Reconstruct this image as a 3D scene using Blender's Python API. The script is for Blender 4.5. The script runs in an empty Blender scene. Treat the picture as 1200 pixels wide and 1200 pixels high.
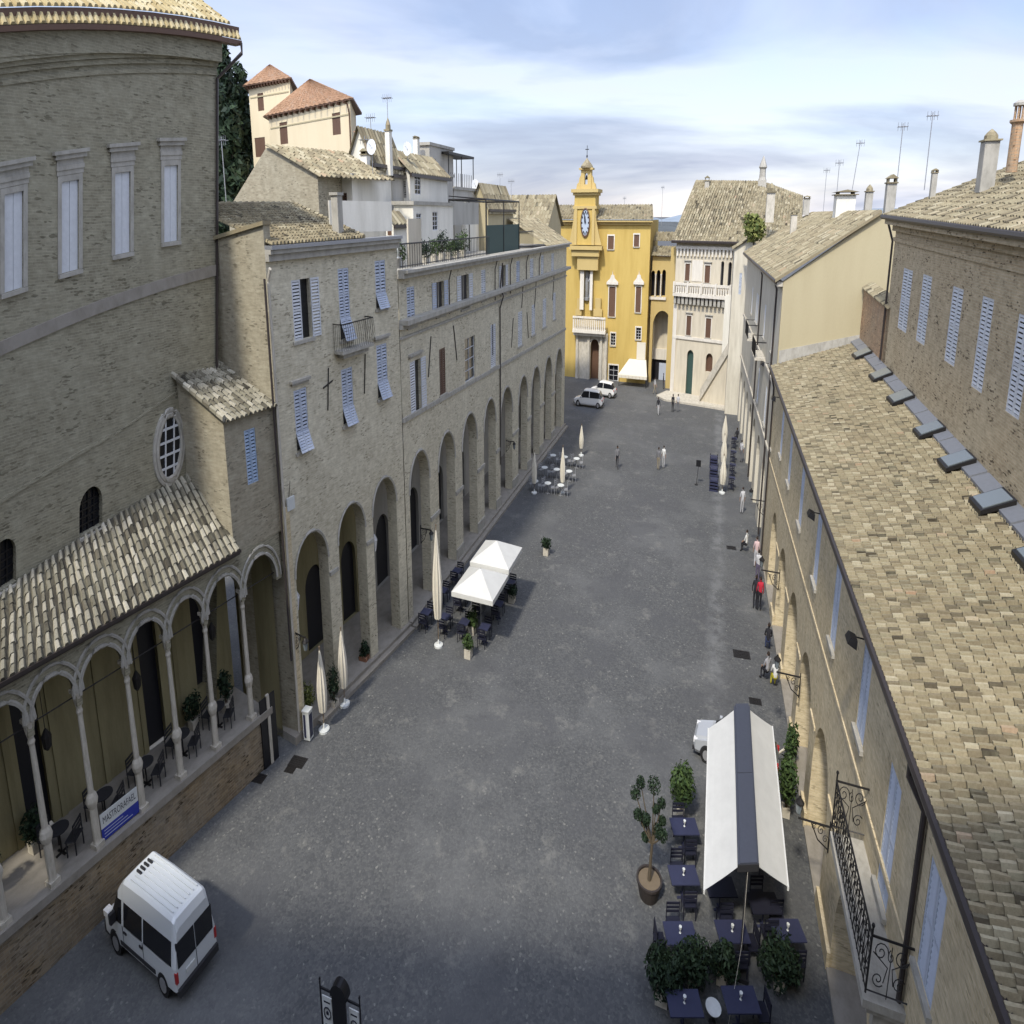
import bpy, bmesh, math, random
from math import sin, cos, tan, pi, radians, sqrt, atan2, floor
from mathutils import Vector
random.seed(7)
S = bpy.context.scene
COL = S.collection
# ---------------------------------------------------------------- camera, sky, sun
TAN, KX, PITCH, YAW, CAMH = .5166, .5625, -.2913, .346, 18.0
cy_, sy_ = cos(YAW), sin(YAW)
def W(p):
    """street coordinates (across, along, up) in metres -> scene coordinates"""
    u, v, z = p
    return (KX*(u*cy_+v*sy_), -u*sy_+v*cy_, z)
cam = bpy.data.cameras.new('camera'); camo = bpy.data.objects.new('camera', cam); COL.objects.link(camo)
camo.location = (0, 0, CAMH); camo.rotation_euler = (pi/2+PITCH, 0, 0)
cam.sensor_width = 36; cam.lens = 18/TAN; cam.clip_start = .1; cam.clip_end = 20000
S.camera = camo
S.view_settings.view_transform = 'Standard'; S.view_settings.look = 'None'
S.view_settings.exposure = 0.6; S.view_settings.gamma = 1
SUN_AZ, SUN_EL = radians(13.5), radians(46)      # from behind and a little to the left of the street's axis
ld = Vector(W((sin(SUN_AZ)*cos(SUN_EL), cos(SUN_AZ)*cos(SUN_EL), -sin(SUN_EL)))).normalized()
sun = bpy.data.lights.new('sun', 'SUN'); suno = bpy.data.objects.new('sun', sun); COL.objects.link(suno)
sun.energy = 2.6; sun.angle = radians(4); sun.color = (1, .93, .8)
suno.rotation_euler = ld.to_track_quat('-Z', 'Y').to_euler()
wd = bpy.data.worlds.new('World'); S.world = wd; wd.use_nodes = True
nt = wd.node_tree; N = nt.nodes; Lk = nt.links; N.clear()
def nd(t, **k):
    n = N.new(t)
    for a, b in k.items(): setattr(n, a, b)
    return n
out = nd('ShaderNodeOutputWorld'); sky = nd('ShaderNodeTexSky'); sky.sky_type = 'NISHITA'; sky.sun_disc = False
sky.sun_elevation = math.asin(-ld.z); sky.sun_rotation = atan2(-ld.x, -ld.y); sky.air_density = 1.0; sky.dust_density = .15; sky.ozone_density = 3
b1 = nd('ShaderNodeBackground'); b1.inputs[1].default_value = .125
tint = nd('ShaderNodeMix', data_type='RGBA', blend_type='MULTIPLY'); tint.inputs[0].default_value = 1; tint.inputs[7].default_value = (1, .90, .97, 1); Lk.new(sky.outputs[0], tint.inputs[6]); Lk.new(tint.outputs[2], b1.inputs[0])
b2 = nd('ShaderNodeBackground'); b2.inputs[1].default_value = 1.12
tc = nd('ShaderNodeTexCoord'); sep = nd('ShaderNodeSeparateXYZ'); Lk.new(tc.outputs['Generated'], sep.inputs[0])
def mth(op, a, b=None, c=None):
    n = nd('ShaderNodeMath', operation=op)
    for i, x in enumerate((a, b, c)):
        if x is None: continue
        if isinstance(x, (int, float)): n.inputs[i].default_value = x
        else: Lk.new(x, n.inputs[i])
    return n.outputs[0]
zz = mth('MAXIMUM', mth('ADD', sep.outputs[2], .22), .03)
cmb = nd('ShaderNodeCombineXYZ'); Lk.new(mth('DIVIDE', sep.outputs[0], zz), cmb.inputs[0]); Lk.new(mth('DIVIDE', sep.outputs[1], zz), cmb.inputs[1])
n1 = nd('ShaderNodeTexNoise'); n1.inputs['Scale'].default_value = .75; n1.inputs['Detail'].default_value = 9; n1.inputs['Roughness'].default_value = .58; n1.inputs['Distortion'].default_value = .6
Lk.new(cmb.outputs[0], n1.inputs['Vector'])
n2 = nd('ShaderNodeTexNoise'); n2.inputs['Scale'].default_value = .22; n2.inputs['Detail'].default_value = 3
Lk.new(cmb.outputs[0], n2.inputs['Vector'])
n3 = nd('ShaderNodeTexNoise'); n3.inputs['Scale'].default_value = 1.4; n3.inputs['Detail'].default_value = 7; n3.inputs['Distortion'].default_value = .6
mp3 = nd('ShaderNodeMapping'); mp3.inputs['Scale'].default_value = (.5, .8, 1); mp3.inputs['Location'].default_value = (3.1, 1.7, 0); Lk.new(cmb.outputs[0], mp3.inputs[0]); Lk.new(mp3.outputs[0], n3.inputs['Vector'])
cr = nd('ShaderNodeValToRGB'); Lk.new(n3.outputs[0], cr.inputs[0]); cr.color_ramp.elements[0].position = .42; cr.color_ramp.elements[0].color = (.285, .325, .44, 1); cr.color_ramp.elements[1].position = .60; cr.color_ramp.elements[1].color = (.60, .63, .73, 1); Lk.new(cr.outputs[0], b2.inputs[0])
# cloud strength raised around the sun, behind the viewer: added fill for shaded walls
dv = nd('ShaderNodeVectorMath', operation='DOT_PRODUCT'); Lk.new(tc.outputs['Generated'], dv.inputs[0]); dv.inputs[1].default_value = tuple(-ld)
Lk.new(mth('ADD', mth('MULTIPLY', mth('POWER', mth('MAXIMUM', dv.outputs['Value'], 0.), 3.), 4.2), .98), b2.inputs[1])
mix = mth('ADD', mth('MULTIPLY', n1.outputs[0], .62), mth('MULTIPLY', n2.outputs[0], .5))
rm = nd('ShaderNodeMapRange'); rm.inputs[1].default_value = .45; rm.inputs[2].default_value = .66; rm.inputs[3].default_value = .38; rm.inputs[4].default_value = .97
Lk.new(mix, rm.inputs[0])
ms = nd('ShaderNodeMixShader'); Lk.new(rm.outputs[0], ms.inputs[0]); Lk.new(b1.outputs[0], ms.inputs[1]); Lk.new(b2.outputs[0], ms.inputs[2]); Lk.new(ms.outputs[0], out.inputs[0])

# ---------------------------------------------------------------- survey helpers: bearings read off the photograph (1200 px) -> street metres
def ray(px, py):
    x = (px-600)/600*TAN/KX; z = -(py-600)/600*TAN
    c, s = cos(PITCH), sin(PITCH)
    y2, z2 = c-z*s, s+z*c
    return (x*cy_-y2*sy_, x*sy_+y2*cy_, z2)
def _h(px, py, i, val):
    d = ray(px, py); o = (0, 0, CAMH); t = (val-o[i])/d[i]
    return (d[0]*t, d[1]*t, d[2]*t+CAMH)
def gz(px, py, z=0.): return _h(px, py, 2, z)
def gu(px, py, u): return _h(px, py, 0, u)
def gv(px, py, v): return _h(px, py, 1, v)
def pr(p):
    U, V, Z = p; X = U*cy_+V*sy_; Y = -U*sy_+V*cy_; Zc = Z-CAMH
    c, s = cos(PITCH), sin(PITCH); f = Y*c+Zc*s; q = -Y*s+Zc*c
    return (600+600*KX/TAN*X/f, 600-600/TAN*q/f)
def lerp(a, b, t): return tuple(a[i]+(b[i]-a[i])*t for i in range(3))
def add(a, b): return (a[0]+b[0], a[1]+b[1], a[2]+b[2])
def sub(a, b): return (a[0]-b[0], a[1]-b[1], a[2]-b[2])
def mul(a, k): return (a[0]*k, a[1]*k, a[2]*k)
def ln(a): return sqrt(a[0]**2+a[1]**2+a[2]**2)
def nrm(a):
    l = ln(a) or 1; return (a[0]/l, a[1]/l, a[2]/l)
def cross(a, b): return (a[1]*b[2]-a[2]*b[1], a[2]*b[0]-a[0]*b[2], a[0]*b[1]-a[1]*b[0])
def dot(a, b): return a[0]*b[0]+a[1]*b[1]+a[2]*b[2]

# ---------------------------------------------------------------- mesh builder
class MB:
    def __init__(s): s.v = []; s.f = []; s.r = []; s.c = []; s.T = None; s.rnd = None; s.col = None; s.sm = False
    def at(s, pos, rot=0, sc=1):
        s.T = (pos, cos(rot), sin(rot), sc); return s
    def vert(s, p):
        if s.T:
            o, c, n, k = s.T; p = (p[0]*k, p[1]*k, p[2]*k); p = (o[0]+p[0]*c-p[1]*n, o[1]+p[0]*n+p[1]*c, o[2]+p[2])
        s.v.append(p); return len(s.v)-1
    def face(s, idx): s.f.append(tuple(idx)); s.r.append(random.random() if s.rnd is None else s.rnd); s.c.append(s.col)
    def poly(s, *pts): s.face([s.vert(p) for p in pts])
    def hexa(s, p):       # 8 points: bottom ring 0-3, top ring 4-7
        b = [s.vert(q) for q in p]; r = random.random() if s.rnd is None else s.rnd
        o = s.rnd; s.rnd = r
        for q in ((3, 2, 1, 0), (4, 5, 6, 7), (0, 1, 5, 4), (1, 2, 6, 5), (2, 3, 7, 6), (3, 0, 4, 7)): s.face([b[i] for i in q])
        s.rnd = o
    def box(s, x0, x1, y0, y1, z0, z1): s.hexa([(x0, y0, z0), (x1, y0, z0), (x1, y1, z0), (x0, y1, z0), (x0, y0, z1), (x1, y0, z1), (x1, y1, z1), (x0, y1, z1)])
    def ring(s, c, r, n, ax=(0, 0, 1), ph=0):
        ax = nrm(ax); a = nrm(cross(ax, (0, 1, 0) if abs(ax[1]) < .9 else (1, 0, 0))); b = cross(ax, a)
        return [s.vert(tuple(c[i]+r*(cos(t)*a[i]+sin(t)*b[i]) for i in range(3))) for t in [ph+2*pi*k/n for k in range(n)]]
    def tube(s, pts, r, n=6, cap=True):
        rings = []
        for i, p in enumerate(pts):
            d = sub(pts[min(i+1, len(pts)-1)], pts[max(i-1, 0)]); rr = r[i] if isinstance(r, (list, tuple)) else r
            rings.append(s.ring(p, rr, n, d))
        for a, b in zip(rings, rings[1:]):
            # match start vertex to avoid twist
            pa = s.v[a[0]]; k = min(range(n), key=lambda j: ln(sub(sub(s.v[b[j]], s.v[b[0]]), sub(pa, s.v[a[0]]))))
            for j in range(n): s.face((a[j], a[(j+1) % n], b[(j+1+k) % n], b[(j+k) % n]))
        if cap: s.face(rings[0][::-1]); s.face(rings[-1])
    def lathe(s, prof, c=(0, 0, 0), n=12, cap=True):
        R = [s.ring((c[0], c[1], c[2]+z), max(r, .001), n) for r, z in prof]
        for a, b in zip(R, R[1:]):
            for j in range(n): s.face((a[j], a[(j+1) % n], b[(j+1) % n], b[j]))
        if cap: s.face(R[0][::-1]); s.face(R[-1])
    def sphere(s, c, r, n=8, m=5, sq=(1, 1, 1)):
        R = []
        for i in range(m+1):
            t = pi*i/m; rr = max(sin(t), .02)
            R.append([s.vert((c[0]+r*sq[0]*rr*cos(2*pi*k/n), c[1]+r*sq[1]*rr*sin(2*pi*k/n), c[2]-r*sq[2]*cos(t))) for k in range(n)])
        for a, b in zip(R, R[1:]):
            for j in range(n): s.face((a[j], a[(j+1) % n], b[(j+1) % n], b[j]))
    def prism(s, pts, d):   # polygon extruded along vector d
        a = [s.vert(p) for p in pts]; b = [s.vert(add(p, d)) for p in pts]; n = len(pts)
        s.face(a[::-1]); s.face(b)
        for i in range(n): s.face((a[i], a[(i+1) % n], b[(i+1) % n], b[i]))
    def fbox(s, F, s0, s1, z0, z1, n0, n1):
        s.hexa([F.pt(s0, z0, n0), F.pt(s1, z0, n0), F.pt(s1, z0, n1), F.pt(s0, z0, n1), F.pt(s0, z1, n0), F.pt(s1, z1, n0), F.pt(s1, z1, n1), F.pt(s0, z1, n1)])
    def mesh(s, name, mat, origin, smooth=None):
        m = bpy.data.meshes.new(name); O = W(origin)
        vs = [W(p) for p in s.v]
        m.from_pydata([(a[0]-O[0], a[1]-O[1], a[2]-O[2]) for a in vs], [], s.f)
        uv = m.uv_layers.new(name='uv').data; k = 0; buf = [0.0]*(2*len(uv))
        for f in s.f:
            p = [s.v[i] for i in f]
            if len(p) > 2:
                n = (0, 0, 0)
                for i in range(1, len(p)-1): n = add(n, cross(sub(p[i], p[0]), sub(p[i+1], p[0])))
                n = nrm(n)
            else: n = (0, 0, 1)
            if abs(n[2]) > .985: t = (1, 0, 0); b = (0, 1, 0)
            else: t = nrm((-n[1], n[0], 0)); b = cross(n, t)
            if b[2] < 0: b = mul(b, -1)
            for q in p: buf[k] = dot(q, t)+n[0]*3; buf[k+1] = dot(q, b); k += 2
        m.uv_layers[0].data.foreach_set('uv', buf)
        at = m.attributes.new('rnd', 'FLOAT', 'FACE'); at.data.foreach_set('value', s.r)
        if any(c is not None for c in s.c):
            ca = m.attributes.new('col', 'FLOAT_COLOR', 'FACE'); bb = []
            for c in s.c: bb += list(c or (.5, .5, .5))+[1]
            ca.data.foreach_set('color', bb)
        if s.sm if smooth is None else smooth:
            m.polygons.foreach_set('use_smooth', [True]*len(m.polygons))
        m.materials.append(mat); m.update(); return m

class Thing:
    """top-level thing: an Empty at its base that parents its parts"""
    def __init__(s, name, label, cat, loc, group=None, mesh=None):
        s.o = bpy.data.objects.new(name, mesh); COL.objects.link(s.o); s.o.location = W(loc); s.loc = loc
        s.o['label'] = label; s.o['category'] = cat
        if group: s.o['group'] = group
    def part(s, name, mb, mat, parent=None, label=None, smooth=None):
        if not mb.f: return None
        o = bpy.data.objects.new(name, mb.mesh(name, mat, s.loc, smooth)); COL.objects.link(o); o.parent = parent or s.o
        if label: o['label'] = label
        return o
    def copy(s, loc, label, group=None):
        c = Thing.__new__(Thing); c.loc = loc
        def cp(o, par):
            q = o.copy(); COL.objects.link(q); q.parent = par
            for ch in list(o.children): cp(ch, q)
            return q
        c.o = cp(s.o, None); c.o.location = W(loc); c.o['label'] = label
        if group: c.o['group'] = group
        return c
def single(name, mb, mat, label, cat, loc, group=None, smooth=None):
    return Thing(name, label, cat, loc, group, mb.mesh(name, mat, loc, smooth))
def structure(name, mb, mat, loc=(0, 0, 0), kind='structure'):
    o = bpy.data.objects.new(name, mb.mesh(name, mat, loc)); COL.objects.link(o); o.location = W(loc); o['kind'] = kind; return o

class Fr:
    """a wall frame: s metres along the base, z height, n outwards (towards the camera's side)"""
    def __init__(s, A, B, At=None, Bt=None, zt=None, flip=False, sag=0):
        s.A, s.B = A, B; zt = zt if zt is not None else 10
        s.At = At or (A[0], A[1], zt); s.Bt = Bt or (B[0], B[1], zt)
        s.z0 = A[2]; s.z1 = (s.At[2]+s.Bt[2])/2; s.L = ln(sub((B[0], B[1], 0), (A[0], A[1], 0))); s.sag = sag
        d = nrm((B[0]-A[0], B[1]-A[1], 0)); n = (-d[1], d[0], 0)
        if dot(n, sub((0, 0, 0), (A[0], A[1], 0))) < 0: n = mul(n, -1)
        s.n = mul(n, -1) if flip else n; s.d = d
    def pt(s, a, z, n=0):
        t = a/s.L; b = (z-s.z0)/(s.z1-s.z0)
        p = lerp(lerp(s.A, s.B, t), lerp(s.At, s.Bt, t), b)
        return (p[0]+n*s.n[0], p[1]+n*s.n[1], p[2]+s.sag*4*t*(1-t))
    def inv(s, px, py):
        a, z = s.L/2, (s.z0+s.z1)/2
        for _ in range(25):
            p = pr(s.pt(a, z)); e = (px-p[0], py-p[1])
            pa = pr(s.pt(a+.01, z)); pz = pr(s.pt(a, z+.01))
            j = ((pa[0]-p[0])*100, (pz[0]-p[0])*100, (pa[1]-p[1])*100, (pz[1]-p[1])*100)
            D = j[0]*j[3]-j[1]*j[2]
            if abs(D) < 1e-9: break
            da = (e[0]*j[3]-e[1]*j[1])/D; dz = (j[0]*e[1]-j[2]*e[0])/D
            da = max(-4, min(4, da)); dz = max(-3, min(3, dz)); a += da; z += dz
        return a, z
    def rect(s, x0, x1, y0, y1):
        xm, ym = (x0+x1)/2, (y0+y1)/2
        a0 = s.inv(x0, ym)[0]; a1 = s.inv(x1, ym)[0]; z1 = s.inv(xm, y0)[1]; z0 = s.inv(xm, y1)[1]
        return min(a0, a1), max(a0, a1), min(z0, z1), max(z0, z1)

def wall(mb, F, s0, s1, z0, z1, ops=(), depth=.25):
    """wall face with real openings; ops = (s0,s1,z0,z1,arch)"""
    ss = {s0, s1}; zs = {z0, z1}
    for o in ops: ss |= {o[0], o[1]}; zs |= {o[2], o[3]}
    ss = sorted(x for x in ss if s0-1e-6 <= x <= s1+1e-6); zs = sorted(x for x in zs if z0-1e-6 <= x <= z1+1e-6)
    nx = []
    for a, b in zip(ss, ss[1:]):
        k = max(1, int((b-a)/4)); nx += [a+(b-a)*i/k for i in range(k)]
    ss = nx+[ss[-1]]
    for a, b in zip(ss, ss[1:]):
        for c, d in zip(zs, zs[1:]):
            m, q = (a+b)/2, (c+d)/2
            if any(o[0] < m < o[1] and o[2] < q < o[3] for o in ops): continue
            mb.poly(F.pt(a, c), F.pt(b, c), F.pt(b, d), F.pt(a, d))
    for o in ops:
        a, b, c, d, arch = o
        if arch:
            m = (a+b)/2; r = (b-a)/2; rise = min(r, d-c) if arch is True else arch; sp = d-rise; n = 12
            arc = [(m-r*cos(pi*i/n), sp+rise*sin(pi*i/n)) for i in range(n+1)]
            for p, q in zip(arc, arc[1:]): mb.poly(F.pt(*p), F.pt(*q), F.pt(q[0], d), F.pt(p[0], d))
            out = [(a, c)]+arc+[(b, c)]
        else: out = [(a, c), (a, d), (b, d), (b, c)]
        if c > z0+1e-3: out = out+[(a, c)]
        for p, q in zip(out, out[1:]): mb.poly(F.pt(*p), F.pt(*q), F.pt(q[0], q[1], -depth), F.pt(p[0], p[1], -depth))

# ---------------------------------------------------------------- materials
def mat(name, base, rough=.85, metal=0, fn=None, spec=.3):
    m = bpy.data.materials.new(name); m.use_nodes = True; t = m.node_tree; b = t.nodes['Principled BSDF']
    b.inputs['Base Color'].default_value = (*base, 1); b.inputs['Roughness'].default_value = rough; b.inputs['Metallic'].default_value = metal
    b.inputs['Specular IOR Level'].default_value = spec
    if fn: fn(t, b)
    return m
def _n(t, ty, **k):
    n = t.nodes.new(ty)
    for a, b in k.items():
        if a in n.inputs: n.inputs[a].default_value = b
        else: setattr(n, a, b)
    return n
def ramp(t, fac, stops):
    r = _n(t, 'ShaderNodeValToRGB'); t.links.new(fac, r.inputs[0]); e = r.color_ramp.elements
    while len(e) > 1: e.remove(e[-1])
    e[0].position = stops[0][0]; e[0].color = (*stops[0][1], 1)
    for p, c in stops[1:]: x = e.new(p); x.color = (*c, 1)
    return r.outputs[0]
def noise(t, vec, scale, detail=4, rough=.6):
    n = _n(t, 'ShaderNodeTexNoise', Scale=scale, Detail=detail, Roughness=rough)
    if vec is not None: t.links.new(vec, n.inputs['Vector'])
    return n.outputs[0]
def mixc(t, fac, a, b, mode='MIX'):
    m = _n(t, 'ShaderNodeMix', data_type='RGBA', blend_type=mode)
    for i, x in ((0, fac), (6, a), (7, b)):
        if isinstance(x, (int, float)): m.inputs[i].default_value = x
        elif isinstance(x, tuple): m.inputs[i].default_value = (*x, 1) if len(x) == 3 else x
        else: t.links.new(x, m.inputs[i])
    return m.outputs[2]
def bump(t, b, h, s, d=.02):
    n = _n(t, 'ShaderNodeBump', Strength=s, Distance=d); t.links.new(h, n.inputs['Height']); t.links.new(n.outputs[0], b.inputs['Normal'])
def uvn(t): return _n(t, 'ShaderNodeUVMap').outputs[0]
def maprange(t, v, a, b, c=0., d=1.):
    n = _n(t, 'ShaderNodeMapRange'); t.links.new(v, n.inputs[0])
    for i, x in enumerate((a, b, c, d)): n.inputs[i+1].default_value = x
    return n.outputs[0]
def brick(name, c1, c2, mortar, bw=.30, bh=.075, stain=.5, pale=(.46, .42, .33), pits=.5):
    def fn(t, b):
        uv = uvn(t)
        wob = _n(t, 'ShaderNodeTexNoise', Scale=1.6, Detail=2); t.links.new(uv, wob.inputs['Vector'])
        vm = _n(t, 'ShaderNodeVectorMath', operation='MULTIPLY_ADD'); t.links.new(wob.outputs[1], vm.inputs[0]); vm.inputs[1].default_value = (.05, .03, 0); t.links.new(uv, vm.inputs[2])
        br = _n(t, 'ShaderNodeTexBrick', Scale=1.0); t.links.new(vm.outputs[0], br.inputs['Vector'])
        br.inputs['Brick Width'].default_value = bw; br.inputs['Row Height'].default_value = bh; br.inputs['Mortar Size'].default_value = .009; br.inputs['Mortar Smooth'].default_value = .3
        br.inputs['Color1'].default_value = (*c1, 1); br.inputs['Color2'].default_value = (*c2, 1); br.inputs['Mortar'].default_value = (*mortar, 1)
        big = noise(t, uv, .35, 5, .65); mid = noise(t, uv, 2.2, 4, .7)
        # stretched noise: darker single bricks and putlog holes
        mp = _n(t, 'ShaderNodeMapping'); mp.inputs['Scale'].default_value = (5.5, 24, 1); t.links.new(uv, mp.inputs[0])
        vor = _n(t, 'ShaderNodeTexVoronoi', Scale=1.0); t.links.new(mp.outputs[0], vor.inputs['Vector'])
        sepc = _n(t, 'ShaderNodeSeparateColor'); t.links.new(vor.outputs['Color'], sepc.inputs[0])
        pit = maprange(t, sepc.outputs[0], .84, .92)
        c = mixc(t, maprange(t, big, .40, .64, 0, stain), br.outputs[0], pale)
        c = mixc(t, maprange(t, mid, .35, .75, .0, .55), c, mixc(t, 1., c, (.52, .5, .46), 'MULTIPLY'))
        mh = _n(t, 'ShaderNodeMapping'); mh.inputs['Scale'].default_value = (1.3, 8, 1); t.links.new(uv, mh.inputs[0]); c = mixc(t, maprange(t, noise(t, mh.outputs[0], 1.5, 5, .8), .36, .66, .0, .6), c, mixc(t, 1., c, (.58, .56, .52), 'MULTIPLY'))
        pm = _n(t, 'ShaderNodeMath', operation='MULTIPLY'); t.links.new(pit, pm.inputs[0]); t.links.new(maprange(t, noise(t, uv, .9, 2), .42, .6, 0, pits), pm.inputs[1])
        c = mixc(t, pm.outputs[0], c, mixc(t, 1., c, (.22, .2, .17), 'MULTIPLY'))
        t.links.new(c, b.inputs['Base Color']); bump(t, b, br.outputs[1], -.35, .012)
    return mat(name, c1, .9, fn=fn)
def plaster(name, c, dirt=(.5, .48, .42), amt=.5, sc=.5, streak=True):
    def fn(t, b):
        uv = uvn(t); mp = _n(t, 'ShaderNodeMapping'); mp.inputs['Scale'].default_value = (1.6, .3 if streak else 1, 1); t.links.new(uv, mp.inputs[0])
        n = noise(t, mp.outputs[0], sc, 7, .68); n3 = noise(t, uv, 9, 4, .7)
        k = mixc(t, maprange(t, n, .42, .72, 0, amt), c, tuple(c[i]*dirt[i] for i in range(3)))
        k = mixc(t, maprange(t, n3, .3, .7, 0, .25), k, mixc(t, 1., k, (.8, .8, .78), 'MULTIPLY'))
        t.links.new(k, b.inputs['Base Color']); bump(t, b, n3, .25, .01)
    return mat(name, c, .92, fn=fn)
def tilemat(name, stops, lichen=(.27, .26, .17), la=.5):
    def fn(t, b):
        a = _n(t, 'ShaderNodeAttribute', attribute_name='rnd'); uv = uvn(t)
        c = ramp(t, a.outputs['Fac'], stops)
        c = mixc(t, maprange(t, noise(t, uv, .6, 5, .7), .45, .68, 0, la), c, lichen)
        c = mixc(t, maprange(t, noise(t, uv, 14, 4, .7), .35, .7, 0, .6), c, mixc(t, 1., c, (.55, .53, .5), 'MULTIPLY'))
        t.links.new(c, b.inputs['Base Color']); bump(t, b, noise(t, uv, 25, 3), .3, .01)
    return mat(name, stops[0][1], .93, fn=fn)
def flat(name, c, rough=.6, metal=0, var=.15, sc=6, spec=.3):
    def fn(t, b):
        uv = uvn(t); k = mixc(t, maprange(t, noise(t, uv, sc, 4, .7), .35, .7, 0, var*2), c, tuple(x*.6 for x in c)); t.links.new(k, b.inputs['Base Color'])
    return mat(name, c, rough, metal, fn, spec)
def leafmat(name, a, b_):
    def fn(t, b):
        at = _n(t, 'ShaderNodeAttribute', attribute_name='rnd'); t.links.new(ramp(t, at.outputs['Fac'], [(0, a), (1, b_)]), b.inputs['Base Color'])
    return mat(name, a, .7, fn=fn)
def ground_fn(t, b):
    uv = uvn(t)
    mp = _n(t, 'ShaderNodeMapping'); mp.inputs['Scale'].default_value = (1, 1, 1); t.links.new(uv, mp.inputs[0])
    vor = _n(t, 'ShaderNodeTexVoronoi', Scale=10); t.links.new(uv, vor.inputs['Vector'])
    vd = _n(t, 'ShaderNodeTexVoronoi', Scale=10, feature='DISTANCE_TO_EDGE'); t.links.new(uv, vd.inputs['Vector'])
    sc = _n(t, 'ShaderNodeSeparateColor'); t.links.new(vor.outputs['Color'], sc.inputs[0])
    c = ramp(t, sc.outputs[0], [(0, (.068, .071, .073)), (.5, (.088, .091, .092)), (.975, (.112, .114, .112)), (1, (.19, .19, .175))])
    c = mixc(t, maprange(t, vd.outputs[0], .0, .05, .55, 0), c, (.06, .06, .063))
    big = noise(t, uv, .12, 5, .62); med = noise(t, uv, .55, 6, .75)
    c = mixc(t, maprange(t, big, .48, .62, 0, .5), c, (.135, .138, .137))
    c = mixc(t, maprange(t, noise(t, uv, .21, 2, .5), .52, .62, 0, .5), c, (.078, .080, .084))
    c = mixc(t, maprange(t, med, .56, .70, 0, .6), c, (.20, .197, .18))
    c = mixc(t, maprange(t, noise(t, uv, 6, 3, .8), .64, .72, 0, .35), c, (.22, .215, .20))
    c = mixc(t, maprange(t, noise(t, uv, .9, 5, .8), .54, .70, 0, .5), c, (.055, .056, .06))
    # worn lighter wheel track along the street
    sep = _n(t, 'ShaderNodeSeparateXYZ'); t.links.new(uv, sep.inputs[0])
    tr = _n(t, 'ShaderNodeMath', operation='SUBTRACT'); t.links.new(sep.outputs[0], tr.inputs[0]); tr.inputs[1].default_value = 1.4
    ab = _n(t, 'ShaderNodeMath', operation='ABSOLUTE'); t.links.new(tr.outputs[0], ab.inputs[0])
    pt = _n(t, 'ShaderNodeMath', operation='MULTIPLY'); t.links.new(maprange(t, ab.outputs[0], .25, .9, 1, 0), pt.inputs[0]); t.links.new(maprange(t, noise(t, uv, .5, 4, .7), .42, .6, .0, .5), pt.inputs[1])
    p2 = _n(t, 'ShaderNodeMath', operation='MULTIPLY'); t.links.new(pt.outputs[0], p2.inputs[0]); t.links.new(maprange(t, sep.outputs[1], 30, 42, 0, 1), p2.inputs[1]); pt = p2
    c = mixc(t, pt.outputs[0], c, (.20, .205, .205))
    t.links.new(c, b.inputs['Base Color']); bump(t, b, vd.outputs[0], .5, .02)
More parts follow.
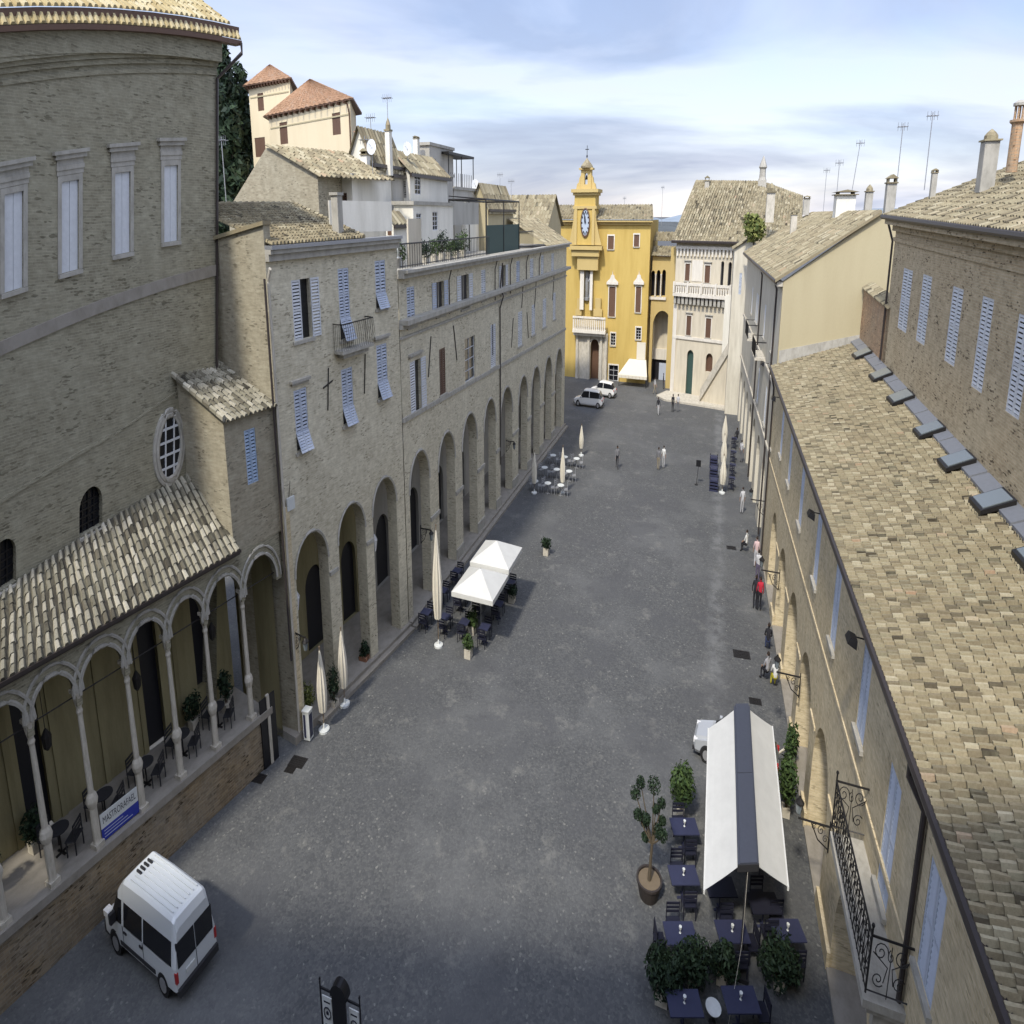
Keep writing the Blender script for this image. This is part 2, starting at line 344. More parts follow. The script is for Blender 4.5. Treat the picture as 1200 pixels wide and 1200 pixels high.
M = dict(
 ground=mat('cobbles', (.1, .1, .1), .75, fn=ground_fn),
 ch=brick('church_brick', (.365, .34, .245), (.265, .245, .175), (.41, .39, .295), stain=.65, pale=(.40, .38, .285), pits=.6),
 chb=brick('old_wall_brick', (.36, .27, .16), (.22, .16, .10), (.34, .30, .22), bw=.34, bh=.10, stain=.5, pale=(.33, .31, .26), pits=.9),
 lb=brick('buff_brick', (.46, .42, .31), (.36, .32, .23), (.40, .36, .28), stain=.65, pale=(.42, .39, .30), pits=.6),
 lb2=brick('grey_buff_brick', (.72, .66, .50), (.58, .53, .39), (.68, .64, .51), stain=.7, pale=(.78, .73, .57), pits=.6),
 rb=brick('warm_brick', (.74, .62, .40), (.60, .49, .30), (.68, .60, .43), stain=.6, pale=(.76, .67, .48), pits=.5),
 rred=brick('red_wall_brick', (.66, .41, .23), (.46, .28, .16), (.40, .33, .24), bw=.30, bh=.09, stain=.55, pale=(.42, .36, .26), pits=.8),
 r3=brick('tall_house_brick', (.62, .50, .32), (.50, .39, .24), (.60, .53, .38), stain=.45, pale=(.64, .55, .38), pits=.95),
 gable=plaster('buff_render', (.43, .375, .24), (.8, .78, .74), .4, .35),
 cream=plaster('cream_render', (.70, .60, .41), (.82, .78, .72), .3),
 creamw=plaster('pale_stone_front', (.62, .56, .44), (.62, .6, .56), .6, .8),
 pinkw=plaster('white_stone', (.70, .66, .58), (.6, .58, .54), .55, 1.2),
 white=plaster('white_render', (.78, .75, .66), (.55, .54, .5), .45, .6),
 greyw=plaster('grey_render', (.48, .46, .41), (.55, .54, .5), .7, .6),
 yel=plaster('ochre_yellow_render', (.53, .385, .12), (.78, .74, .62), .65, .5),
 yel2=plaster('pale_yellow_render', (.50, .38, .16), (.8, .78, .7), .35, .4),
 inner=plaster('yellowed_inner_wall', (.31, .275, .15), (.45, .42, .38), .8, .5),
 stone=plaster('grey_stone', (.42, .40, .35), (.5, .5, .48), .7, 1.5, False),
 stonew=plaster('white_travertine', (.54, .50, .42), (.5, .5, .46), .7, 1.5, False),
 step=plaster('paving_stone', (.30, .275, .235), (.55, .54, .5), .6, 1.2, False),
 tile=tilemat('weathered_tiles', [(0, (.055, .045, .03)), (.06, (.19, .16, .105)), (.4, (.27, .225, .14)), (.85, (.345, .295, .19)), (.985, (.45, .40, .28)), (1, (.36, .24, .15))], (.33, .315, .21), .5),
 tilep=tilemat('grey_tiles', [(0, (.04, .036, .028)), (.12, (.15, .135, .10)), (.5, (.31, .29, .225)), (.9, (.42, .39, .31)), (1, (.54, .51, .42))], (.30, .29, .21), .4),
 tiley=tilemat('yellow_tiles', [(0, (.38, .30, .15)), (.5, (.50, .42, .24)), (1, (.56, .50, .34))], (.40, .36, .2), .3),
 tiler=tilemat('terracotta_tiles', [(0, (.28, .165, .095)), (.6, (.36, .21, .125)), (1, (.32, .21, .14))], (.40, .27, .17), .3),
 shut=flat('blue_grey_shutter', (.48, .53, .62), .6), shutw=flat('pale_shutter', (.62, .64, .66), .6), shutb=flat('blue_shutter', (.36, .46, .60), .6),
 brown=flat('brown_shutter', (.13, .075, .05), .6), green=flat('green_door', (.05, .09, .08), .5),
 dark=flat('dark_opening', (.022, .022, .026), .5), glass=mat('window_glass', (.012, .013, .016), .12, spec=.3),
 iron=flat('wrought_iron', (.03, .028, .027), .5, .5), blackp=flat('black_metal', (.012, .012, .014), .4), pipe=flat('brown_gutter', (.055, .045, .042), .45, .2), zinc=flat('zinc', (.34, .35, .37), .45, .4),
 lead=flat('lead_flashing', (.20, .21, .23), .5, .2), steel=flat('pale_metal', (.5, .5, .5), .4, .6),
 cloth=flat('cream_canvas', (.64, .60, .50), .9, var=.1), clothw=flat('white_canvas', (.60, .60, .57), .9, var=.12, sc=1.2), beige=plaster('beige_render', (.60, .56, .46), (.6, .58, .54), .7, .8), navy=flat('navy_paint', (.032, .036, .075), .6), navyd=flat('dark_navy_paint', (.014, .015, .028), .6), slate=flat('slate_beam', (.055, .062, .085), .6),
 vanw=mat('white_paint', (.62, .65, .66), .25, spec=.5), carw=mat('car_white', (.70, .70, .68), .25, spec=.5), silver=mat('car_silver', (.50, .52, .54), .25, .3, spec=.5), tyre=flat('tyre', (.02, .02, .02), .8), plast=flat('black_plastic', (.03, .03, .033), .6),
 lamp_r=flat('red_lens', (.4, .02, .02), .3), lamp_w=flat('clear_lens', (.7, .7, .7), .2),
 leaf=leafmat('leaves', (.018, .038, .012), (.075, .12, .035)), leafd=leafmat('dark_leaves', (.007, .018, .010), (.028, .05, .022)), leafy=leafmat('yellow_leaves', (.06, .09, .02), (.25, .26, .08)),
 bark=flat('bark', (.10, .08, .055), .9), wood=flat('wood', (.20, .15, .10), .8), terra=flat('terracotta', (.30, .15, .09), .9), darkpot=flat('dark_pot', (.04, .033, .03), .6), soil=flat('soil', (.16, .125, .085), 1),
 red=flat('red_cloth', (.45, .03, .05), .9), blue=flat('banner_blue', (.03, .045, .32), .7), ink=flat('ink', (.02, .02, .035), .8), signw=flat('sign_white', (.62, .64, .62), .6), orange=flat('orange_render', (.62, .33, .16), .9),
 hatch=mat('hatch_glass', (.15, .175, .185), .25, spec=.6), clock=flat('clock_face', (.40, .46, .54), .6, var=.1), hillf=flat('far_hill', (.26, .31, .36), 1, var=.4, sc=.004), hilln=flat('near_hill', (.10, .11, .11), 1, var=.4, sc=.01), copper=flat('green_copper', (.05, .085, .075), .7),  # far hills: distance haze is put into the blue-grey base colour
)
def colmat():
    def fn(t, b):
        a = _n(t, 'ShaderNodeAttribute', attribute_name='col'); t.links.new(a.outputs['Color'], b.inputs['Base Color'])
    return mat('figure', (.5, .5, .5), .85, fn=fn)
M['fig'] = colmat()
# ---------------------------------------------------------------- roofs, windows, plants
def tiles(mb, P0, P1, Q0, Q1, pitch=.24, course=.42, seg=3, h=.07, base=True, wob=.02):
    """curved clay tiles: P0-P1 along the eave, Q0-Q1 along the ridge; pitch = spacing of the rows, course = exposed length"""
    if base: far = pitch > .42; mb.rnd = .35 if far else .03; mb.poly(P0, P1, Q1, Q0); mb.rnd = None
    La = (ln(sub(P1, P0))+ln(sub(Q1, Q0)))/2; Lb = (ln(sub(Q0, P0))+ln(sub(Q1, P1)))/2
    na = max(1, int(La/pitch)); nb = max(1, int(Lb/course))
    nn = nrm(cross(sub(P1, P0), sub(Q0, P0)))
    if nn[2] < 0: nn = mul(nn, -1)
    w = 1/na
    for i in range(na):
        ca = (i+.5)*w; off = random.uniform(-.1, .1)/nb
        for j in range(nb):
            b0 = max(0, j/nb+off-.10/nb) if j else -.04/nb; b1 = min(1, (j+1)/nb+off+.04/nb)
            hw = w*(.43 if far else .365)*random.uniform(.85, 1.12); cc = ca+random.uniform(-wob, wob)*w*3; sk = random.uniform(-.13, .13)*w
            lift = random.uniform(0, .25)*h
            lo = []; hi = []
            for k in range(seg+1):
                t = pi*k/seg; x = -cos(t); y = sin(t)
                for L, b, hh, wd, s_ in ((lo, b0, h*1.25+lift, hw, 0), (hi, b1, h*.85, hw*.82, sk)):
                    a = cc+s_+x*wd
                    p = lerp(lerp(P0, P1, a), lerp(Q0, Q1, a), b); L.append(mb.vert(add(p, mul(nn, .01+y*hh))))
            r = random.random(); mb.rnd = r
            for k in range(seg): mb.face((lo[k], lo[k+1], hi[k+1], hi[k]))
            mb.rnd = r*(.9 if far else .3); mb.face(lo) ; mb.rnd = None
def ridge(mb, A, B, r=.11, step=.45):
    L = ln(sub(B, A)); n = max(1, int(L/step))
    for i in range(n):
        a = lerp(A, B, i/n); b = lerp(A, B, (i+1.08)/n); mb.rnd = random.random()
        mb.tube([add(a, (0, 0, .03)), add(b, (0, 0, .0))], [r*1.1, r*.9], 6); mb.rnd = None

def shutter(mb, F, s0, s1, z0, z1, n=.03, slats=None, tilt=.6):
    """louvred leaf lying in the frame's plane"""
    fw = min(.07, (s1-s0)*.16); th = .045
    mb.fbox(F, s0, s0+fw, z0, z1, n, n+th); mb.fbox(F, s1-fw, s1, z0, z1, n, n+th)
    zm = (z0+z1)/2
    for a, b in ((z0, z0+fw), (zm-fw/2, zm+fw/2), (z1-fw, z1)): mb.fbox(F, s0+fw, s1-fw, a, b, n+.004, n+th-.004)
    for a, b in ((z0+fw, zm-fw/2), (zm+fw/2, z1-fw)):
        k = slats or max(3, int((b-a)/.11))
        for i in range(k):
            z = a+(b-a)*(i+.5)/k; d = (b-a)/k*.31
            mb.poly(F.pt(s0+fw, z-d, n+.038), F.pt(s1-fw, z-d, n+.038), F.pt(s1-fw, z+d, n+.004), F.pt(s0+fw, z+d, n+.004))
def window(T, F, r, kind='closed', sm='shut', sill=True, hood=False, surround=None, depth=.22, label=None, bars=(2, 4), pname='window'):
    """window part: recessed dark pane (the part's own mesh) > shutters, frame, sill, hood"""
    s0, s1, z0, z1 = r; w = s1-s0; m = (s0+s1)/2
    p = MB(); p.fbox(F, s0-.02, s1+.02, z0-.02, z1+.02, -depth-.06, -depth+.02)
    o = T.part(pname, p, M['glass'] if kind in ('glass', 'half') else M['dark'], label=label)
    if kind in ('closed', 'tilt', 'half', 'blind'):
        zc = z0+(z1-z0)*.30 if kind == 'tilt' else z0
        for i, (a, b) in enumerate(((s0+.01, m-.008), (m+.008, s1-.01))):
            q = MB()
            if kind == 'half' and i == 1:      # leaf swung open against the wall
                shutter(q, F, s1+.03, s1+.03+w/2, z0, z1, .03)
            elif kind == 'blind': q.fbox(F, a, b, z0, z1, -.10, -.05)
            else: shutter(q, F, a, b, zc, z1, -.06)
            T.part('shutter', q, M[sm], o)
        if kind == 'tilt':                     # lower flap pushed out at its foot
            q = MB(); hh = zc-z0; k = 7
            for a, b in ((s0+.01, m-.01), (m+.01, s1-.01)):
                for i in range(k):
                    z = zc-hh*(i+.5)/k; n_ = .0+(i+.5)/k*hh*.62; d = hh/k*.40
                    q.poly(F.pt(a+.05, z-d, n_+.05), F.pt(b-.05, z-d, n_+.05), F.pt(b-.05, z+d, n_-.01), F.pt(a+.05, z+d, n_-.01))
                for e in (a, b-.05): q.hexa([F.pt(e, z0, hh*.62), F.pt(e+.05, z0, hh*.62), F.pt(e+.05, z0, hh*.62+.04), F.pt(e, z0, hh*.62+.04), F.pt(e, zc, -.02), F.pt(e+.05, zc, -.02), F.pt(e+.05, zc, .02), F.pt(e, zc, .02)])
                for f0, f1 in ((0, .06), (.94, 1)):
                    za, zb = zc-hh*f1, zc-hh*f0; na, nb = hh*.62*f1, hh*.62*f0
                    q.hexa([F.pt(a, za, na), F.pt(b, za, na), F.pt(b, za, na+.045), F.pt(a, za, na+.045), F.pt(a, zb, nb), F.pt(b, zb, nb), F.pt(b, zb, nb+.045), F.pt(a, zb, nb+.045)])
            T.part('shutter_flap', q, M[sm], o)
    elif kind == 'open':
        for a, b in ((s0-.03-w*.5, s0-.03), (s1+.03, s1+.03+w*.5)):
            q = MB(); shutter(q, F, a, b, z0, z1, .03); T.part('shutter', q, M[sm], o)
        q = MB(); q.fbox(F, m-.03, m+.03, z0, z1, -depth+.03, -depth+.07); T.part('frame', q, M['stonew'], o)
    elif kind in ('glass', 'panel'):
        q = MB(); nx, nz = bars; fw = .045
        for a, b in ((s0, s0+fw), (s1-fw, s1)): q.fbox(F, a, b, z0, z1, -depth+.03, -depth+.08)
        for a, b in ((z0, z0+fw), (z1-fw, z1)): q.fbox(F, s0+fw, s1-fw, a, b, -depth+.03, -depth+.08)
        for i in range(1, nx): x = s0+w*i/nx; q.fbox(F, x-fw/2, x+fw/2, z0+fw, z1-fw, -depth+.034, -depth+.076)
        for i in range(1, nz):
            z = z0+(z1-z0)*i/nz
            for k in range(nx): q.fbox(F, s0+w*k/nx+fw, s0+w*(k+1)/nx-fw, z-fw*.4, z+fw*.4, -depth+.036, -depth+.074)
        T.part('frame', q, M['shutw'], o)
    if sill: q = MB(); q.fbox(F, s0-.14, s1+.14, z0-.12, z0-.01, -.05, .13); T.part('sill', q, M['stone'], o)
    if hood:
        q = MB(); q.fbox(F, s0-.16, s1+.16, z1+.18, z1+.26, 0, .12); q.fbox(F, s0-.24, s1+.24, z1+.262, z1+.36, 0, .22); T.part('hood', q, M['stone'], o)
    if surround:
        q = MB(); g = .16
        q.fbox(F, s0-g, s0-.005, z0, z1+g, .0, .05); q.fbox(F, s1+.005, s1+g, z0, z1+g, .0, .05); q.fbox(F, s0-.005, s1+.005, z1+.005, z1+g, .0, .048)
        T.part('surround', q, M[surround], o)
    return o
def W_(F, px):                       # opening for wall() from a px rectangle
    a, b, c, d = F.rect(*px); return (a, b, c, d)
def leafcloud(mb, cen, rad, n, size=.12, flatten=.8, inner=.35):
    """many leaf-sized faces through the crown's volume, thicker towards its skin"""
    for _ in range(n):
        while 1:
            p = [random.uniform(-1, 1) for _ in range(3)]; l = sqrt(sum(x*x for x in p))
            if inner < l < 1: break
        c = (cen[0]+p[0]*rad[0], cen[1]+p[1]*rad[1], cen[2]+p[2]*rad[2])
        d = nrm(tuple(p[i]+random.uniform(-.8, .8) for i in range(3))); a = nrm(cross(d, (random.uniform(-1, 1), random.uniform(-1, 1), 1))); b = cross(d, a)
        s = size*random.uniform(.4, 1.55)
        q = [add(c, add(mul(a, x*s), mul(b, y*s*flatten))) for x, y in ((-1, 0), (0, -.5), (1, 0), (0, .5))]
        mb.poly(*q)
def bush(pos, w, d, h, label, group, n=500, lm='leaf', lumps=5, size=.09, name='bush', pot=None, cat='bush', trunkh=.3):
    T = Thing(name, label, cat, pos, group)
    st = MB(); br = []
    for i in range(lumps):
        a = 2*pi*i/lumps+random.random(); c = (pos[0]+cos(a)*w*.30*random.uniform(.4, 1), pos[1]+sin(a)*d*.3*random.uniform(.4, 1), pos[2]+h*random.uniform(.45, .78)); br.append(c)
        st.tube([(pos[0], pos[1], pos[2]+.02), lerp(pos, c, .5), c], [.03, .02, .01], 5)
    T.part('stem', st, M['bark'])
    lf = MB()
    for c in br: leafcloud(lf, c, (w*.34, d*.34, h*.36), n//lumps, size)
    T.part('foliage', lf, M[lm])
    if pot:
        p = MB(); k = pot; p.box(pos[0]-k*.5, pos[0]+k*.5, pos[1]-k*.5, pos[1]+k*.5, pos[2], pos[2]+k*.8); T.part('planter', p, M['stonew'] if k < .6 else M['terra'])
    return T
def tree(pos, h, w, label, group, lm='leafd', kind='round', n=2500, size=.3, cat='tree'):
    T = Thing('tree', label, cat, pos, group); t = MB(); lf = MB()
    t.tube([pos, (pos[0]+.1, pos[1], pos[2]+h*.4), (pos[0], pos[1], pos[2]+h*.8)], [w*.07, w*.05, w*.015], 8)
    k = 14
    for i in range(k):
        f = i/(k-1)
        if kind == 'cone': z = h*(.12+.86*f); r = w*.5*(1-f*.72)*random.uniform(.75, 1.15); a = i*2.4; o = r*.45
        else: z = h*(.35+.55*random.random()); r = w*.26; a = i*2.4; o = w*.26*random.uniform(.3, 1)
        c = (pos[0]+cos(a)*o, pos[1]+sin(a)*o, pos[2]+z)
        t.tube([(pos[0], pos[1], pos[2]+z*.8), c], [w*.02, w*.006], 5)
        leafcloud(lf, c, (r*.8, r*.8, max(r*.6, h*.08)), n//k, size)
    T.part('trunk', t, M['bark']); T.part('crown', lf, M[lm]); return T
def antenna(pos, h, label, el=5, wd=.9, group='television aerials on the roofs', lean=0):
    T = Thing('television_aerial', label, 'aerial', pos, group); m = MB()
    m.tube([add(pos, (0, 0, -.3)), (pos[0]+lean, pos[1], pos[2]+h)], .035, 5); T.part('mast', m, M['zinc'])
    a = MB(); zt = pos[2]+h-.15
    a.tube([(pos[0]+lean-wd*.6, pos[1], zt), (pos[0]+lean+wd*.6, pos[1], zt)], .03, 4)
    for i in range(el): x = pos[0]+lean-wd*.6+wd*1.2*i/(el-1); a.tube([(x, pos[1]-.28, zt), (x, pos[1]+.28, zt)], .016, 4); a.tube([(x, pos[1], zt-.2), (x, pos[1], zt+.2)], .016, 4)
    T.part('receiver', a, M['zinc']); return T
def chimney(pos, w, h, label, kind='plain', m='rb'):
    T = Thing('chimney', label, 'chimney', pos, 'chimneys on the roofs'); a = MB(); x, y, z = pos; r = w/2
    if kind == 'round':
        a.lathe([(r*.8, -.4), (r*.8, h*.62), (r*1.15, h*.66), (r*1.15, h*.70), (r*.75, h*.71)], pos, 14); T.part('stack', a, M[m])
        b = MB()
        for i in range(6): t = 2*pi*i/6; b.tube([(x+cos(t)*r*.6, y+sin(t)*r*.6, z+h*.7), (x+cos(t)*r*.6, y+sin(t)*r*.6, z+h*.95)], r*.14, 5)
        T.part('vent_posts', b, M[m]); c = MB(); c.lathe([(r*.95, h*.95), (r*.95, h), (r*.3, h*1.05)], pos, 12); T.part('cap', c, M['stone'])
    else:
        a.box(x-r, x+r, y-r, y+r, z-.8, z+h*.75); T.part('stack', a, M[m])
        c = MB(); c.box(x-r*1.25, x+r*1.25, y-r*1.25, y+r*1.25, z+h*.751, z+h*.80)
        if kind == 'dome': c.lathe([(r*1.0, h*.80), (r*.95, h*.92), (r*.6, h*1.02), (.02, h*1.12)], pos, 10)
        else:
            for sx in (-1, 1): c.box(x+sx*r*.8-.06, x+sx*r*.8+.06, y-r*.9, y+r*.9, z+h*.801, z+h*.93)
            c.prism([(x-r*1.3, y-r*1.3, z+h*.931), (x+r*1.3, y-r*1.3, z+h*.931), (x, y-r*1.3, z+h*1.08)], (0, r*2.6, 0))
        T.part('cap', c, M['tile'])
    return T
def scroll(mb, F, s0, z0, s1, z1, n, r=.014, turns=1.4, flip=1, k=16):
    """spiral in the frame's plane from centre (s0,z0), radius up to (s1-s0)"""
    R = abs(s1-s0); pts = []
    for i in range(k+1):
        t = i/k; a = flip*turns*2*pi*t; rr = R*(.15+.85*t); pts.append(F.pt(s0+rr*cos(a), z0+rr*sin(a)*abs((z1-z0)/R), n))
    mb.tube(pts, r, 4)
def downpipe(T, pts, r=.07, m='pipe'): q = MB(); q.tube(pts, r, 8); return T.part('downpipe', q, M[m])
def house(name, label, cat, v0, xl, xr, yt, xf, zb=0, m='white', rm='tile', roof='gable_v', rise=1.2, ov=.35, group='houses climbing the hill', wins=(), swins=(), tp=.5, tc=.7, kind='glass', dep=None, wname='wall'):
    """box house: front face towards the camera at v0, right-hand face along the street; px columns xl, xr, eave row yt at xr, xf far right corner"""
    a = gv(xr, yt, v0); u1, z1 = a[0], a[2]; u0 = gv(xl, yt, v0)[0]; v1 = v0+dep if dep else gu(xf, yt, u1)[1]
    T = Thing(name, label, cat, (u1, v0, zb), group)
    F = Fr((u0, v0, zb), (u1, v0, zb), zt=z1); G = Fr((u1, v0, zb), (u1, v1, zb), zt=z1)
    wf = []; ws = []
    for w in wins: wf.append(W_(F, w[:4])+(False,))
    for w in swins: ws.append(W_(G, w[:4])+(False,))
    w = MB(); wall(w, F, 0, F.L, zb, z1, wf, .15); wall(w, G, 0, G.L, zb, z1, ws, .15)
    w.poly((u0, v1, zb), (u1, v1, zb), (u1, v1, z1), (u0, v1, z1)); w.poly((u0, v0, zb), (u0, v1, zb), (u0, v1, z1), (u0, v0, z1))
    um, vm = (u0+u1)/2, (v0+v1)/2; zr = z1+rise
    if roof == 'gable_v': w.poly((u0, v0, z1), (u1, v0, z1), (um, v0, zr)); w.poly((u0, v1, z1), (u1, v1, z1), (um, v1, zr))
    if roof == 'gable_u': w.poly((u1, v0, z1), (u1, v1, z1), (u1, vm, zr)); w.poly((u0, v0, z1), (u0, v1, z1), (u0, vm, zr))
    if roof == 'shed_u': w.poly((u0, v0, z1), (u1, v0, z1), (u0, v0, zr)); w.poly((u0, v0, z1), (u0, v1, z1), (u0, v1, zr), (u0, v0, zr))
    T.part(wname, w, M[m])
    r = MB(); o = ov; kz = .06
    if roof == 'gable_v':
        sl = rise/(um-u0); d = o*sl
        tiles(r, (u1+o, v0-o, z1-d+kz), (u1+o, v1+o, z1-d+kz), (um, v0-o, zr+kz), (um, v1+o, zr+kz), tp, tc, 2); tiles(r, (u0-o, v1+o, z1-d+kz), (u0-o, v0-o, z1-d+kz), (um, v1+o, zr+kz), (um, v0-o, zr+kz), tp, tc, 2)
    elif roof == 'gable_u':
        sl = rise/(vm-v0); d = o*sl
        tiles(r, (u0-o, v0-o, z1-d+kz), (u1+o, v0-o, z1-d+kz), (u0-o, vm, zr+kz), (u1+o, vm, zr+kz), tp, tc, 2); tiles(r, (u1+o, v1+o, z1-d+kz), (u0-o, v1+o, z1-d+kz), (u1+o, vm, zr+kz), (u0-o, vm, zr+kz), tp, tc, 2)
    elif roof == 'hip':
        A, B, C, D = (u0-o, v0-o, z1+kz), (u1+o, v0-o, z1+kz), (u1+o, v1+o, z1+kz), (u0-o, v1+o, z1+kz)
        if u1-u0 > v1-v0: h = (v1-v0)/2; E1, E2 = (u0+h, vm, zr), (u1-h, vm, zr); P = ((A, B, E1, E2), (B, C, E2, E2), (C, D, E2, E1), (D, A, E1, E1))
        else: h = (u1-u0)/2; E1, E2 = (um, v0+h, zr), (um, v1-h, zr); P = ((A, B, E1, E1), (B, C, E1, E2), (C, D, E2, E2), (D, A, E2, E1))
        for p in P: tiles(r, *p, tp, tc, 2)
    elif roof == 'shed_u': tiles(r, (u1+o, v0-o, z1+kz-.1), (u1+o, v1+o, z1+kz-.1), (u0, v0-o, zr+kz), (u0, v1+o, zr+kz), tp, tc, 2)
    elif roof == 'flat': r.box(u0-.15, u1+.15, v0-.15, v1+.15, z1, z1+.18)
    T.part('roof', r, M[rm] if roof != 'flat' else M['stone'])
    e = MB()
    if roof in ('gable_v', 'shed_u', 'hip'): e.box(u1+o*.7, u1+o+.1, v0-o, v1+o, z1-.22, z1-.05)
    if roof in ('hip', 'gable_u'): e.box(u0-o, u1+o*.69, v0-o-.1, v0-o+.02, z1-.22, z1-.05)
    T.part('gutter', e, M['pipe'])
    for q, (ff, rr) in zip(list(wins)+list(swins), [(F, x) for x in wf]+[(G, x) for x in ws]):
        window(T, ff, rr[:4], q[4] if len(q) > 4 else kind, q[5] if len(q) > 5 else 'brown', sill=False, depth=.13)
    T.F, T.G, T.box = F, G, (u0, u1, v0, v1, z1); return T

def PH(x, yb, yt, v): return gv(x, yt, v)[2]-gv(x, yb, v)[2]
# ================================================================ SETTING
g = MB(); R_ = [-6000, -400, -60, -20, 0, 10, 60, 400, 6000]; Q_ = [-3000, -60, 0, 30, 60, 90, 125, 400, 9000]
for i in range(8):
    for j in range(8): g.poly((R_[i], Q_[j], 0), (R_[i+1], Q_[j], 0), (R_[i+1], Q_[j+1], 0), (R_[i], Q_[j+1], 0))
structure('ground', g, M['ground'])
def hills(name, v, z, amp, m, seed, u0=-1500, u1=1500):
    random.seed(seed); h = MB(); n = 60; ph = [random.uniform(0, 6) for _ in range(5)]
    H_ = lambda u: z+amp*sum(sin(u*f/100+p)/(k+1) for k, (f, p) in enumerate(zip((.9, 1.7, 3.1, 5.3, 9.7), ph)))
    for i in range(n):
        a, b = u0+(u1-u0)*i/n, u0+(u1-u0)*(i+1)/n
        for (v1, k1), (v2, k2) in (((v-500, 0), (v-250, .6)), ((v-250, .6), (v, 1)), ((v, 1), (v+500, .3))): h.poly((a, v1, H_(a)*k1-1*(k1 == 0)), (b, v1, H_(b)*k1-1*(k1 == 0)), (b, v2, H_(b)*k2), (a, v2, H_(a)*k2))
    structure(name, h, m)
hills('far_hills', 3000, 22, 12, M['hillf'], 3, -3000, 3000); hills('near_hills', 1400, 4, 5, M['hilln'], 5)
random.seed(11)
# ================================================================ CHURCH (big brick wall on the left)
uc, ul = -27.0, -28.4
TR = gu(254, 62, uc); BR = gu(254, 545, uc); TL = gu(0, 66, ul); BL = gu(0, 690, ul)
def ext(a, b, t): return lerp(b, a, 1+t)
FC = Fr(ext(BL, BR, .35), BR, ext(TL, TR, .35), TR, sag=.30)
zT, zB = FC.z1, FC.z0
T = Thing('church', 'tall brick church with four shuttered windows and an oval one, left edge', 'church', (BR[0], BR[1], 0))
cw = [(5, 27, 226, 340), (72, 92, 212, 318), (134.5, 152.5, 202, 297), (192, 208, 194, 283)]
ops = [W_(FC, c)+(False,) for c in cw]
lw = [W_(FC, (93, 120, 571, 622)), W_(FC, (-12, 19, 633, 690))]
ov = W_(FC, (184, 212, 486, 562))
F2 = FC
w = MB(); wall(w, FC, -2, FC.L, zB-2.4, zT, ops+[o+(True,) for o in lw], .35)
# wall below and its return towards the hill behind
w.poly(FC.pt(FC.L, 0), FC.pt(FC.L, zT), add(FC.pt(FC.L, zT), (-16, 0, 0)), add(FC.pt(FC.L, 0), (-16, 0, 0)))
T.part('wall', w, M['ch'])
for (px, o) in zip(cw, ops):
    window(T, FC, o[:4], 'blind', 'shutw', True, False, 'stone')
    s0, s1, z0, z1, _ = o; q = MB()
    q.fbox(FC, s0-.20, s1+.20, z1+.17, z1+.30, 0, .06); q.fbox(FC, s0-.22, s1+.22, z1+.301, z1+.42, 0, .10); q.fbox(FC, s0-.2, s1+.2, z1+.421, z1+.579, 0, .05); q.fbox(FC, s0-.30, s1+.30, z1+.58, z1+.70, 0, .17); q.fbox(FC, s0-.38, s1+.38, z1+.702, z1+.80, 0, .26); T.part('window_hood', q, M['stone'])
for o in lw:
    q = MB(); q.fbox(FC, o[0], o[1], o[2]-.05, o[3], -.4, -.3); oo = T.part('window', q, M['glass'])
    q = MB()
    for k in range(1, 4): x = o[0]+(o[1]-o[0])*k/4; q.fbox(FC, x-.02, x+.02, o[2], o[3]-.1, -.29, -.25)
    for k in range(1, 5): z = o[2]+(o[3]-o[2])*k/6; q.fbox(FC, o[0], o[1], z-.02, z+.02, -.285, -.255)
    T.part('bars', q, M['iron'], oo)
    q = MB(); q.fbox(FC, o[0]-.12, o[1]+.12, o[2]-.2, o[2]-.04, 0, .16); T.part('sill', q, M['stone'], oo)
# oval window with a glazed grid
a0, a1, z0, z1 = ov; am, zm, ra, rz = (a0+a1)/2, (z0+z1)/2, (a1-a0)/2, (z1-z0)/2
q = MB(); q.prism([FC.pt(am+ra*cos(2*pi*i/24), zm+rz*sin(2*pi*i/24), .015) for i in range(24)], mul(FC.n, .02)); oo = T.part('oval_window', q, M['glass'])
q = MB(); q.tube([FC.pt(am+ra*cos(2*pi*i/28), zm+rz*sin(2*pi*i/28), .05) for i in range(29)], .10, 6); q.tube([FC.pt(am+ra*1.22*cos(2*pi*i/28), zm+rz*1.14*sin(2*pi*i/28), .03) for i in range(29)], .09, 6); T.part('surround', q, M['stone'], oo)
q = MB()
for k in (-.35, .35): q.fbox(FC, am+ra*k-.035, am+ra*k+.035, zm-rz*.93, zm+rz*.93, .04, .08)
for k in (-.6, -.2, .2, .6): h_ = ra*sqrt(1-k*k); q.fbox(FC, am-h_, am+h_, zm+rz*k-.035, zm+rz*k+.035, .042, .078)
T.part('glazing_bars', q, M['shutw'], oo)
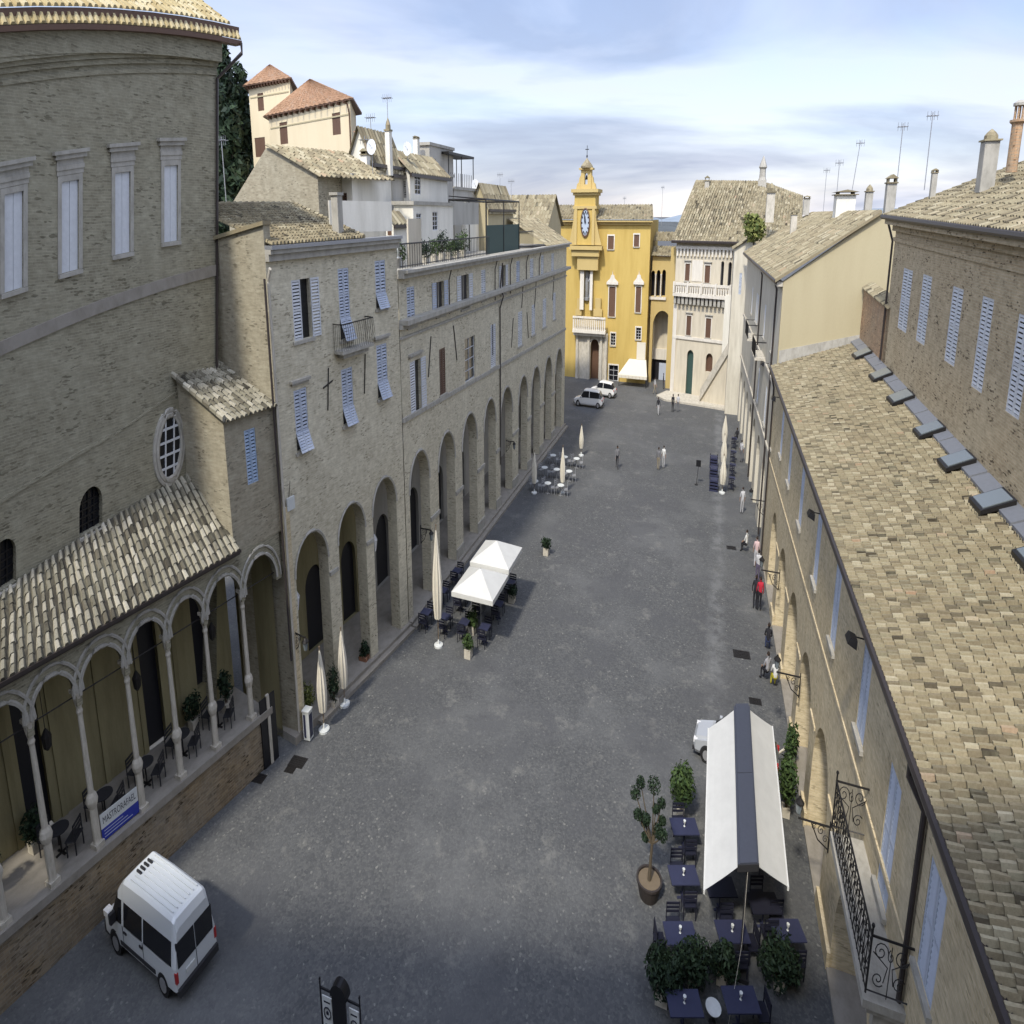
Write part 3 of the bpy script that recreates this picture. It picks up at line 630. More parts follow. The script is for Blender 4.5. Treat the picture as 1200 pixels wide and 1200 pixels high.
# belts and cornice
def belt(mb, F, zl, zr, h, n, s0=-2, s1=None, k=10):
    s1 = s1 or F.L
    for i in range(k):
        a, b = s0+(s1-s0)*i/k, s0+(s1-s0)*(i+1)/k; za, zb_ = zl+(zr-zl)*a/F.L, zl+(zr-zl)*b/F.L
        mb.hexa([F.pt(a, za, -.05), F.pt(b, zb_, -.05), F.pt(b, zb_, n), F.pt(a, za, n), F.pt(a, za+h, -.05), F.pt(b, zb_+h, -.05), F.pt(b, zb_+h, n), F.pt(a, za+h, n)])
def beltpx(mb, F, p, q, h, n, s0=-2, s1=None, k=10):
    (a, za), (b, zb_) = F.inv(*p), F.inv(*q); sl = (zb_-za)/(b-a); belt(mb, F, za-sl*a, za-sl*a+sl*F.L, h, n, s0, s1, k)
q = MB(); beltpx(q, FC, (100, 373), (252, 323), .34, .09); T.part('string_course', q, M['step'])
q = MB(); beltpx(q, FC, (62, 92.5), (249, 88), .12, .07); beltpx(q, FC, (62, 80), (249, 78), .14, .14); beltpx(q, FC, (62, 73), (249, 72), .16, .26); beltpx(q, FC, (62, 67), (249, 66), .3, .42); belt(q, FC, zT-.3, zT-.3, .9, .46, -2); T.part('cornice', q, M['ch'])
q = MB(); beltpx(q, FC, (0, 590), (130, 512), .10, .06, -2, FC.inv(130, 512)[0]); beltpx(q, FC, (135, 510), (208, 460), .06, .04, FC.inv(135, 510)[0], FC.inv(208, 460)[0]); T.part('lower_string_course', q, M['ch'])
r = MB(); ez = zT+.42
def ep(s, z, n): return FC.pt(s, z, n)
random.seed(5)
for i in range(10):
    a, b = -2+(FC.L+3)*i/10, -2+(FC.L+3)*(i+1)/10
    tiles(r, ep(a, ez, .8), ep(b, ez, .8), ep(a, ez+.34, .45), ep(b, ez+.34, .45), .24, .5, 3)
    tiles(r, ep(a, ez+.42, .62), ep(b-.6*(i == 9), ez+.42, .62), ep(a, ez+3.2, -7), ep(b-.6*(i == 9), ez+3.2, -7), .24, .8, 3)
T.part('roof', r, M['tiley'])
q = MB()
for i in range(10):
    a, b = -2+(FC.L+3)*i/10, -2+(FC.L+3)*(i+1)/10
    q.fbox(FC, a, b, ez-.16, ez-.02, .3, .84); q.fbox(FC, a, b, ez+.2, ez+.40, -.2, .60)
T.part('eave_board', q, M['brown'])
q = MB(); p0 = FC.pt(FC.L+.9, ez-.1, .9); p1 = FC.pt(FC.L-.05, ez-1.2, .12); q.tube([p0, add(p0, (0, 0, -.3)), p1, FC.pt(FC.L-.05, zB+3, .1)], .07, 6); T.part('downpipe', q, M['pipe'])
q = MB(); q.fbox(FC, 0, FC.L*.62, ez+3.2, ez+5.2, -9, -7); T.part('drum', q, M['brown'])
# ---------------------------------------------------------------- PORTICO of the church
A, B = gz(0, 1190), gz(322, 890)
A2 = ext(A, B, .35); FP = Fr(A2, B, zt=9.15)
FP.Bt = (B[0], B[1], gz(275, 621, 9.3)[2]); 
def zat(F, px, py): return F.inv(px, py)[1]
T = Thing('arcaded_portico', 'low church portico with slender white columns and a grey tile roof', 'portico', (B[0], B[1], 0))
sc = [FP.inv(x, y)[0] for x, y in ((7, 1085), (65, 1040), (116, 985), (167, 930), (211, 880), (252, 840), (294, 805), (333, 775))]
crown = [zat(FP, x, y) for x, y in ((67.5, 815), (127.5, 772.5), (179, 730), (222.5, 693.7), (264, 661), (305, 627))]
floorz = zat(FP, 122.5, 998.7)
zcP = zc = sum(crown)/6; ztop = zat(FP, 140, 719)
d0 = sc[1]-sc[0]; edges = [sc[0]-2*d0, sc[0]-d0]+sc
w = MB(); aops = []
for a, b in zip(edges, edges[1:]): aops.append((a+.11, b-.11, floorz+.25, zc, True))
wall(w, FP, edges[0]-.1, edges[-1]+.25, zc-1.15, ztop, [(o[0], o[1], zc-1.15, o[3], True) for o in aops], .35)
T.part('arcade_wall', w, M['ch'])
w = MB(); wall(w, FP, edges[0], FP.L+.02, 0, floorz, (), .2); T.part('base_wall', w, M['chb'])
q = MB(); q.fbox(FP, edges[0], FP.L, floorz-.02, floorz+.22, -.55, .16); T.part('coping', q, M['step'])
for o in aops:
    q = MB(); m_, rr = (o[0]+o[1])/2, (o[1]-o[0])/2
    for rad, th in ((rr+.05, .07), (rr+.30, .055)):
        pts = [FP.pt(m_-rad*cos(pi*i/14), zc-rr+rad*sin(pi*i/14), .03) for i in range(15)]
        q.tube(pts, th, 5)
    T.part('arch_moulding', q, M['stone'])
for a in edges[:-1]:
    q = MB(); c = FP.pt(a, floorz+.22, -.17); spr = zc-(aops[3][1]-aops[3][0])/2; H_ = spr-(floorz+.22)
    q.box(c[0]-.2, c[0]+.2, c[1]-.2, c[1]+.2, c[2], c[2]+.14)
    q.lathe([(.17, .14), (.15, .2), (.15, H_*.26), (.20, H_*.28), (.24, H_*.31), (.20, H_*.34), (.12, H_*.36), (.115, H_*.5), (.095, H_*.86), (.13, H_*.88), (.10, H_*.90), (.18, H_*.97), (.21, H_)], c, 12)
    q.box(c[0]-.2, c[0]+.2, c[1]-.2, c[1]+.2, c[2]+H_, c[2]+H_+.1)
    T.part('column', q, M['stonew'])
q = MB()
for a, b in zip(edges, edges[1:]): q.tube([FP.pt(a, zc-.9, -.17), FP.pt(b, zc-.9, -.17)], .02, 4)
T.part('tie_rods', q, M['iron'])
# interior: floor, yellowed back wall with dark doorways, ceiling
dep = 3.6
q = MB(); q.fbox(FP, edges[0], FP.L, floorz-.5, floorz, -dep, -.56); T.part('floor', q, M['step'])
bo = [(sc[1]+.35, sc[1]+1.3, floorz, zc-.1, False), (sc[4]-.1, sc[4]+1.1, floorz, zc-.5, False), (sc[5]+1.1, sc[5]+1.9, floorz+.9, zc-.3, False), (sc[0]-2.6, sc[0]-1.5, floorz, zc, False)]
F3 = Fr(FP.pt(0, 0, -dep), FP.pt(FP.L, 0, -dep), zt=9)
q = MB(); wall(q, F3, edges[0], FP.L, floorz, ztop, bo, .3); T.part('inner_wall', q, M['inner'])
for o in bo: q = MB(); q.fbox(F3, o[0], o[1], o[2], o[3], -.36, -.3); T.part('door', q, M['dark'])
q = MB()
for a in edges: q.fbox(F3, a-.12, a+.12, floorz, zc-.8, 0, .07)
T.part('pilasters', q, M['inner'])
q = MB(); q.fbox(FP, edges[0], FP.L, zc+.35, zc+.45, -dep, -.36); T.part('ceiling', q, M['stone'])
# lean-to roof
e0, e1 = edges[0], FP.inv(275, 621)[0]
r = MB(); random.seed(21); nseg = 6
for i in range(nseg):
    a, b = e0+(e1-e0)*i/nseg, e0+(e1-e0)*(i+1)/nseg
    pa, pb = FP.pt(a, ztop+.06, .38), FP.pt(b, ztop+.06, .38)
    # top edge rests on the church wall
    def top(p_):
        x = pr(p_); return x
    tl, tr_ = (0, 695), (232, 549)
    def onch(p_, f):
        ta = (f*(e1-e0)+e0); return None
    fa, fb = i/nseg, (i+1)/nseg
    sL, zL = FC.inv(0, 695); sR, zR = FC.inv(231, 549)
    eL = FP.inv(0, 830)[0]
    ka, kb = (a-eL)/(e1-eL), (b-eL)/(e1-eL)
    qa = FC.pt(sL+(sR-sL)*ka, zL+(zR-zL)*ka, .02); qb = FC.pt(sL+(sR-sL)*kb, zL+(zR-zL)*kb, .02)
    tiles(r, pa, pb, qa, qb, .26, .36, 3, .075)
T.part('roof', r, M['tilep'])
q = MB(); q.fbox(FP, e0, e1, ztop-.10, ztop+.02, -.1, .34); q.fbox(FP, e0, e1, ztop-.02, ztop+.07, .341, .46); T.part('gutter', q, M['pipe'])
# banner between two columns
a, b, c_, d_ = sc[2]+.18, sc[3]-.18, floorz+.26, floorz+1.05
BT = Thing('banner', 'white and blue cloth banner with dark lettering tied between two portico columns', 'banner', FP.pt(a, c_, -.1))
q = MB(); q.fbox(FP, a, b, c_+.36, d_, -.12, -.09); BT.part('white_field', q, M['signw'])
q = MB(); q.fbox(FP, a, b, c_, c_+.359, -.12, -.09); BT.part('blue_field', q, M['blue'])
def lettering(T, F, txt, s0, s1, z, h, n, m, name='lettering'):
    cu = bpy.data.curves.new('t', 'FONT'); cu.body = txt; cu.size = 1; cu.extrude = 0; cu.align_x = 'LEFT'
    o = bpy.data.objects.new('t', cu); COL.objects.link(o); dg = bpy.context.evaluated_depsgraph_get(); me = bpy.data.meshes.new_from_object(o.evaluated_get(dg))
    xs = [v.co.x for v in me.vertices]; ys = [v.co.y for v in me.vertices]
    if not xs: return
    x0, x1, y0, y1 = min(xs), max(xs), min(ys), max(ys); q = MB()
    base = [q.vert(F.pt(s0+(v.co.x-x0)/(x1-x0)*(s1-s0), z+(v.co.y-y0)/(y1-y0)*h, n)) for v in me.vertices]
    for p in me.polygons: q.face([base[i] for i in p.vertices])
    bpy.data.objects.remove(o); bpy.data.curves.remove(cu); bpy.data.meshes.remove(me)
    return T.part(name, q, M[m])
lettering(BT, FP, 'MASTRORAFAEL', a+.1, b-.1, c_+.48, .20, -.085, 'ink'); q = MB()
for i_ in range(3): q.fbox(FP, a+.1, b-.3-.2*i_, c_+.08+.09*i_, c_+.10+.09*i_, -.09, -.086)
BT.part('small_print', q, M['shut'])
# lower door in the base wall
o = FP.rect(306, 332, 818, 905)
q = MB(); q.fbox(FP, o[0], o[0]+.42, 0.02, 2.5, .02, .10); q.fbox(FP, o[0]+.62, o[0]+1.0, 0.02, 2.5, .02, .10); dd = T.part('door', q, M['blackp']); q = MB(); q.fbox(FP, o[0]+.43, o[0]+.61, 0.02, 2.55, .0, .14); T.part('door_post', q, M['stonew'], dd)
# ---------------------------------------------------------------- ANNEX: little brick room with its own lean-to roof
zf = zat(FP, 290, 500); vF = FP.pt(FP.inv(266, 625)[0], 0)[1]
s_a = FP.inv(267, 560)[0]; pA = FP.pt(s_a, 0); pB = FP.pt(FP.L+.0, 0)
ze0 = gv(262, 492, pA[1])[2]; 
pB = (-23.62, 25.15, 0)
FA = Fr(pA, pB, zt=ze0)
T = Thing('brick_annex', 'small brick room with a lean-to tile roof and one blue shutter, against the church', 'annex', (pA[0], pA[1], 0))
wa = FA.rect(288, 301, 502, 567)+(False,)
w = MB(); wall(w, FA, 0, FA.L, ztop-.05, ze0, [wa], .15)
uw = uc-.9; zhi = gv(212, 436, pA[1])[2]
w.poly((pA[0], pA[1], ztop-.05), (uw, pA[1], ztop-.05), (uw, pA[1], zhi), (pA[0], pA[1], ze0))
T.part('wall', w, M['lb'])
window(T, FA, wa[:4], 'closed', 'shutb', False)
r = MB(); random.seed(31)
tiles(r, (pA[0]+.3, pA[1]-.15, ze0-.05), (pB[0]+.3, pB[1], ze0-.05), (uw, pA[1]-.15, zhi+.05), (uw, pB[1], zhi+.05), .25, .38, 3, .075); ridge(r, (pA[0]+.25, pA[1]-.15, ze0+.05), (uw, pA[1]-.15, zhi+.1))
T.part('roof', r, M['tilep'])
# ---------------------------------------------------------------- CORNER HOUSE (grey facade with odd shutters, three arches)
A, B = (-23.55, 25.2, 0), (-21.95, 36.3, 0)
zL, zR = gv(314, 312, 25.2)[2], 17.0
FL = Fr(A, B, (A[0]+.2, A[1]-.6, zL), (B[0], B[1], zR)); 
zL = FL.inv(316, 316)[1]; zR = FL.inv(461, 283)[1]
FL.At = (A[0], A[1], zL); FL.Bt = (B[0], B[1], zR); FL.z1 = (zL+zR)/2
zt_ = FL.z1
T = Thing('corner_house', 'grey brick house with uneven blue shutters, an iron balcony and a sunlit blank side wall', 'house', A)
wp = [((343, 364, 327, 398), 'half', 'shutw'), ((397.5, 410, 314, 398), 'tilt', 'shut'), ((440, 452, 305, 361), 'tilt', 'shut'), ((346, 361, 455, 528), 'tilt', 'shut'), ((401, 414, 431, 497), 'tilt', 'shut'), ((442, 454, 403, 466), 'tilt', 'shut')]
ops = [FL.rect(*p[0])+(False,) for p in wp]
ar = []
for (xa, xb, xc, yc) in ((347, 385, 365, 623), (399, 430, 415, 588), (440, 467, 455, 557)):
    s0, s1 = FL.inv(xa, 680)[0], FL.inv(xb, 660)[0]; zc2 = FL.inv(xc, yc)[1]; ar.append((s0, s1, 0, zc2, True))
w = MB(); wall(w, FL, 0, FL.L, 0, zt_, ops+ar, .9)
T.part('facade', w, M['lb2'])
w = MB(); us = -27.6; zs = zL
zsl, zsr = gv(256, 284, A[1])[2], gv(311, 264, A[1])[2]; FS = Fr((us, A[1], 0), A, (us, A[1], zsl), (A[0], A[1], zsr)); zs2 = FS.z1
wall(w, FS, 0, FS.L, 0, zs2); w.poly(FS.pt(FS.L, zt_), FS.pt(FS.L, zs2), add(FS.pt(FS.L, zs2), (0, .5, 0)), add(FS.pt(FS.L, zt_), (0, .5, 0))); T.part('side_wall', w, M['lb'])
q = MB(); q.fbox(FS, -.2, FS.L+.1, zs2, zs2+.12, -.5, .12); T.part('side_coping', q, M['tile'])
for p, o in zip(wp, ops):
    window(T, FL, o[:4], p[1], p[2], True, p[0] in ((346, 361, 455, 528), (442, 454, 403, 466)), depth=.25)
q = MB(); belt(q, FL, FL.z1, FL.z1, .22, .30, 0, FL.L, 4); belt(q, FL, FL.z1+.221, FL.z1+.221, .14, .48, 0, FL.L, 4); T.part('cornice', q, M['stone'])
q = MB(); belt(q, FL, FL.z1+.362, FL.z1+.362, .12, .6, 0, FL.L, 4); T.part('gutter', q, M['zinc'])
q = MB(); q.tube([FL.pt(-.05, zt_-.2, .4), FL.pt(.0, zt_-.6, .12), FL.pt(.02, 0.1, .12)], .08, 8); T.part('downpipe', q, M['stonew'])
q = MB(); q.tube([FL.pt(-.26, zt_-.5, .15), FL.pt(-.22, 3.2, .12)], .06, 8); T.part('downpipe', q, M['pipe'])
# balcony
s0, s1 = FL.inv(391, 400)[0], FL.inv(428, 385)[0]; zb = FL.inv(402, 408)[1]
q = MB(); q.fbox(FL, s0, s1, zb-.12, zb, 0, .75); q.fbox(FL, s0+.3, s1-.3, zb-.3, zb-.121, 0, .5); bal = T.part('balcony', q, M['stone'])
q = MB()
for i in range(17):
    x = s0+(s1-s0)*i/16; q.tube([FL.pt(x, zb, .72), FL.pt(x, zb+.35, .86), FL.pt(x, zb+.95, .72)], .013, 4)
for x in (s0, s1):
    for i in range(5): q.tube([FL.pt(x, zb, .05+i*.15), FL.pt(x, zb+.95, .05+i*.15)], .013, 4)
q.tube([FL.pt(s0, zb+.95, 0), FL.pt(s0, zb+.95, .72), FL.pt(s1, zb+.95, .72), FL.pt(s1, zb+.95, 0)], .025, 5); T.part('railing', q, M['iron'], bal)
for (x, y) in ((384, 456), (427, 438)):
    s, z = FL.inv(x, y); q = MB(); q.tube([FL.pt(s-.12, z-.75, .05), FL.pt(s+.12, z+.75, .05)], .035, 5)
    if x == 384: q.tube([FL.pt(s-.4, z+.1, .05), FL.pt(s+.4, z+.25, .05)], .035, 5)
    T.part('wall_anchor', q, M['iron'])
for i, (s0, s1, _, zc2, _2) in enumerate(ar):
    q = MB(); m_, rr = (s0+s1)/2, (s1-s0)/2
    q.tube([FL.pt(m_-(rr+.04)*cos(pi*k/14), zc2-rr+(rr+.04)*sin(pi*k/14), .02) for k in range(15)], .07, 4)
    T.part('arch_moulding', q, M['stone'])
for s0, s1, _, zc2, _2 in ar[:2]: q = MB(); q.fbox(FL, s1+.02, s1+.75, zc2-2.1, zc2-1.95, 0, .12); T.part('pier_cap', q, M['stone'])
q = MB(); q.fbox(FL, 0, .35, 0, zt_-8, 0, .16); T.part('corner_pier', q, M['rb'])
# covered walk behind the arches: floor, back wall, doors
q = MB(); q.fbox(FL, -.4, FL.L, .0, .32, -4.4, .25); q.fbox(FL, 1.4, FL.L, .0, .16, .251, .6); T.part('steps', q, M['step'])
F4 = Fr(FL.pt(0, 0, -4.4), FL.pt(FL.L, 0, -4.4), zt=9)
do = [(1.2, 2.8, .3, 4.2, True), (5, 6.8, .3, 4, True), (8.6, 10.2, .3, 4, True)]
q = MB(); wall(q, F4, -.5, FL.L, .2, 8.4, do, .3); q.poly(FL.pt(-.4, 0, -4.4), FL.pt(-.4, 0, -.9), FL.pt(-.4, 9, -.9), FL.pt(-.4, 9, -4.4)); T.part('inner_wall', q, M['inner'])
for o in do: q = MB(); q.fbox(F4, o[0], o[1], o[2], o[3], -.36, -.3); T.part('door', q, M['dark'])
q = MB(); q.fbox(FL, -.4, FL.L, 8.5, 8.7, -4.4, -.9); T.part('ceiling', q, M['stone'])
# roof of the corner house
r = MB(); random.seed(41); R1_ = gu(345, 240, -29); e1_ = FL.pt(FL.inv(421, 288)[0], zt_+.5, .45)
e0, e1 = FL.pt(.1, zt_+.5, .45), FL.pt(FL.L*.72, zt_+.5, .45)
p2 = gz(345, 240, zt_+2.2); p3 = gz(262, 250, zt_+1.9)
e1 = e1_; k1 = R1_; k0 = (-29.4, 25.4, R1_[2]-.1)
tiles(r, e0, e1, k0, k1, .27, .42, 3, .075)
ridge(r, e1, k1); ridge(r, k1, k0)
T.part('roof', r, M['tile'])
q = MB(); m_ = FL.pt(FL.L*.55, zt_+.5, -.6); q.box(m_[0]-.25, m_[0]+.25, m_[1]-.25, m_[1]+.25, m_[2]-.3, m_[2]+1.5); q.box(m_[0]-.32, m_[0]+.32, m_[1]-.32, m_[1]+.32, m_[2]+1.501, m_[2]+1.6); T.part('chimney', q, M['stone'])
FLs = FL
# ================================================================ LONG ARCADED PALACE
A, B = (-21.95, 36.4, 0), (-21.6, 84, 0)
F = Fr(A, B, zt=15.5); zl, zr = F.inv(470, 326)[1], F.inv(659, 290)[1]; F.At = (A[0], A[1], zl); F.Bt = (B[0], B[1], zr); F.z1 = (zl+zr)/2; FQ = F
ZT = F.z1
T = Thing('arcaded_palace', 'long grey palace with a row of tall arches and an attic storey', 'palace', A)
zb2 = F.inv(560, 360)[1]; zb1 = (F.inv(560, 447)[1])
wq = [((477, 486, 336, 382), 'closed', 'shut'), ((511, 520, 330, 369), 'open', 'shut'), ((540, 549, 322, 361), 'open', 'shutw'), ((564, 569, 316, 351), 'closed', 'shutw'), ((587, 592, 311, 344), 'open', 'shutw'), ((605, 609, 306, 336), 'closed', 'shut'), ((621, 625, 303, 330), 'closed', 'shutw'), ((634, 637, 299, 326), 'closed', 'shutw'), ((646, 649, 297, 322), 'closed', 'shutw'),
 ((481, 493, 422, 484), 'half', 'shutw'), ((515, 522, 408, 462), 'closed', 'brown'), ((545, 557, 395, 446), 'glass', 'shutw'), ((575, 581, 380, 430), 'closed', 'shutw'), ((607, 612, 365, 405), 'closed', 'shutw'), ((623, 627, 357, 392), 'closed', 'shutw'), ((636, 640, 350, 383), 'closed', 'shutw'), ((648, 651, 343, 374), 'closed', 'shutw')]
ops = [F.rect(*p[0])+(False,) for p in wq]
ac = ((478, 501, 491, 529), (509, 531, 523, 507), (539, 560, 550, 485), (565, 583, 574, 468), (587, 604, 593.5, 454), (606, 621, 613, 441), (622.5, 635.5, 628, 430), (638, 651, 642.5, 418.5), (651, 660, 655, 409))
ar = []
cs = [F.inv(c[2], c[3]) for c in ac]
for i, (x0, x1, xc, yc) in enumerate(ac):
    s, z = cs[i]; gap = ((cs[i+1][0]-s) if i < len(cs)-1 else (s-cs[i-1][0])); hw = gap*.335
    if s+hw < F.L-.4 and s-hw > 0: ar.append((s-hw, s+hw, 0, z, True))
w = MB(); wall(w, F, 0, F.L, 0, ZT, ops+ar, .9)
w.poly(add(B, (0, 0, 0)), add(B, (-12, 0, 0)), add(B, (-12, 0, zr)), add(B, (0, 0, zr)))
w.poly(add(A, (-.9, 0, 16)), add(A, (-12, 0, 16)), add(A, (-12, 0, zl)), add(A, (0, 0, zl)))
T.part('facade', w, M['lb2'])
for p, o in zip(wq, ops): window(T, F, o[:4], p[1], p[2], True, hood=p[0][2] > 420, depth=.22)
q = MB(); beltpx(q, F, (470, 386), (660, 318), .25, .28, 0); beltpx(q, F, (470, 380.5), (660, 316), .2, .75, 0); beltpx(q, F, (470, 398), (660, 325), .10, .14, 0); T.part('cornice', q, M['stone'])
q = MB(); beltpx(q, F, (470, 497), (660, 388), .2, .12, 0); T.part('string_course', q, M['stone'])
q = MB(); belt(q, F, ZT, ZT, .22, .5, 0, F.L, 8); belt(q, F, ZT+.221, ZT+.221, .12, .8, 0, F.L, 8); T.part('eave_cornice', q, M['stone'])
for s0, s1, _, zc2, _2 in ar:
    q = MB(); m_, rr = (s0+s1)/2, (s1-s0)/2
    q.tube([F.pt(m_-(rr+.05)*cos(pi*k/12), zc2-rr+(rr+.05)*sin(pi*k/12), .02) for k in range(13)], .08, 4)
    T.part('arch_moulding', q, M['stone'])
for a_, b_ in zip(ar, ar[1:]):
    q = MB(); q.fbox(F, a_[1]-.02, b_[0]+.02, 3.9, 4.1, 0, .12); T.part('pier_band', q, M['stone']); q = MB(); q.fbox(F, a_[1]-.02, b_[0]+.02, 0, .9, 0, .10); T.part('pier_foot', q, M['stone'])
for x, y0, y1 in ((585, 358, 640),):
    s = F.inv(585, 400)[0]; q = MB(); q.tube([F.pt(s, ZT-.2, .4), F.pt(s, ZT-1.6, .15), F.pt(s, zb2+.2, .5), F.pt(s, zb2-.5, .12), F.pt(s, 3, .12)], .07, 8); T.part('downpipe', q, M['pipe'])
for x, t_, b_ in ((525, 306, 368), (579, 296, 352), (597, 296, 344), (616, 286, 330), (631, 284, 325)):
    s = F.inv(x, (t_+b_)/2)[0]; q = MB(); q.tube([F.pt(s, ZT, .35), F.pt(s, ZT-.5, .12), F.pt(s, F.inv(x, b_)[1], .12)], .05, 6); T.part('downpipe', q, M['pipe'])
for x, y, l in ((503, 418, 1), (533, 402, -1), (577, 398, 0), (600, 390, 1), (618, 381, -1), (627, 345, 1), (612, 344, 1), (648, 338, 1)):
    s, z = F.inv(x, y); q = MB(); q.tube([F.pt(s-.3*l, z-.9, .05), F.pt(s+.3*l, z+.9, .05)], .04, 5); T.part('wall_anchor', q, M['iron'])
q = MB(); q.fbox(F, 0, F.L, .0, .32, -4.6, .3); q.fbox(F, 0, F.L, .0, .16, .301, .7); T.part('steps', q, M['step'])
F4 = Fr(F.pt(0, 0, -4.6), F.pt(F.L, 0, -4.6), zt=9)
do = [(2.5+i*5.3, 4.6+i*5.3, .3, 3.9, True) for i in range(8)]
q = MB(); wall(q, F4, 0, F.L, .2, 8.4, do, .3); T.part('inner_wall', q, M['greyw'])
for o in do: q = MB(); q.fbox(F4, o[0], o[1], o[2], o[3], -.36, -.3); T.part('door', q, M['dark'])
q = MB(); q.fbox(F, 0, F.L, 8.0, 8.2, -4.6, -.9); T.part('ceiling', q, M['stone'])
q = MB(); q.box(A[0]-12, A[0]-.4, A[1], B[1], ZT-.1, ZT+.15); T.part('terrace_floor', q, M['stone'])
r = MB(); random.seed(51); s = F.inv(637, 286)[0]
tiles(r, F.pt(s, ZT+.35, .45), F.pt(F.L+.4, ZT+.3, .45), F.pt(s, ZT+2.3, -5), F.pt(F.L+.4, ZT+2.3, -5), .45, .6, 2)
T.part('roof', r, M['tile'])
# ================================================================ HOUSES ABOVE THE LEFT ROOFS
random.seed(61)
# cream villa: two volumes with hipped terracotta roofs
def villa(name, label, PL, PR, PF, ybot, zt, apex, ovh, wins, kind, pipe=True):
    """PL, PR, PF = street points of left, right and far-right eave corners (same height)"""
    T = Thing(name, label, 'villa', (PR[0], PR[1], 0), 'cream villas on the hill')
    d = sub(PF, PR); PB = add(PL, d)
    F = Fr((PL[0], PL[1], 0), (PR[0], PR[1], 0), zt=zt); G = Fr((PR[0], PR[1], 0), (PF[0], PF[1], 0), zt=zt)
    ops = [W_(F, w)+(False,) for w in wins]
    w = MB(); wall(w, F, 0, F.L, 0, zt, ops, .15); wall(w, G, 0, G.L, 0, zt); w.poly((PL[0], PL[1], 0), (PB[0], PB[1], 0), PB, PL); w.poly((PB[0], PB[1], 0), (PF[0], PF[1], 0), PF, PB)
    T.part('wall', w, M['cream'])
    c = lerp(PL, PF, .5); ex = lambda p: add(p, mul(nrm(sub(p, c)), ovh)); A, B, C, D = ex(PL), ex(PR), ex(PF), ex(PB); E = (c[0], c[1], zt+apex)
    r = MB()
    for p, q in ((A, B), (B, C), (C, D), (D, A)): tiles(r, p, q, E, E, .5, .8, 2, .05)
    T.part('roof', r, M['tiler'])
    q = MB(); k = 14
    for i in range(k): x = F.L*(i+.5)/k; q.fbox(F, x-.08, x+.08, zt-.28, zt-.08, 0, ovh*.6)
    q.prism([add(p, (0, 0, -.08)) for p in (A, B, C, D)], (0, 0, .06)); T.part('eaves', q, M['brown'])
    for o in ops: window(T, F, o[:4], 'blind', 'brown', False, depth=.13)
    q = MB(); q.fbox(F, .3, F.L-.3, zt-1.0, zt-.9, 0, .05); T.part('string_course', q, M['gable'])
    if pipe: q = MB(); q.tube([F.pt(F.L-.15, zt-.3, .3), F.pt(F.L-.15, zt-1, .08), F.pt(F.L-.15, 10, .08)], .09, 6); T.part('downpipe', q, M['brown'])
    return T
zv = 24.6
villa('villa', 'cream villa with a broad terracotta hipped roof and brown shutters, high on the left', gz(316, 131, zv), gz(411, 112, zv), gz(415, 111, zv-.0), 0, zv, 2.4, .9, [(328, 337, 143, 169), (389.5, 399, 132, 158), (390, 400, 184, 200)], 'x') if 0 else None
def same(px, py, z, v): return gv(px, py, v)
PR_ = gv(410, 116, 62); PL_ = gz(315, 136, PR_[2]); PF_ = (gv(416, 112, 71)[0], 71, PR_[2])
villa('villa', 'cream villa with a broad terracotta hipped roof beside its tower-like neighbour', PL_, PR_, PF_, 0, PR_[2], 2.6, .9, [(328, 337, 143, 169), (389.5, 399, 132, 158), (390, 400, 184, 200)], 'x')
PR2 = gv(339, 92, 70); PL2 = gz(291, 101, PR2[2]); PF2 = (gv(343, 90, 77)[0], 77, PR2[2])
villa('villa', 'tall narrow cream villa with a small terracotta hipped roof, beside the dark conifers', PL2, PR2, PF2, 0, PR2[2], 1.9, .8, [(302, 309, 109, 130), (299, 311, 161, 184)], 'x', False)
# old gabled house behind the corner house
def solid(T, name, pts, d, m): q = MB(); q.prism(pts, d); return T.part(name, q, M[m])
v0 = 37.
g_ = [gv(x, y, v0) for x, y in ((262, 262), (268, 245), (312, 173), (330, 180), (372, 206), (375, 262))]
T = Thing('gabled_house', 'old brick gable end with a brown tile roof, below the cream villa', 'house', (g_[4][0], v0, 0), 'houses climbing the hill')
q = MB(); pts = [(g_[0][0], v0, 8)]+g_[1:5]+[(g_[4][0], v0, 8)]; q.prism(pts, (0, 7, 0)); T.part('wall', q, M['lb'])
r = MB(); a, b = add(g_[2], (0, -.2, .1)), add(g_[4], (.3, -.2, -.05)); dd = (1.0, 7.4, .1)
tiles(r, b, add(b, (2.6, 6.6, .0)), a, add(a, (2.6, 6.6, 0)), .4, .55, 2); T.part('roof', r, M['tile'])
# white house with a chimney gable
T = house('white_house', 'narrow white house with a small arched window, roof terrace in front', 'house', 40, 376, 412, 208, 440, 8, 'white', 'tile', 'flat', wins=((377, 389, 227, 256, 'blind', 'greyw'), (399, 407, 226, 254, 'closed', 'brown')), dep=5)
T = house('white_house', 'white gabled house crowned by a slim chimney and a round-headed window, left of the row', 'house', 44, 408, 436, 190, 470, 8, 'white', 'tile', 'gable_v', 1.6, .3, wins=((418, 424, 205, 215, 'glass'),), dep=5)
T = house('grey_house', 'grey rendered house under a sagging tile roof, third from the gable end', 'house', 47, 437, 459, 203, 475, 8, 'greyw', 'tile', 'shed_u', 1.2, .3, wins=((440, 446, 214, 236, 'glass'),), dep=6)
T = house('white_house', 'white block with dark vertical shutters beside the grey sagging-roof house', 'house', 49, 460, 480, 202, 506, 8, 'white', 'tile', 'shed_u', 1.1, .3, wins=((470, 476, 212, 232, 'closed', 'greyw'),), swins=((486, 493, 205, 228),), dep=8)
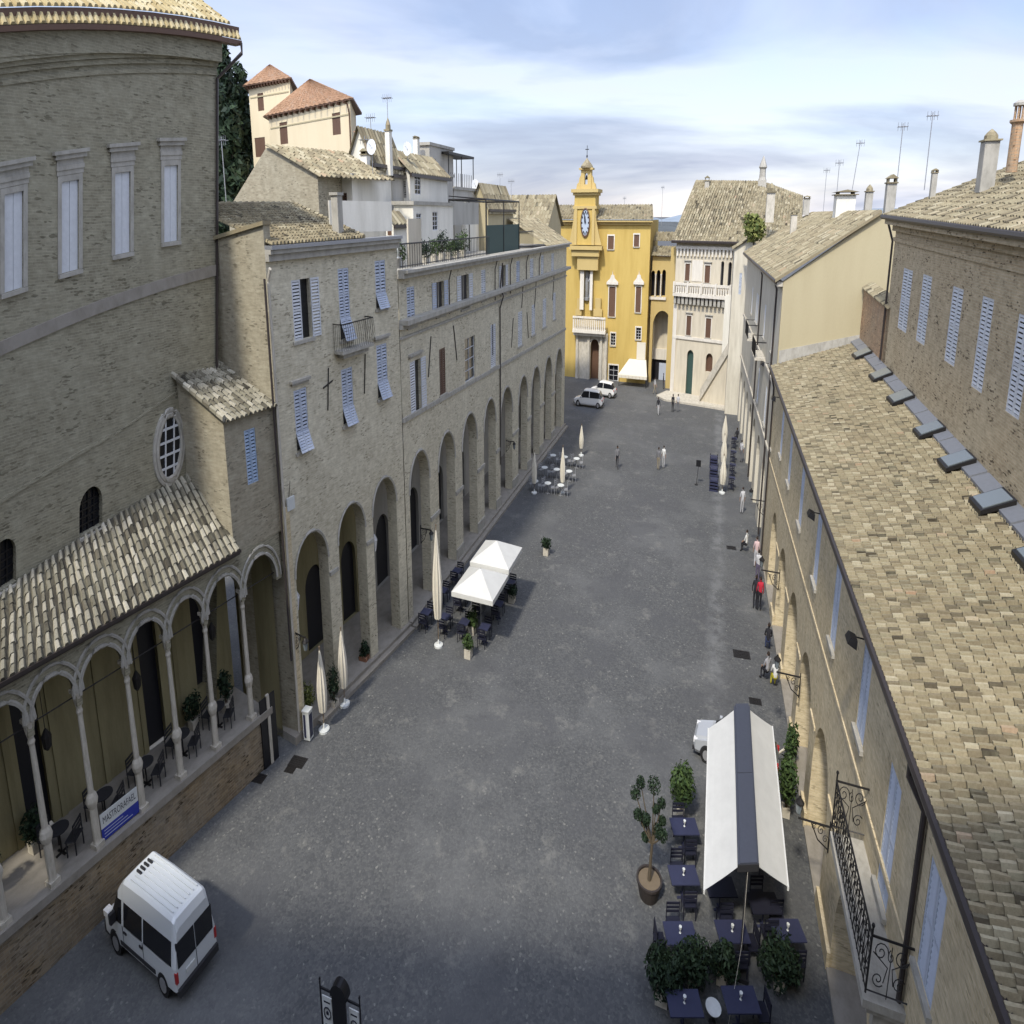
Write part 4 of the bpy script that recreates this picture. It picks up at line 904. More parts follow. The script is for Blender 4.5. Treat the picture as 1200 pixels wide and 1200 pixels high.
T = house('terrace_house', 'white terrace house with a flat dark-edged roof, just above the attic storey', 'house', 45, 461, 484, 240, 519, 8, 'white', 'tile', 'flat', swins=((488, 494, 250, 270), (507, 513, 248, 270)), dep=8)
T = house('roof_room', 'grey penthouse with a flat dark roof, topmost of the rooftop rooms', 'house', 58, 487, 503, 170, 517, 8, 'greyw', 'tile', 'flat', swins=((496, 499, 184, 196), (508, 511, 186, 199)), dep=6)
T = house('terrace_house', 'pale terrace house carrying a railed dark rooftop cage', 'house', 60, 517, 532, 222, 556, 8, 'greyw', 'tile', 'flat', swins=((534, 538, 245, 262), (551, 557, 255, 268)), dep=9)
T = house('stone_house', 'low pale house with a brown pitched roof behind the glass pergola', 'house', 66, 552, 572, 244, 600, 8, 'gable', 'tile', 'gable_v', 1.6, .3, dep=9)
T = house('old_house', 'wide old roof seen behind the rooftop glass pergola', 'house', 88, 588, 640, 264, 668, 8, 'gable', 'tile', 'gable_u', 2.6, .4, dep=9)
# roof terrace parapets and furniture
def boxthing(name, label, cat, pts, h, th, m, loc, group=None):
    q = MB()
    for a, b in zip(pts, pts[1:]):
        d = nrm(sub(b, a)); n = (-d[1]*th, d[0]*th, 0); q.hexa([a, b, add(b, n), add(a, n), add(a, (0, 0, h)), add(b, (0, 0, h)), add(add(b, n), (0, 0, h)), add(add(a, n), (0, 0, h))])
    return single(name, q, M[m], label, cat, loc, group)
a_, b_ = gu(388, 281, -24.4), gu(460, 277, -22.6)
a_ = (a_[0], a_[1], FLs.z1+.7); b_ = (b_[0], b_[1], FLs.z1+.7)
boxthing('parapet', 'stained white parapet wall of the roof terrace above the corner house', 'wall', [a_, b_], 1.15, .15, 'white', a_)
def railing(name, label, pts, h, loc, group=None, step=.35, m='iron'):
    T = Thing(name, label, 'railing', loc, group); q = MB(); q2 = MB()
    for a, b in zip(pts, pts[1:]):
        L = ln(sub(b, a)); k = max(1, int(L/step))
        for i in range(k+1): p = lerp(a, b, i/k); q.tube([p, add(p, (0, 0, h))], .022, 4)
        q2.tube([add(a, (0, 0, h)), add(b, (0, 0, h))], .035, 5); q2.tube([add(a, (0, 0, .1)), add(b, (0, 0, .1))], .02, 4)
    T.part('bars', q, M[m]); T.part('handrail', q2, M[m]); return T
zt = ZT+.36
P = lambda s, n, z=zt: FQ.pt(s, z, n)
s1_, s2_ = FQ.inv(500, 308)[0], FQ.inv(573, 290)[0]
railing('roof_railing', 'dark railing crowded with plants along the edge of the roof terrace', [P(.3, .0), P(s1_, .0), P(s2_, .0)], 1.0, P(.3, 0))
boxthing('parapet', 'cream screen wall at the near end of the plant-filled roof terrace', 'wall', [P(s1_-2.2, -.3), P(s1_-.2, -.3)], 2.0, .12, 'creamw', P(s1_-2.2, -.3))
# plants along it
n_ = 0
labs = ['bushy plant in the first pot of the railed roof terrace', 'round shrub behind the terrace railing, second from the near end', 'tall climbing plant behind the terrace railing', 'dark shrub behind the terrace railing beside the climber', 'loose green shrub near the glass pergola', 'low plant in the last pot before the glass pergola', 'pale flowering plant on the near terrace above the corner', 'red-potted plant by the cream screen wall']
for i, f in enumerate((s1_+1, s1_+2.6, s1_+4.0, s1_+5.4, s1_+6.8, s1_+8.2, s1_-4.5, s1_-3)):
    bush(P(f, -.7), 1.3, 1.2, 1.0+.5*(i % 3 == 2)+.2*(i % 2), labs[i], 'plants on the roof terrace', 420, ['leafd', 'leaf'][i % 2], 4, .08, 'potted_plant', .5, 'plant', .2)
# glass pergola
a_, b_ = FQ.inv(574, 287)[0], FQ.inv(612, 278)[0]
T = Thing('glass_pergola', 'dark-framed glass pergola standing on the palace roof', 'pergola', P(a_, -1)); q = MB(); q2 = MB()
hp = 3.0; D = -4.5
for s in (a_, (a_+b_)/2, b_):
    for n in (-.4, D): q.tube([P(s, n), P(s, n, zt+hp)], .06, 5)
for n in (-.4, D): q.tube([P(a_, n, zt+hp), P(b_, n, zt+hp)], .06, 5)
for s in (a_, b_): q.tube([P(s, -.4, zt+hp), P(s, D, zt+hp)], .06, 5)
for i in range(9): s = a_+(b_-a_)*i/8; q.tube([P(s, -.4, zt+hp), P(s, D, zt+hp+.2)], .03, 4)
T.part('frame', q, M['iron']); q = MB(); q.fbox(FQ, a_, b_, zt, zt+1.6, -.46, -.42); T.part('glass_screen', q, M['copper']); q = MB(); q.fbox(FQ, a_+.1, b_-2.5, zt+1.6, zt+hp-.1, D, D+.1); T.part('back_wall', q, M['greyw'])
railing('roof_railing', 'plain dark railing of the small terrace beyond the glass pergola', [P(b_, -.3), P(b_+5, -.3)], 1.1, P(b_, -.3))
T = Thing('rooftop_cage', 'dark steel cage with a flat top on the pale terrace house', 'frame', gv(529, 220, 61)); q = MB(); c0 = gv(528, 222, 61); c1 = gu(552, 222, c0[0]+.2); u_, va, vb_, z_ = c0[0], c0[1], c0[1]+7, c0[2]+.18
for v in (va, (va+vb_)/2, vb_):
    for u in (u_-2.5, u_-.2): q.tube([(u, v, z_), (u, v, z_+2)], .06, 4)
q.box(u_-2.6, u_-.1, va-.1, vb_+.1, z_+2, z_+2.15)
for i in range(14): v = va+(vb_-va)*i/13; q.tube([(u_-.2, v, z_), (u_-.2, v, z_+.9)], .03, 4)
T.part('frame', q, M['iron'])
# white garden chair on the near terrace
c0 = P(.8, -.5); T = Thing('garden_chair', 'white garden chair at the edge of the roof terrace', 'chair', c0)
q = MB(); q.at(c0, .3); q.box(-.25, .25, -.25, .25, .42, .46); T.part('seat', q, M['shutw']); q = MB(); q.at(c0, .3)
for i in range(5): q.box(-.25+i*.115, -.21+i*.115, -.28, -.24, .46, .95)
q.box(-.26, .26, -.29, -.23, .95, 1.0); T.part('backrest', q, M['shutw'])
for sx, sy in ((-1, -1), (1, -1), (-1, 1), (1, 1)): q = MB(); q.at(c0, .3); q.box(sx*.22-.02, sx*.22+.02, sy*.22-.02, sy*.22+.02, 0, .42); T.part('leg', q, M['shutw'])
# dishes, chimneys and aerials
def dish(px, py, v, label, r=.45):
    p = gv(px, py, v); T = Thing('satellite_dish', label, 'dish', p, 'satellite dishes'); q = MB(); n = 12
    R1 = q.ring(p, r, n, (.4, -1, .4)); c = q.vert(add(p, (-.08*r, .25*r, -.1)))
    for i in range(n): q.face((R1[i], R1[(i+1) % n], c))
    T.part('reflector', q, M['shutw']); q = MB(); q.tube([add(p, (0, .1, -1.2)), add(p, (0, .1, 0))], .03, 4); q.tube([p, add(p, (.1, -.5, .1))], .015, 4); T.part('arm', q, M['zinc'])
dish(435, 172, 42, 'white satellite dish on the white gabled house', .38); dish(477, 174, 50, 'white satellite dish in front of the grey penthouse', .4); dish(557, 217, 66, 'small dish beside the rooftop cage', .45)
chimney(gv(456, 186, 46), .45, PH(456,186,143,46), 'slim white chimney with an arched cap rising over the white gabled house', 'dome', 'white')
chimney(gv(429, 200, 43.5), .6, PH(429,200,176,43.5), 'narrow white chimney stack on the gable of the white house', 'plain', 'white')
for x, y, v, h, l in ((436, 180, 46, PH(436, 190, 134, 46), 'television aerial over the white gabled house'), (455, 150, 47, PH(455, 160, 111, 47), 'tall zigzag aerial above the slim white chimney'), (428, 175, 44, PH(428, 185, 160, 44), 'short aerial beside the greenish roof'), (265, 225, 37, PH(265, 235, 160, 37), 'thin aerial in front of the dark conifers'), (599, 245, 80, 3, 'aerial behind the glass pergola'), (586, 220, 88, 2, 'small aerial on the old roof left of the clock tower')):
    antenna(gv(x, y+10, v), h, l, 5, .7)
# dark conifers between church and villa
random.seed(71)
for px, yt, v, w_, l in ((260, 75, 74, 10, 'dark conifer half hidden behind the church corner'), (277, 97, 78, 12, 'dark conifer nearest to the cream villas'), (268, 140, 66, 12, 'lower dark conifer filling the gap beside the church'), (255, 120, 70, 9, 'dense dark tree against the church wall'), (285, 140, 84, 12, 'dark conifer foot behind the gabled house')):
    t_ = gv(px, yt, v); tree((t_[0], v, 0), t_[2], w_, l, 'dark conifers behind the church', 'leafd', 'cone', 5500, .5)
# ================================================================ YELLOW PALACE WITH CLOCK TOWER
vy = 112.
a = gv(642, 262, vy); b = gv(763, 258, vy)
F = Fr((a[0]-3, vy, 0), (b[0], vy, 0), (a[0]-3, vy, b[2]), (b[0], vy, b[2])); FY = F
T = Thing('yellow_palace', 'ochre yellow palace with a clock tower over its stone portal', 'palace', (b[0]-7, vy, 0))
wy = [((712.5, 719.3, 276.5, 292), 'blind', 'brown'), ((743, 749, 275, 289), 'blind', 'brown'), ((713.5, 721, 336, 371), 'blind', 'brown'), ((745, 751, 336, 366), 'blind', 'brown'), ((715.7, 721, 390.5, 405), 'glass', 'shutw'), ((745.3, 751, 384, 398), 'glass', 'shutw'), ((713.5, 724, 428, 452), 'panel', 'shutw')]
ops = [F.rect(*p[0])+(False,) for p in wy]
dr = F.rect(692, 702, 397, 452); niche = F.rect(685, 692, 318, 352)
w = MB(); wall(w, F, 0, F.L, 0, F.z1, ops+[(dr[0], dr[1], 0, dr[3], True), niche+(True,)], .5)
w.poly((b[0], vy, 0), (b[0], vy+14, 0), (b[0], vy+14, F.z1), (b[0], vy, F.z1)); T.part('wall', w, M['yel'])
for p, o in zip(wy, ops):
    oo = window(T, F, o[:4], 'glass' if p[1] == 'panel' else p[1], p[2], True, surround='pinkw', depth=.3)
    s0, s1, z0, z1, _ = o
    if 330 < p[0][2] < 340:
        q = MB(); m_ = (s0+s1)/2; q.fbox(F, s0-.5, s1+.5, z1+.25, z1+.5, 0, .3); q.prism([F.pt(s0-.5, z1+.51, .02), F.pt(s1+.5, z1+.51, .02), F.pt(m_+.45, z1+.9, .02), F.pt(m_+.3, z1+1.25, .02), F.pt(m_+.08, z1+1.3, .02), F.pt(m_, z1+1.75, .02), F.pt(m_-.08, z1+1.3, .02), F.pt(m_-.3, z1+1.25, .02), F.pt(m_-.45, z1+.9, .02)], mul(F.n, .2)); T.part('pediment', q, M['pinkw'], oo)
q = MB(); q.fbox(F, 0, F.L+.2, F.z1-.5, F.z1-.2, 0, .25); q.fbox(F, 0, F.L+.4, F.z1-.199, F.z1, 0, .7); T.part('cornice', q, M['yel2'])
r = MB(); random.seed(81); ym = F.inv(700, 260)[0]
ra = add(F.pt(0, F.z1+.05), (0, -.8, 0)); rb_ = add(F.pt(F.L+.5, F.z1+.05), (0, -.8, 0)); tiles(r, ra, rb_, add(ra, (0, 7, 1.6)), add(rb_, (-1, 7, 1.6)), .55, .7, 2, .09)
T.part('roof', r, M['tile'])
q = MB(); q.fbox(F, dr[0]-.1, dr[1]+.1, 0, dr[3]+.1, -.6, -.52); T.part('portal_door', q, M['brown'])
# stone portal, balcony and niche
po = F.rect(675, 712, 389, 452); m_ = (dr[0]+dr[1])/2
q = MB(); wall_ops = [(dr[0], dr[1], 0, dr[3], True)]
FP2 = Fr(F.pt(po[0], 0, .45), F.pt(po[1], 0, .45), zt=F.z1)
wall(q, FP2, 0, FP2.L, 0, po[3], [(dr[0]-po[0], dr[1]-po[0], 0, dr[3], True)], .45); q.poly(FP2.pt(0, 0), FP2.pt(0, po[3]), F.pt(po[0], po[3]), F.pt(po[0], 0)); q.poly(FP2.pt(FP2.L, 0), FP2.pt(FP2.L, po[3]), F.pt(po[1], po[3]), F.pt(po[1], 0))
for s in (.1, dr[0]-po[0]-.6, dr[1]-po[0]+.2, FP2.L-.55): q.fbox(FP2, s, s+.45, 0, po[3]-.1, 0, .25)
T.part('stone_portal', q, M['stonew'])
ba = F.rect(673, 711, 370, 388); q = MB(); q.fbox(F, ba[0], ba[1], ba[2]-.1, ba[2]+.25, 0, 1.5); q.fbox(F, ba[0]+.1, ba[1]-.1, ba[2]-.45, ba[2]-.101, 0, 1.1); k = 16
for i in range(k+1): s = ba[0]+.15+(ba[1]-ba[0]-.3)*i/k; q.fbox(F, s-.12, s+.12, ba[2]+.251, ba[3]-.2, 1.25, 1.4)
q.fbox(F, ba[0], ba[1], ba[3]-.199, ba[3], 1.15, 1.5); T.part('portal_balcony', q, M['pinkw'])
ni = F.rect(680.5, 695, 312, 366); q = MB(); g_ = niche
q.fbox(F, ni[0], g_[0], g_[2]-1, g_[3]+.6, .3, .7); q.fbox(F, g_[1], ni[1], g_[2]-1, g_[3]+.6, .3, .7); q.fbox(F, ni[0]-.25, ni[1]+.25, g_[3]+.601, g_[3]+1.1, 0, .9)
mm = (ni[0]+ni[1])/2; q.prism([F.pt(mm-1.25*cos(pi*i/8), g_[3]+1.11+1.5*sin(pi*i/8), .02) for i in range(9)], mul(F.n, .6)); T.part('niche_frame', q, M['pinkw'])
q = MB(); st = F.pt(mm, g_[2], -.1); q.lathe([(.55, 0), (.55, .3), (.32, .35), (.42, 1.0), (.45, 1.8), (.38, 2.5), (.5, 3.1), (.2, 3.45), (.15, 3.6)], st, 10); q.sphere(add(st, (0, 0, 3.85)), .27); q.tube([add(st, (.4, 0, 3.0)), add(st, (.6, -.35, 2.3)), add(st, (.3, -.5, 2.1))], [.14, .11, .08], 6); T.part('niche_statue', q, M['zinc'])
q = MB()
for x0, x1, y in ((675, 682, 362), (696, 706, 362)): o = F.rect(x0, x1, y, 371); q = MB(); q.fbox(F, o[0], o[1], ba[3], o[3], .1, .5); q.fbox(F, o[0]+.3, o[1]-.3, o[3], o[3]+1.2, .1, .45); T.part('volute', q, M['yel2'])
# clock tower
F_keep = F; F = Fr(add(F.A, (0, -.8, 0)), add(F.B, (0, -.8, 0)), add(F.At, (0, -.8, 0)), add(F.Bt, (0, -.8, 0)))
tw = F.rect(673.5, 697.5, 229, 287); s0, s1, z0, z1 = tw; q = MB()
q.fbox(F, s0, s1, z0, z1, -3.2, .35); T.part('tower_shaft', q, M['yel'])
q = MB(); lo = F.rect(677, 699, 287, 300); q.fbox(F, lo[0], lo[1]+.4, lo[2]-1.5, z0-.5, -.7, .30)
q.fbox(F, s0-.9, s1+1.6, z0-.5, z0-.1, -.5, .9); q.fbox(F, s0-.4, s1+1.0, z0-1.2, z0-.501, -.3, .6)
q.prism([F.pt(s1+.01, z0, .0), F.pt(s1+1.4, z0, .0), F.pt(s1+.8, z0+1.2, .0), F.pt(s1+.25, z0+2.6, .0), F.pt(s1+.01, z0+5, .0)], mul(F.n, .3))
q.prism([F.pt(s0-.01, z0, .0), F.pt(s0-1.0, z0, .0), F.pt(s0-.6, z0+1.2, .0), F.pt(s0-.2, z0+2.6, .0), F.pt(s0-.01, z0+5, .0)], mul(F.n, .3)); T.part('tower_base_cornice', q, M['yel2'])
q = MB(); q.fbox(F, s0-.3, s1+.3, z1-1.4, z1-1.1, -3.2, .5); q.fbox(F, s0-.3, s1+.3, z1-.0, z1+.3, -3.3, .6); q.fbox(F, s0-.6, s1+.6, z1+.301, z1+.65, -3.5, .9)
for s in (s0+.02, s1-.55): q.fbox(F, s, s+.53, z0, z1-1.41, .351, .5)
T.part('tower_cornice', q, M['yel2'])
cx_, cz_ = F.inv(686.4, 261); ra_ = (F.inv(691.0, 261)[0]-F.inv(681.6, 261)[0])/2; rz_ = (F.inv(686, 246)[1]-F.inv(686, 277)[1])/2
q = MB(); q.prism([F.pt(cx_+ra_*cos(2*pi*i/28), cz_+rz_*sin(2*pi*i/28), .351) for i in range(28)], mul(F.n, .12)); cl = T.part('clock_face', q, M['clock'])
q = MB(); q.tube([F.pt(cx_+ra_*1.05*cos(2*pi*i/28), cz_+rz_*1.05*sin(2*pi*i/28), .45) for i in range(29)], .13, 5); T.part('clock_rim', q, M['brown'], cl)
q = MB()
for i in range(12): t = 2*pi*i/12; q.tube([F.pt(cx_+ra_*.72*sin(t), cz_+rz_*.72*cos(t), .50), F.pt(cx_+ra_*.9*sin(t), cz_+rz_*.9*cos(t), .50)], .09, 4)
T.part('hour_marks', q, M['ink'], cl)
q = MB()
for t, l in ((-.35, .78), (-.12, .5)): q.tube([F.pt(cx_, cz_, .54), F.pt(cx_+ra_*l*sin(t), cz_+rz_*l*cos(t), .54)], [.16, .05], 4)
T.part('clock_hands', q, M['ink'], cl)
# bell gable with dome and cross
bz = z1+.65; bw = (s1-s0)*.25; bc = (s0+s1)/2; hg = 2.0
FB = Fr(F.pt(bc-bw, 0, -.3), F.pt(bc+bw, 0, -.3), zt=bz+4.2); FB.z0 = 0; q = MB()
wall(q, FB, 0, 2*bw, bz, bz+hg, [(bw-.3, bw+.3, bz+.5, bz+1.7, True)], .8); q.poly(FB.pt(0, bz), FB.pt(0, bz+hg), FB.pt(0, bz+hg, -1), FB.pt(0, bz, -1)); q.poly(FB.pt(2*bw, bz), FB.pt(2*bw, bz+hg), FB.pt(2*bw, bz+hg, -1), FB.pt(2*bw, bz, -1))
for sg in (-1, 1): q.prism([F.pt(bc+sg*bw*1.01, bz, -.4), F.pt(bc+sg*bw*1.95, bz, -.4), F.pt(bc+sg*bw*1.75, bz+.55, -.4), F.pt(bc+sg*bw*1.45, bz+.7, -.4), F.pt(bc+sg*bw*1.3, bz+1.2, -.4), F.pt(bc+sg*bw*1.01, bz+1.5, -.4)], mul(F.n, -.6))
q.fbox(F, bc-bw*1.35, bc+bw*1.35, bz+hg, bz+hg+.2, -1.5, 0); T.part('bell_gable', q, M['yel2'])
q = MB(); q.lathe([(bw*1.2, 0), (bw*1.15, .2), (bw*.75, .5), (.25, .85), (.1, 1.0)], F.pt(bc, bz+hg+.2, -.75), 12); T.part('dome', q, M['tile'])
q = MB(); tp_ = F.pt(bc, bz+hg+1.1, -.75); q.tube([tp_, add(tp_, (0, 0, 1.4))], .05, 4); q.tube([add(tp_, (-.35, 0, 1.0)), add(tp_, (.35, 0, 1.0))], .04, 4); q.sphere(add(tp_, (0, 0, .3)), .15, 6, 4); T.part('cross', q, M['iron'])
q = MB(); q.lathe([(.25, 0), (.2, .2), (.1, .45), (.02, .5)], F.pt(bc, bz+1.0, -.8), 8); T.part('bell', q, M['iron'])
# awning over the cafe door
F = F_keep
aw = F.rect(736, 757, 421, 437); T2 = Thing('awning', 'pale striped awning pulled down over the cafe at the yellow palace', 'awning', F.pt(aw[0], 3, 1)); q = MB()
zt_a, zl_a = aw[3], aw[2]+.1; q.fbox(F, aw[0]+1.6, aw[1]-.2, aw[3], aw[3]+1.9, .05, .12)
q.hexa([F.pt(aw[0]+.2, zt_a-.05, .05), F.pt(aw[1], zt_a-.05, .05), F.pt(aw[1]+.6, zl_a, 3.2), F.pt(aw[0]-1.4, zl_a, 3.2), F.pt(aw[0]+.2, zt_a, .05), F.pt(aw[1], zt_a, .05), F.pt(aw[1]+.6, zl_a+.05, 3.2), F.pt(aw[0]-1.4, zl_a+.05, 3.2)]); T2.part('canvas', q, M['cloth'])
q = MB()
for i in range(8): s = aw[0]-1.4+(aw[1]-aw[0]+2)*i/8; q.fbox(F, s+.02, s+(aw[1]-aw[0]+2)/8-.02, zl_a-.3, zl_a, 3.17, 3.22)
T2.part('valance', q, M['cloth']); q = MB()
for s in (aw[0]-1.2, aw[1]+.4): q.tube([F.pt(s, 0, 3.1), F.pt(s, zl_a, 3.1)], .05, 5)
T2.part('post', q, M['iron'])
# loggia wing with the big archway
lf_, rt_ = gv(763, 350, vy+1.5), gv(793, 350, vy+1.5)
F = Fr((lf_[0], vy+1.5, 0), (rt_[0]+1, vy+1.5, 0), zt=gv(775, 300, vy+1.5)[2])
T = Thing('loggia_wing', 'yellow wing with a triple-arched loggia above a tall archway, between the two palaces', 'building', (lf_[0]+2, vy+1.5, 0))
big = F.rect(764, 785, 364, 452); lg = [F.rect(762.8, 767.2, 317, 347), F.rect(769.2, 773.6, 316.5, 347), F.rect(775.6, 780, 316, 347)]
w = MB(); wall(w, F, 0, F.L, 0, F.z1, [(big[0], big[1], 0, big[3], True)]+[o+(True,) for o in lg], 1.0); T.part('wall', w, M['yel2'])
q = MB()
for o in lg: q.fbox(F, o[0], o[1], o[2], o[3], -1.3, -1.1)
T.part('loggia_back', q, M['dark']); q = MB(); q.fbox(F, lg[0][0]-.2, lg[2][1]+.2, lg[0][2]-.35, lg[0][2]-.05, 0, .2)
for i in (0, 1): q.lathe([(.16, 0), (.12, .2), (.12, 2.0), (.2, 2.4)], F.pt((lg[i][1]+lg[i+1][0])/2, lg[0][2], .12), 8)
T.part('loggia_sill', q, M['pinkw'])
sh = F.rect(764, 785, 412, 452); q = MB(); q.fbox(F, big[0]-.2, big[1]+.2, sh[3], big[3]+.3, -2.8, -2.6); T.part('archway_lunette', q, M['creamw']); q = MB(); q.fbox(F, big[0]-.2, big[1]+.2, sh[3]-1.2, sh[3], -2.7, -2.3); T.part('lintel', q, M['pinkw'])
q = MB(); q.fbox(F, big[0]-.2, big[1]+.2, 0, sh[3]-1.2, -2.7, -2.6); T.part('shopfront', q, M['dark']); q = MB(); q.fbox(F, big[0]+1.3, big[0]+2.9, 0, sh[3]-1.6, -2.59, -2.5); q.fbox(F, big[0]+1.6, big[0]+1.9, 0.2, sh[3]-1.8, -2.49, -2.45); T.part('shop_door', q, M['shut'])
r = MB(); random.seed(91); z_ = F.z1
for k, (zz_, n0, n1) in enumerate(((z_+.05, .5, -3), (z_+1.5, -3, -7))):
    tiles(r, F.pt(-.2, zz_, n0), F.pt(F.L-1, zz_, n0), F.pt(-.2, zz_+.9, n1), F.pt(F.L-1, zz_+.9, n1), .55, .7, 2, .09)
T.part('roof', r, M['tile'])
q = MB(); q.box(rt_[0]-1.2, rt_[0]+1, vy-1.5, vy+1.4, 0, gv(788, 290, vy)[2]); T.part('side_turret', q, M['yel2'], label='narrow ochre strip of wall beside the archway')
# ================================================================ WHITE STONE PALACE (stepped loggia, big tiled roof)
vw = 108.
a = gv(793, 285, vw); b = gv(860, 285, vw-1.5)
F = Fr((a[0], vw, 0), (b[0], vw-2.5, 0), zt=gv(793, 284, vw)[2]); zr_ = F.z1
T = Thing('stone_palace', 'cream stone palace with a balustrade storey and a steep brown tile roof', 'palace', (a[0]+5, vw, 0))
wy = [((803, 808.3, 309, 329), 'blind', 'brown'), ((826, 832, 311, 331.5), 'blind', 'brown'), ((804.5, 809.8, 370, 393), 'blind', 'brown'), ((827, 833, 373, 396), 'blind', 'brown')]
lgx = [F.rect(844.5, 848, 306, 335)+(True,), F.rect(853, 857, 307, 338)+(True,)]
ga = [F.rect(804.5, 812, 410, 452), F.rect(827, 835, 414, 436)]
ops = [F.rect(*p[0])+(False,) for p in wy]
w = MB(); wall(w, F, 0, F.L, 0, zr_, ops+lgx+[(ga[0][0], ga[0][1], 0, ga[0][3], True), ga[1]+(True,)], .4); w.poly((a[0], vw, 0), (a[0]-.5, vw+16, 0), (a[0]-.5, vw+16, zr_), (a[0], vw, zr_)); T.part('wall', w, M['creamw'])
for p, o in zip(wy, ops): window(T, F, o[:4], p[1], p[2], True, hood=True, surround='pinkw', depth=.3)
q = MB()
for o in lgx: q.fbox(F, o[0], o[1], o[2], o[3], -.6, -.5)
T.part('loggia_back', q, M['dark']); q = MB(); q.fbox(F, ga[0][0], ga[0][1], 0, ga[0][3], -.5, -.4); T.part('green_gate', q, M['green']); q = MB(); q.fbox(F, ga[1][0], ga[1][1], ga[1][2], ga[1][3], -.5, -.4); T.part('lunette', q, M['brown'])
bb = F.rect(795, 842, 332, 344); q = MB(); q.fbox(F, 0, F.L, bb[2]-.35, bb[2], 0, .9); q.fbox(F, 0, F.L, bb[3]-.25, bb[3], .55, .9)
for i in range(24): s = F.L*(i+.5)/24; q.fbox(F, s-.13, s+.13, bb[2]+.001, bb[3]-.251, .6, .8)
for i in range(5): s = F.L*i/4.03; q.fbox(F, s, s+.3, bb[2]+.002, bb[3]+.1, .5, .95)
T.part('balustrade', q, M['pinkw'])
q = MB()
for i in range(14): s = F.L*(i+.5)/14; q.fbox(F, s-.22, s+.22, bb[2]-1.1, bb[2]-.351, 0, .65)
T.part('corbels', q, M['stone'])
q = MB(); mo = F.inv(815, 399)[1]; q.fbox(F, 0, F.L, mo, mo+.3, 0, .15); q.fbox(F, 0, .7, 0, bb[2]-1.2, 0, .12)
for i in range(16): s = F.L*(i+.5)/16; q.fbox(F, s-.15, s+.15, zr_-1.3, zr_-.6, 0, .25)
q.fbox(F, 0, F.L, zr_-.6, zr_-.3, 0, .3); q.fbox(F, ops[0][1]+.4, ops[1][0]-.4, ops[0][2], ops[0][3]+.4, 0, .06); T.part('mouldings', q, M['pinkw'])
co = F.rect(848, 859, 345, 460); q = MB(); q.fbox(F, co[0], F.L+1.2, 0, co[3], .02, 1.0); T.part('corner_bay', q, M['white'])
r = MB(); random.seed(95)
e0, e1 = add(F.pt(-.9, zr_), (0, -.9, .1)), add(F.pt(F.L+1.6, zr_), (0, -.9, .1))
zrd = zr_+5.3; rv = vw+9; t0, t1 = gz(816, 211, zrd), gz(893, 212, zrd); t0 = gv(816, 211, rv); t1 = gv(893, 212, rv)
tiles(r, e0, e1, t0, t1, .44, .55, 2, .07); tiles(r, e1, (e1[0]+9, e1[1]+3, e1[2]), t1, (t1[0]+7, t1[1], t1[2]-1.5), .44, .55, 2, .07); tiles(r, (e0[0]+.3, rv+8, e0[2]), e0, add(t0, (0, 3, 0)), t0, .44, .55, 2, .07)
T.part('roof', r, M['tile']); q = MB(); q.tube([add(e0, (0, -.1, 0)), add(e1, (0, -.1, 0))], .14, 6); T.part('gutter', q, M['pipe'])
q = MB(); c = gv(893, 214, rv-.5); q.box(c[0]-.7, c[0]+.7, c[1]-.7, c[1]+.7, c[2]-1.5, c[2]+.2); q.lathe([(.75, .2), (.55, .5), (.5, 1.3), (.7, 1.5), (.35, 2.1), (.05, 2.6)], c, 8); T.part('roof_lantern', q, M['stone'])
TH = house('pale_house', 'pale house squeezed between the cream palace and the right-hand row', 'house', 99, 861, 892, 292, 900, 0, 'beige', 'tile', 'gable_v', .8, .3, wins=((866, 869, 320, 345, 'closed', 'shut'),), dep=6)
# stair ramp at its foot
T = Thing('stone_stair', 'white stone ramp of steps climbing the front of the cream palace', 'stairs', F.pt(ga[1][1], 0, 1)); q = MB(); s0_ = F.inv(826, 446)[0]; s1_ = F.L+.8; n = 12; zt_s = F.inv(848, 412)[1]
for i in range(n): a_ = s0_+(s1_-s0_)*i/n; b2 = s0_+(s1_-s0_)*(i+1)/n; q.fbox(F, a_, b2, 0, .2+(zt_s)*(i+1)/n, 1.0, 2.8)
T.part('steps', q, M['creamw']); q = MB(); A_, B_ = F.pt(s0_, .2, 2.85), F.pt(s1_, zt_s+.2, 2.85); q.hexa([A_, B_, add(B_, (0, -.25, 0)), add(A_, (0, -.25, 0)), add(A_, (0, 0, 1.1)), add(B_, (0, 0, 1.1)), add(B_, (0, -.25, 1.1)), add(A_, (0, -.25, 1.1))]); T.part('parapet', q, M['stonew'])
q = MB(); q.prism([(-9.5, 104.5, 0), (-8, 102.5, 0), (2.5, 100.5, 0), (4, 103, 0), (3, 106, 0), (-8, 108, 0)], (0, 0, .18)); structure('stone_step', q, M['stonew'])
for x, y, v, h, l in ((731, 262, 122, 3.0, 'dark green aerial mast on the yellow palace roof'), (775, 262, 125, 4.2, 'very thin mast between the two palaces'), (870, 175, 150, 1., 'tiny aerial far behind the stone palace')):
    if h > 2: antenna(gv(x, y, v), h, l, 4, .5)
chimney(gv(646, 272, 93), .9, 2.2, 'small round-headed chimney left of the clock tower', 'dome', 'stone')
chimney(gv(627, 262, 92), .9, 1.6, 'squat chimney on the old roof behind the pergola', 'plain', 'stone')
chimney(gv(828, 226, 116), .8, 1.6, 'small dark chimney on the big roof of the stone palace', 'plain', 'stone')
chimney(gv(902, 250, 104), 1.2, 2.4, 'round-headed chimney on the lower slope of the stone palace roof', 'dome', 'stonew')
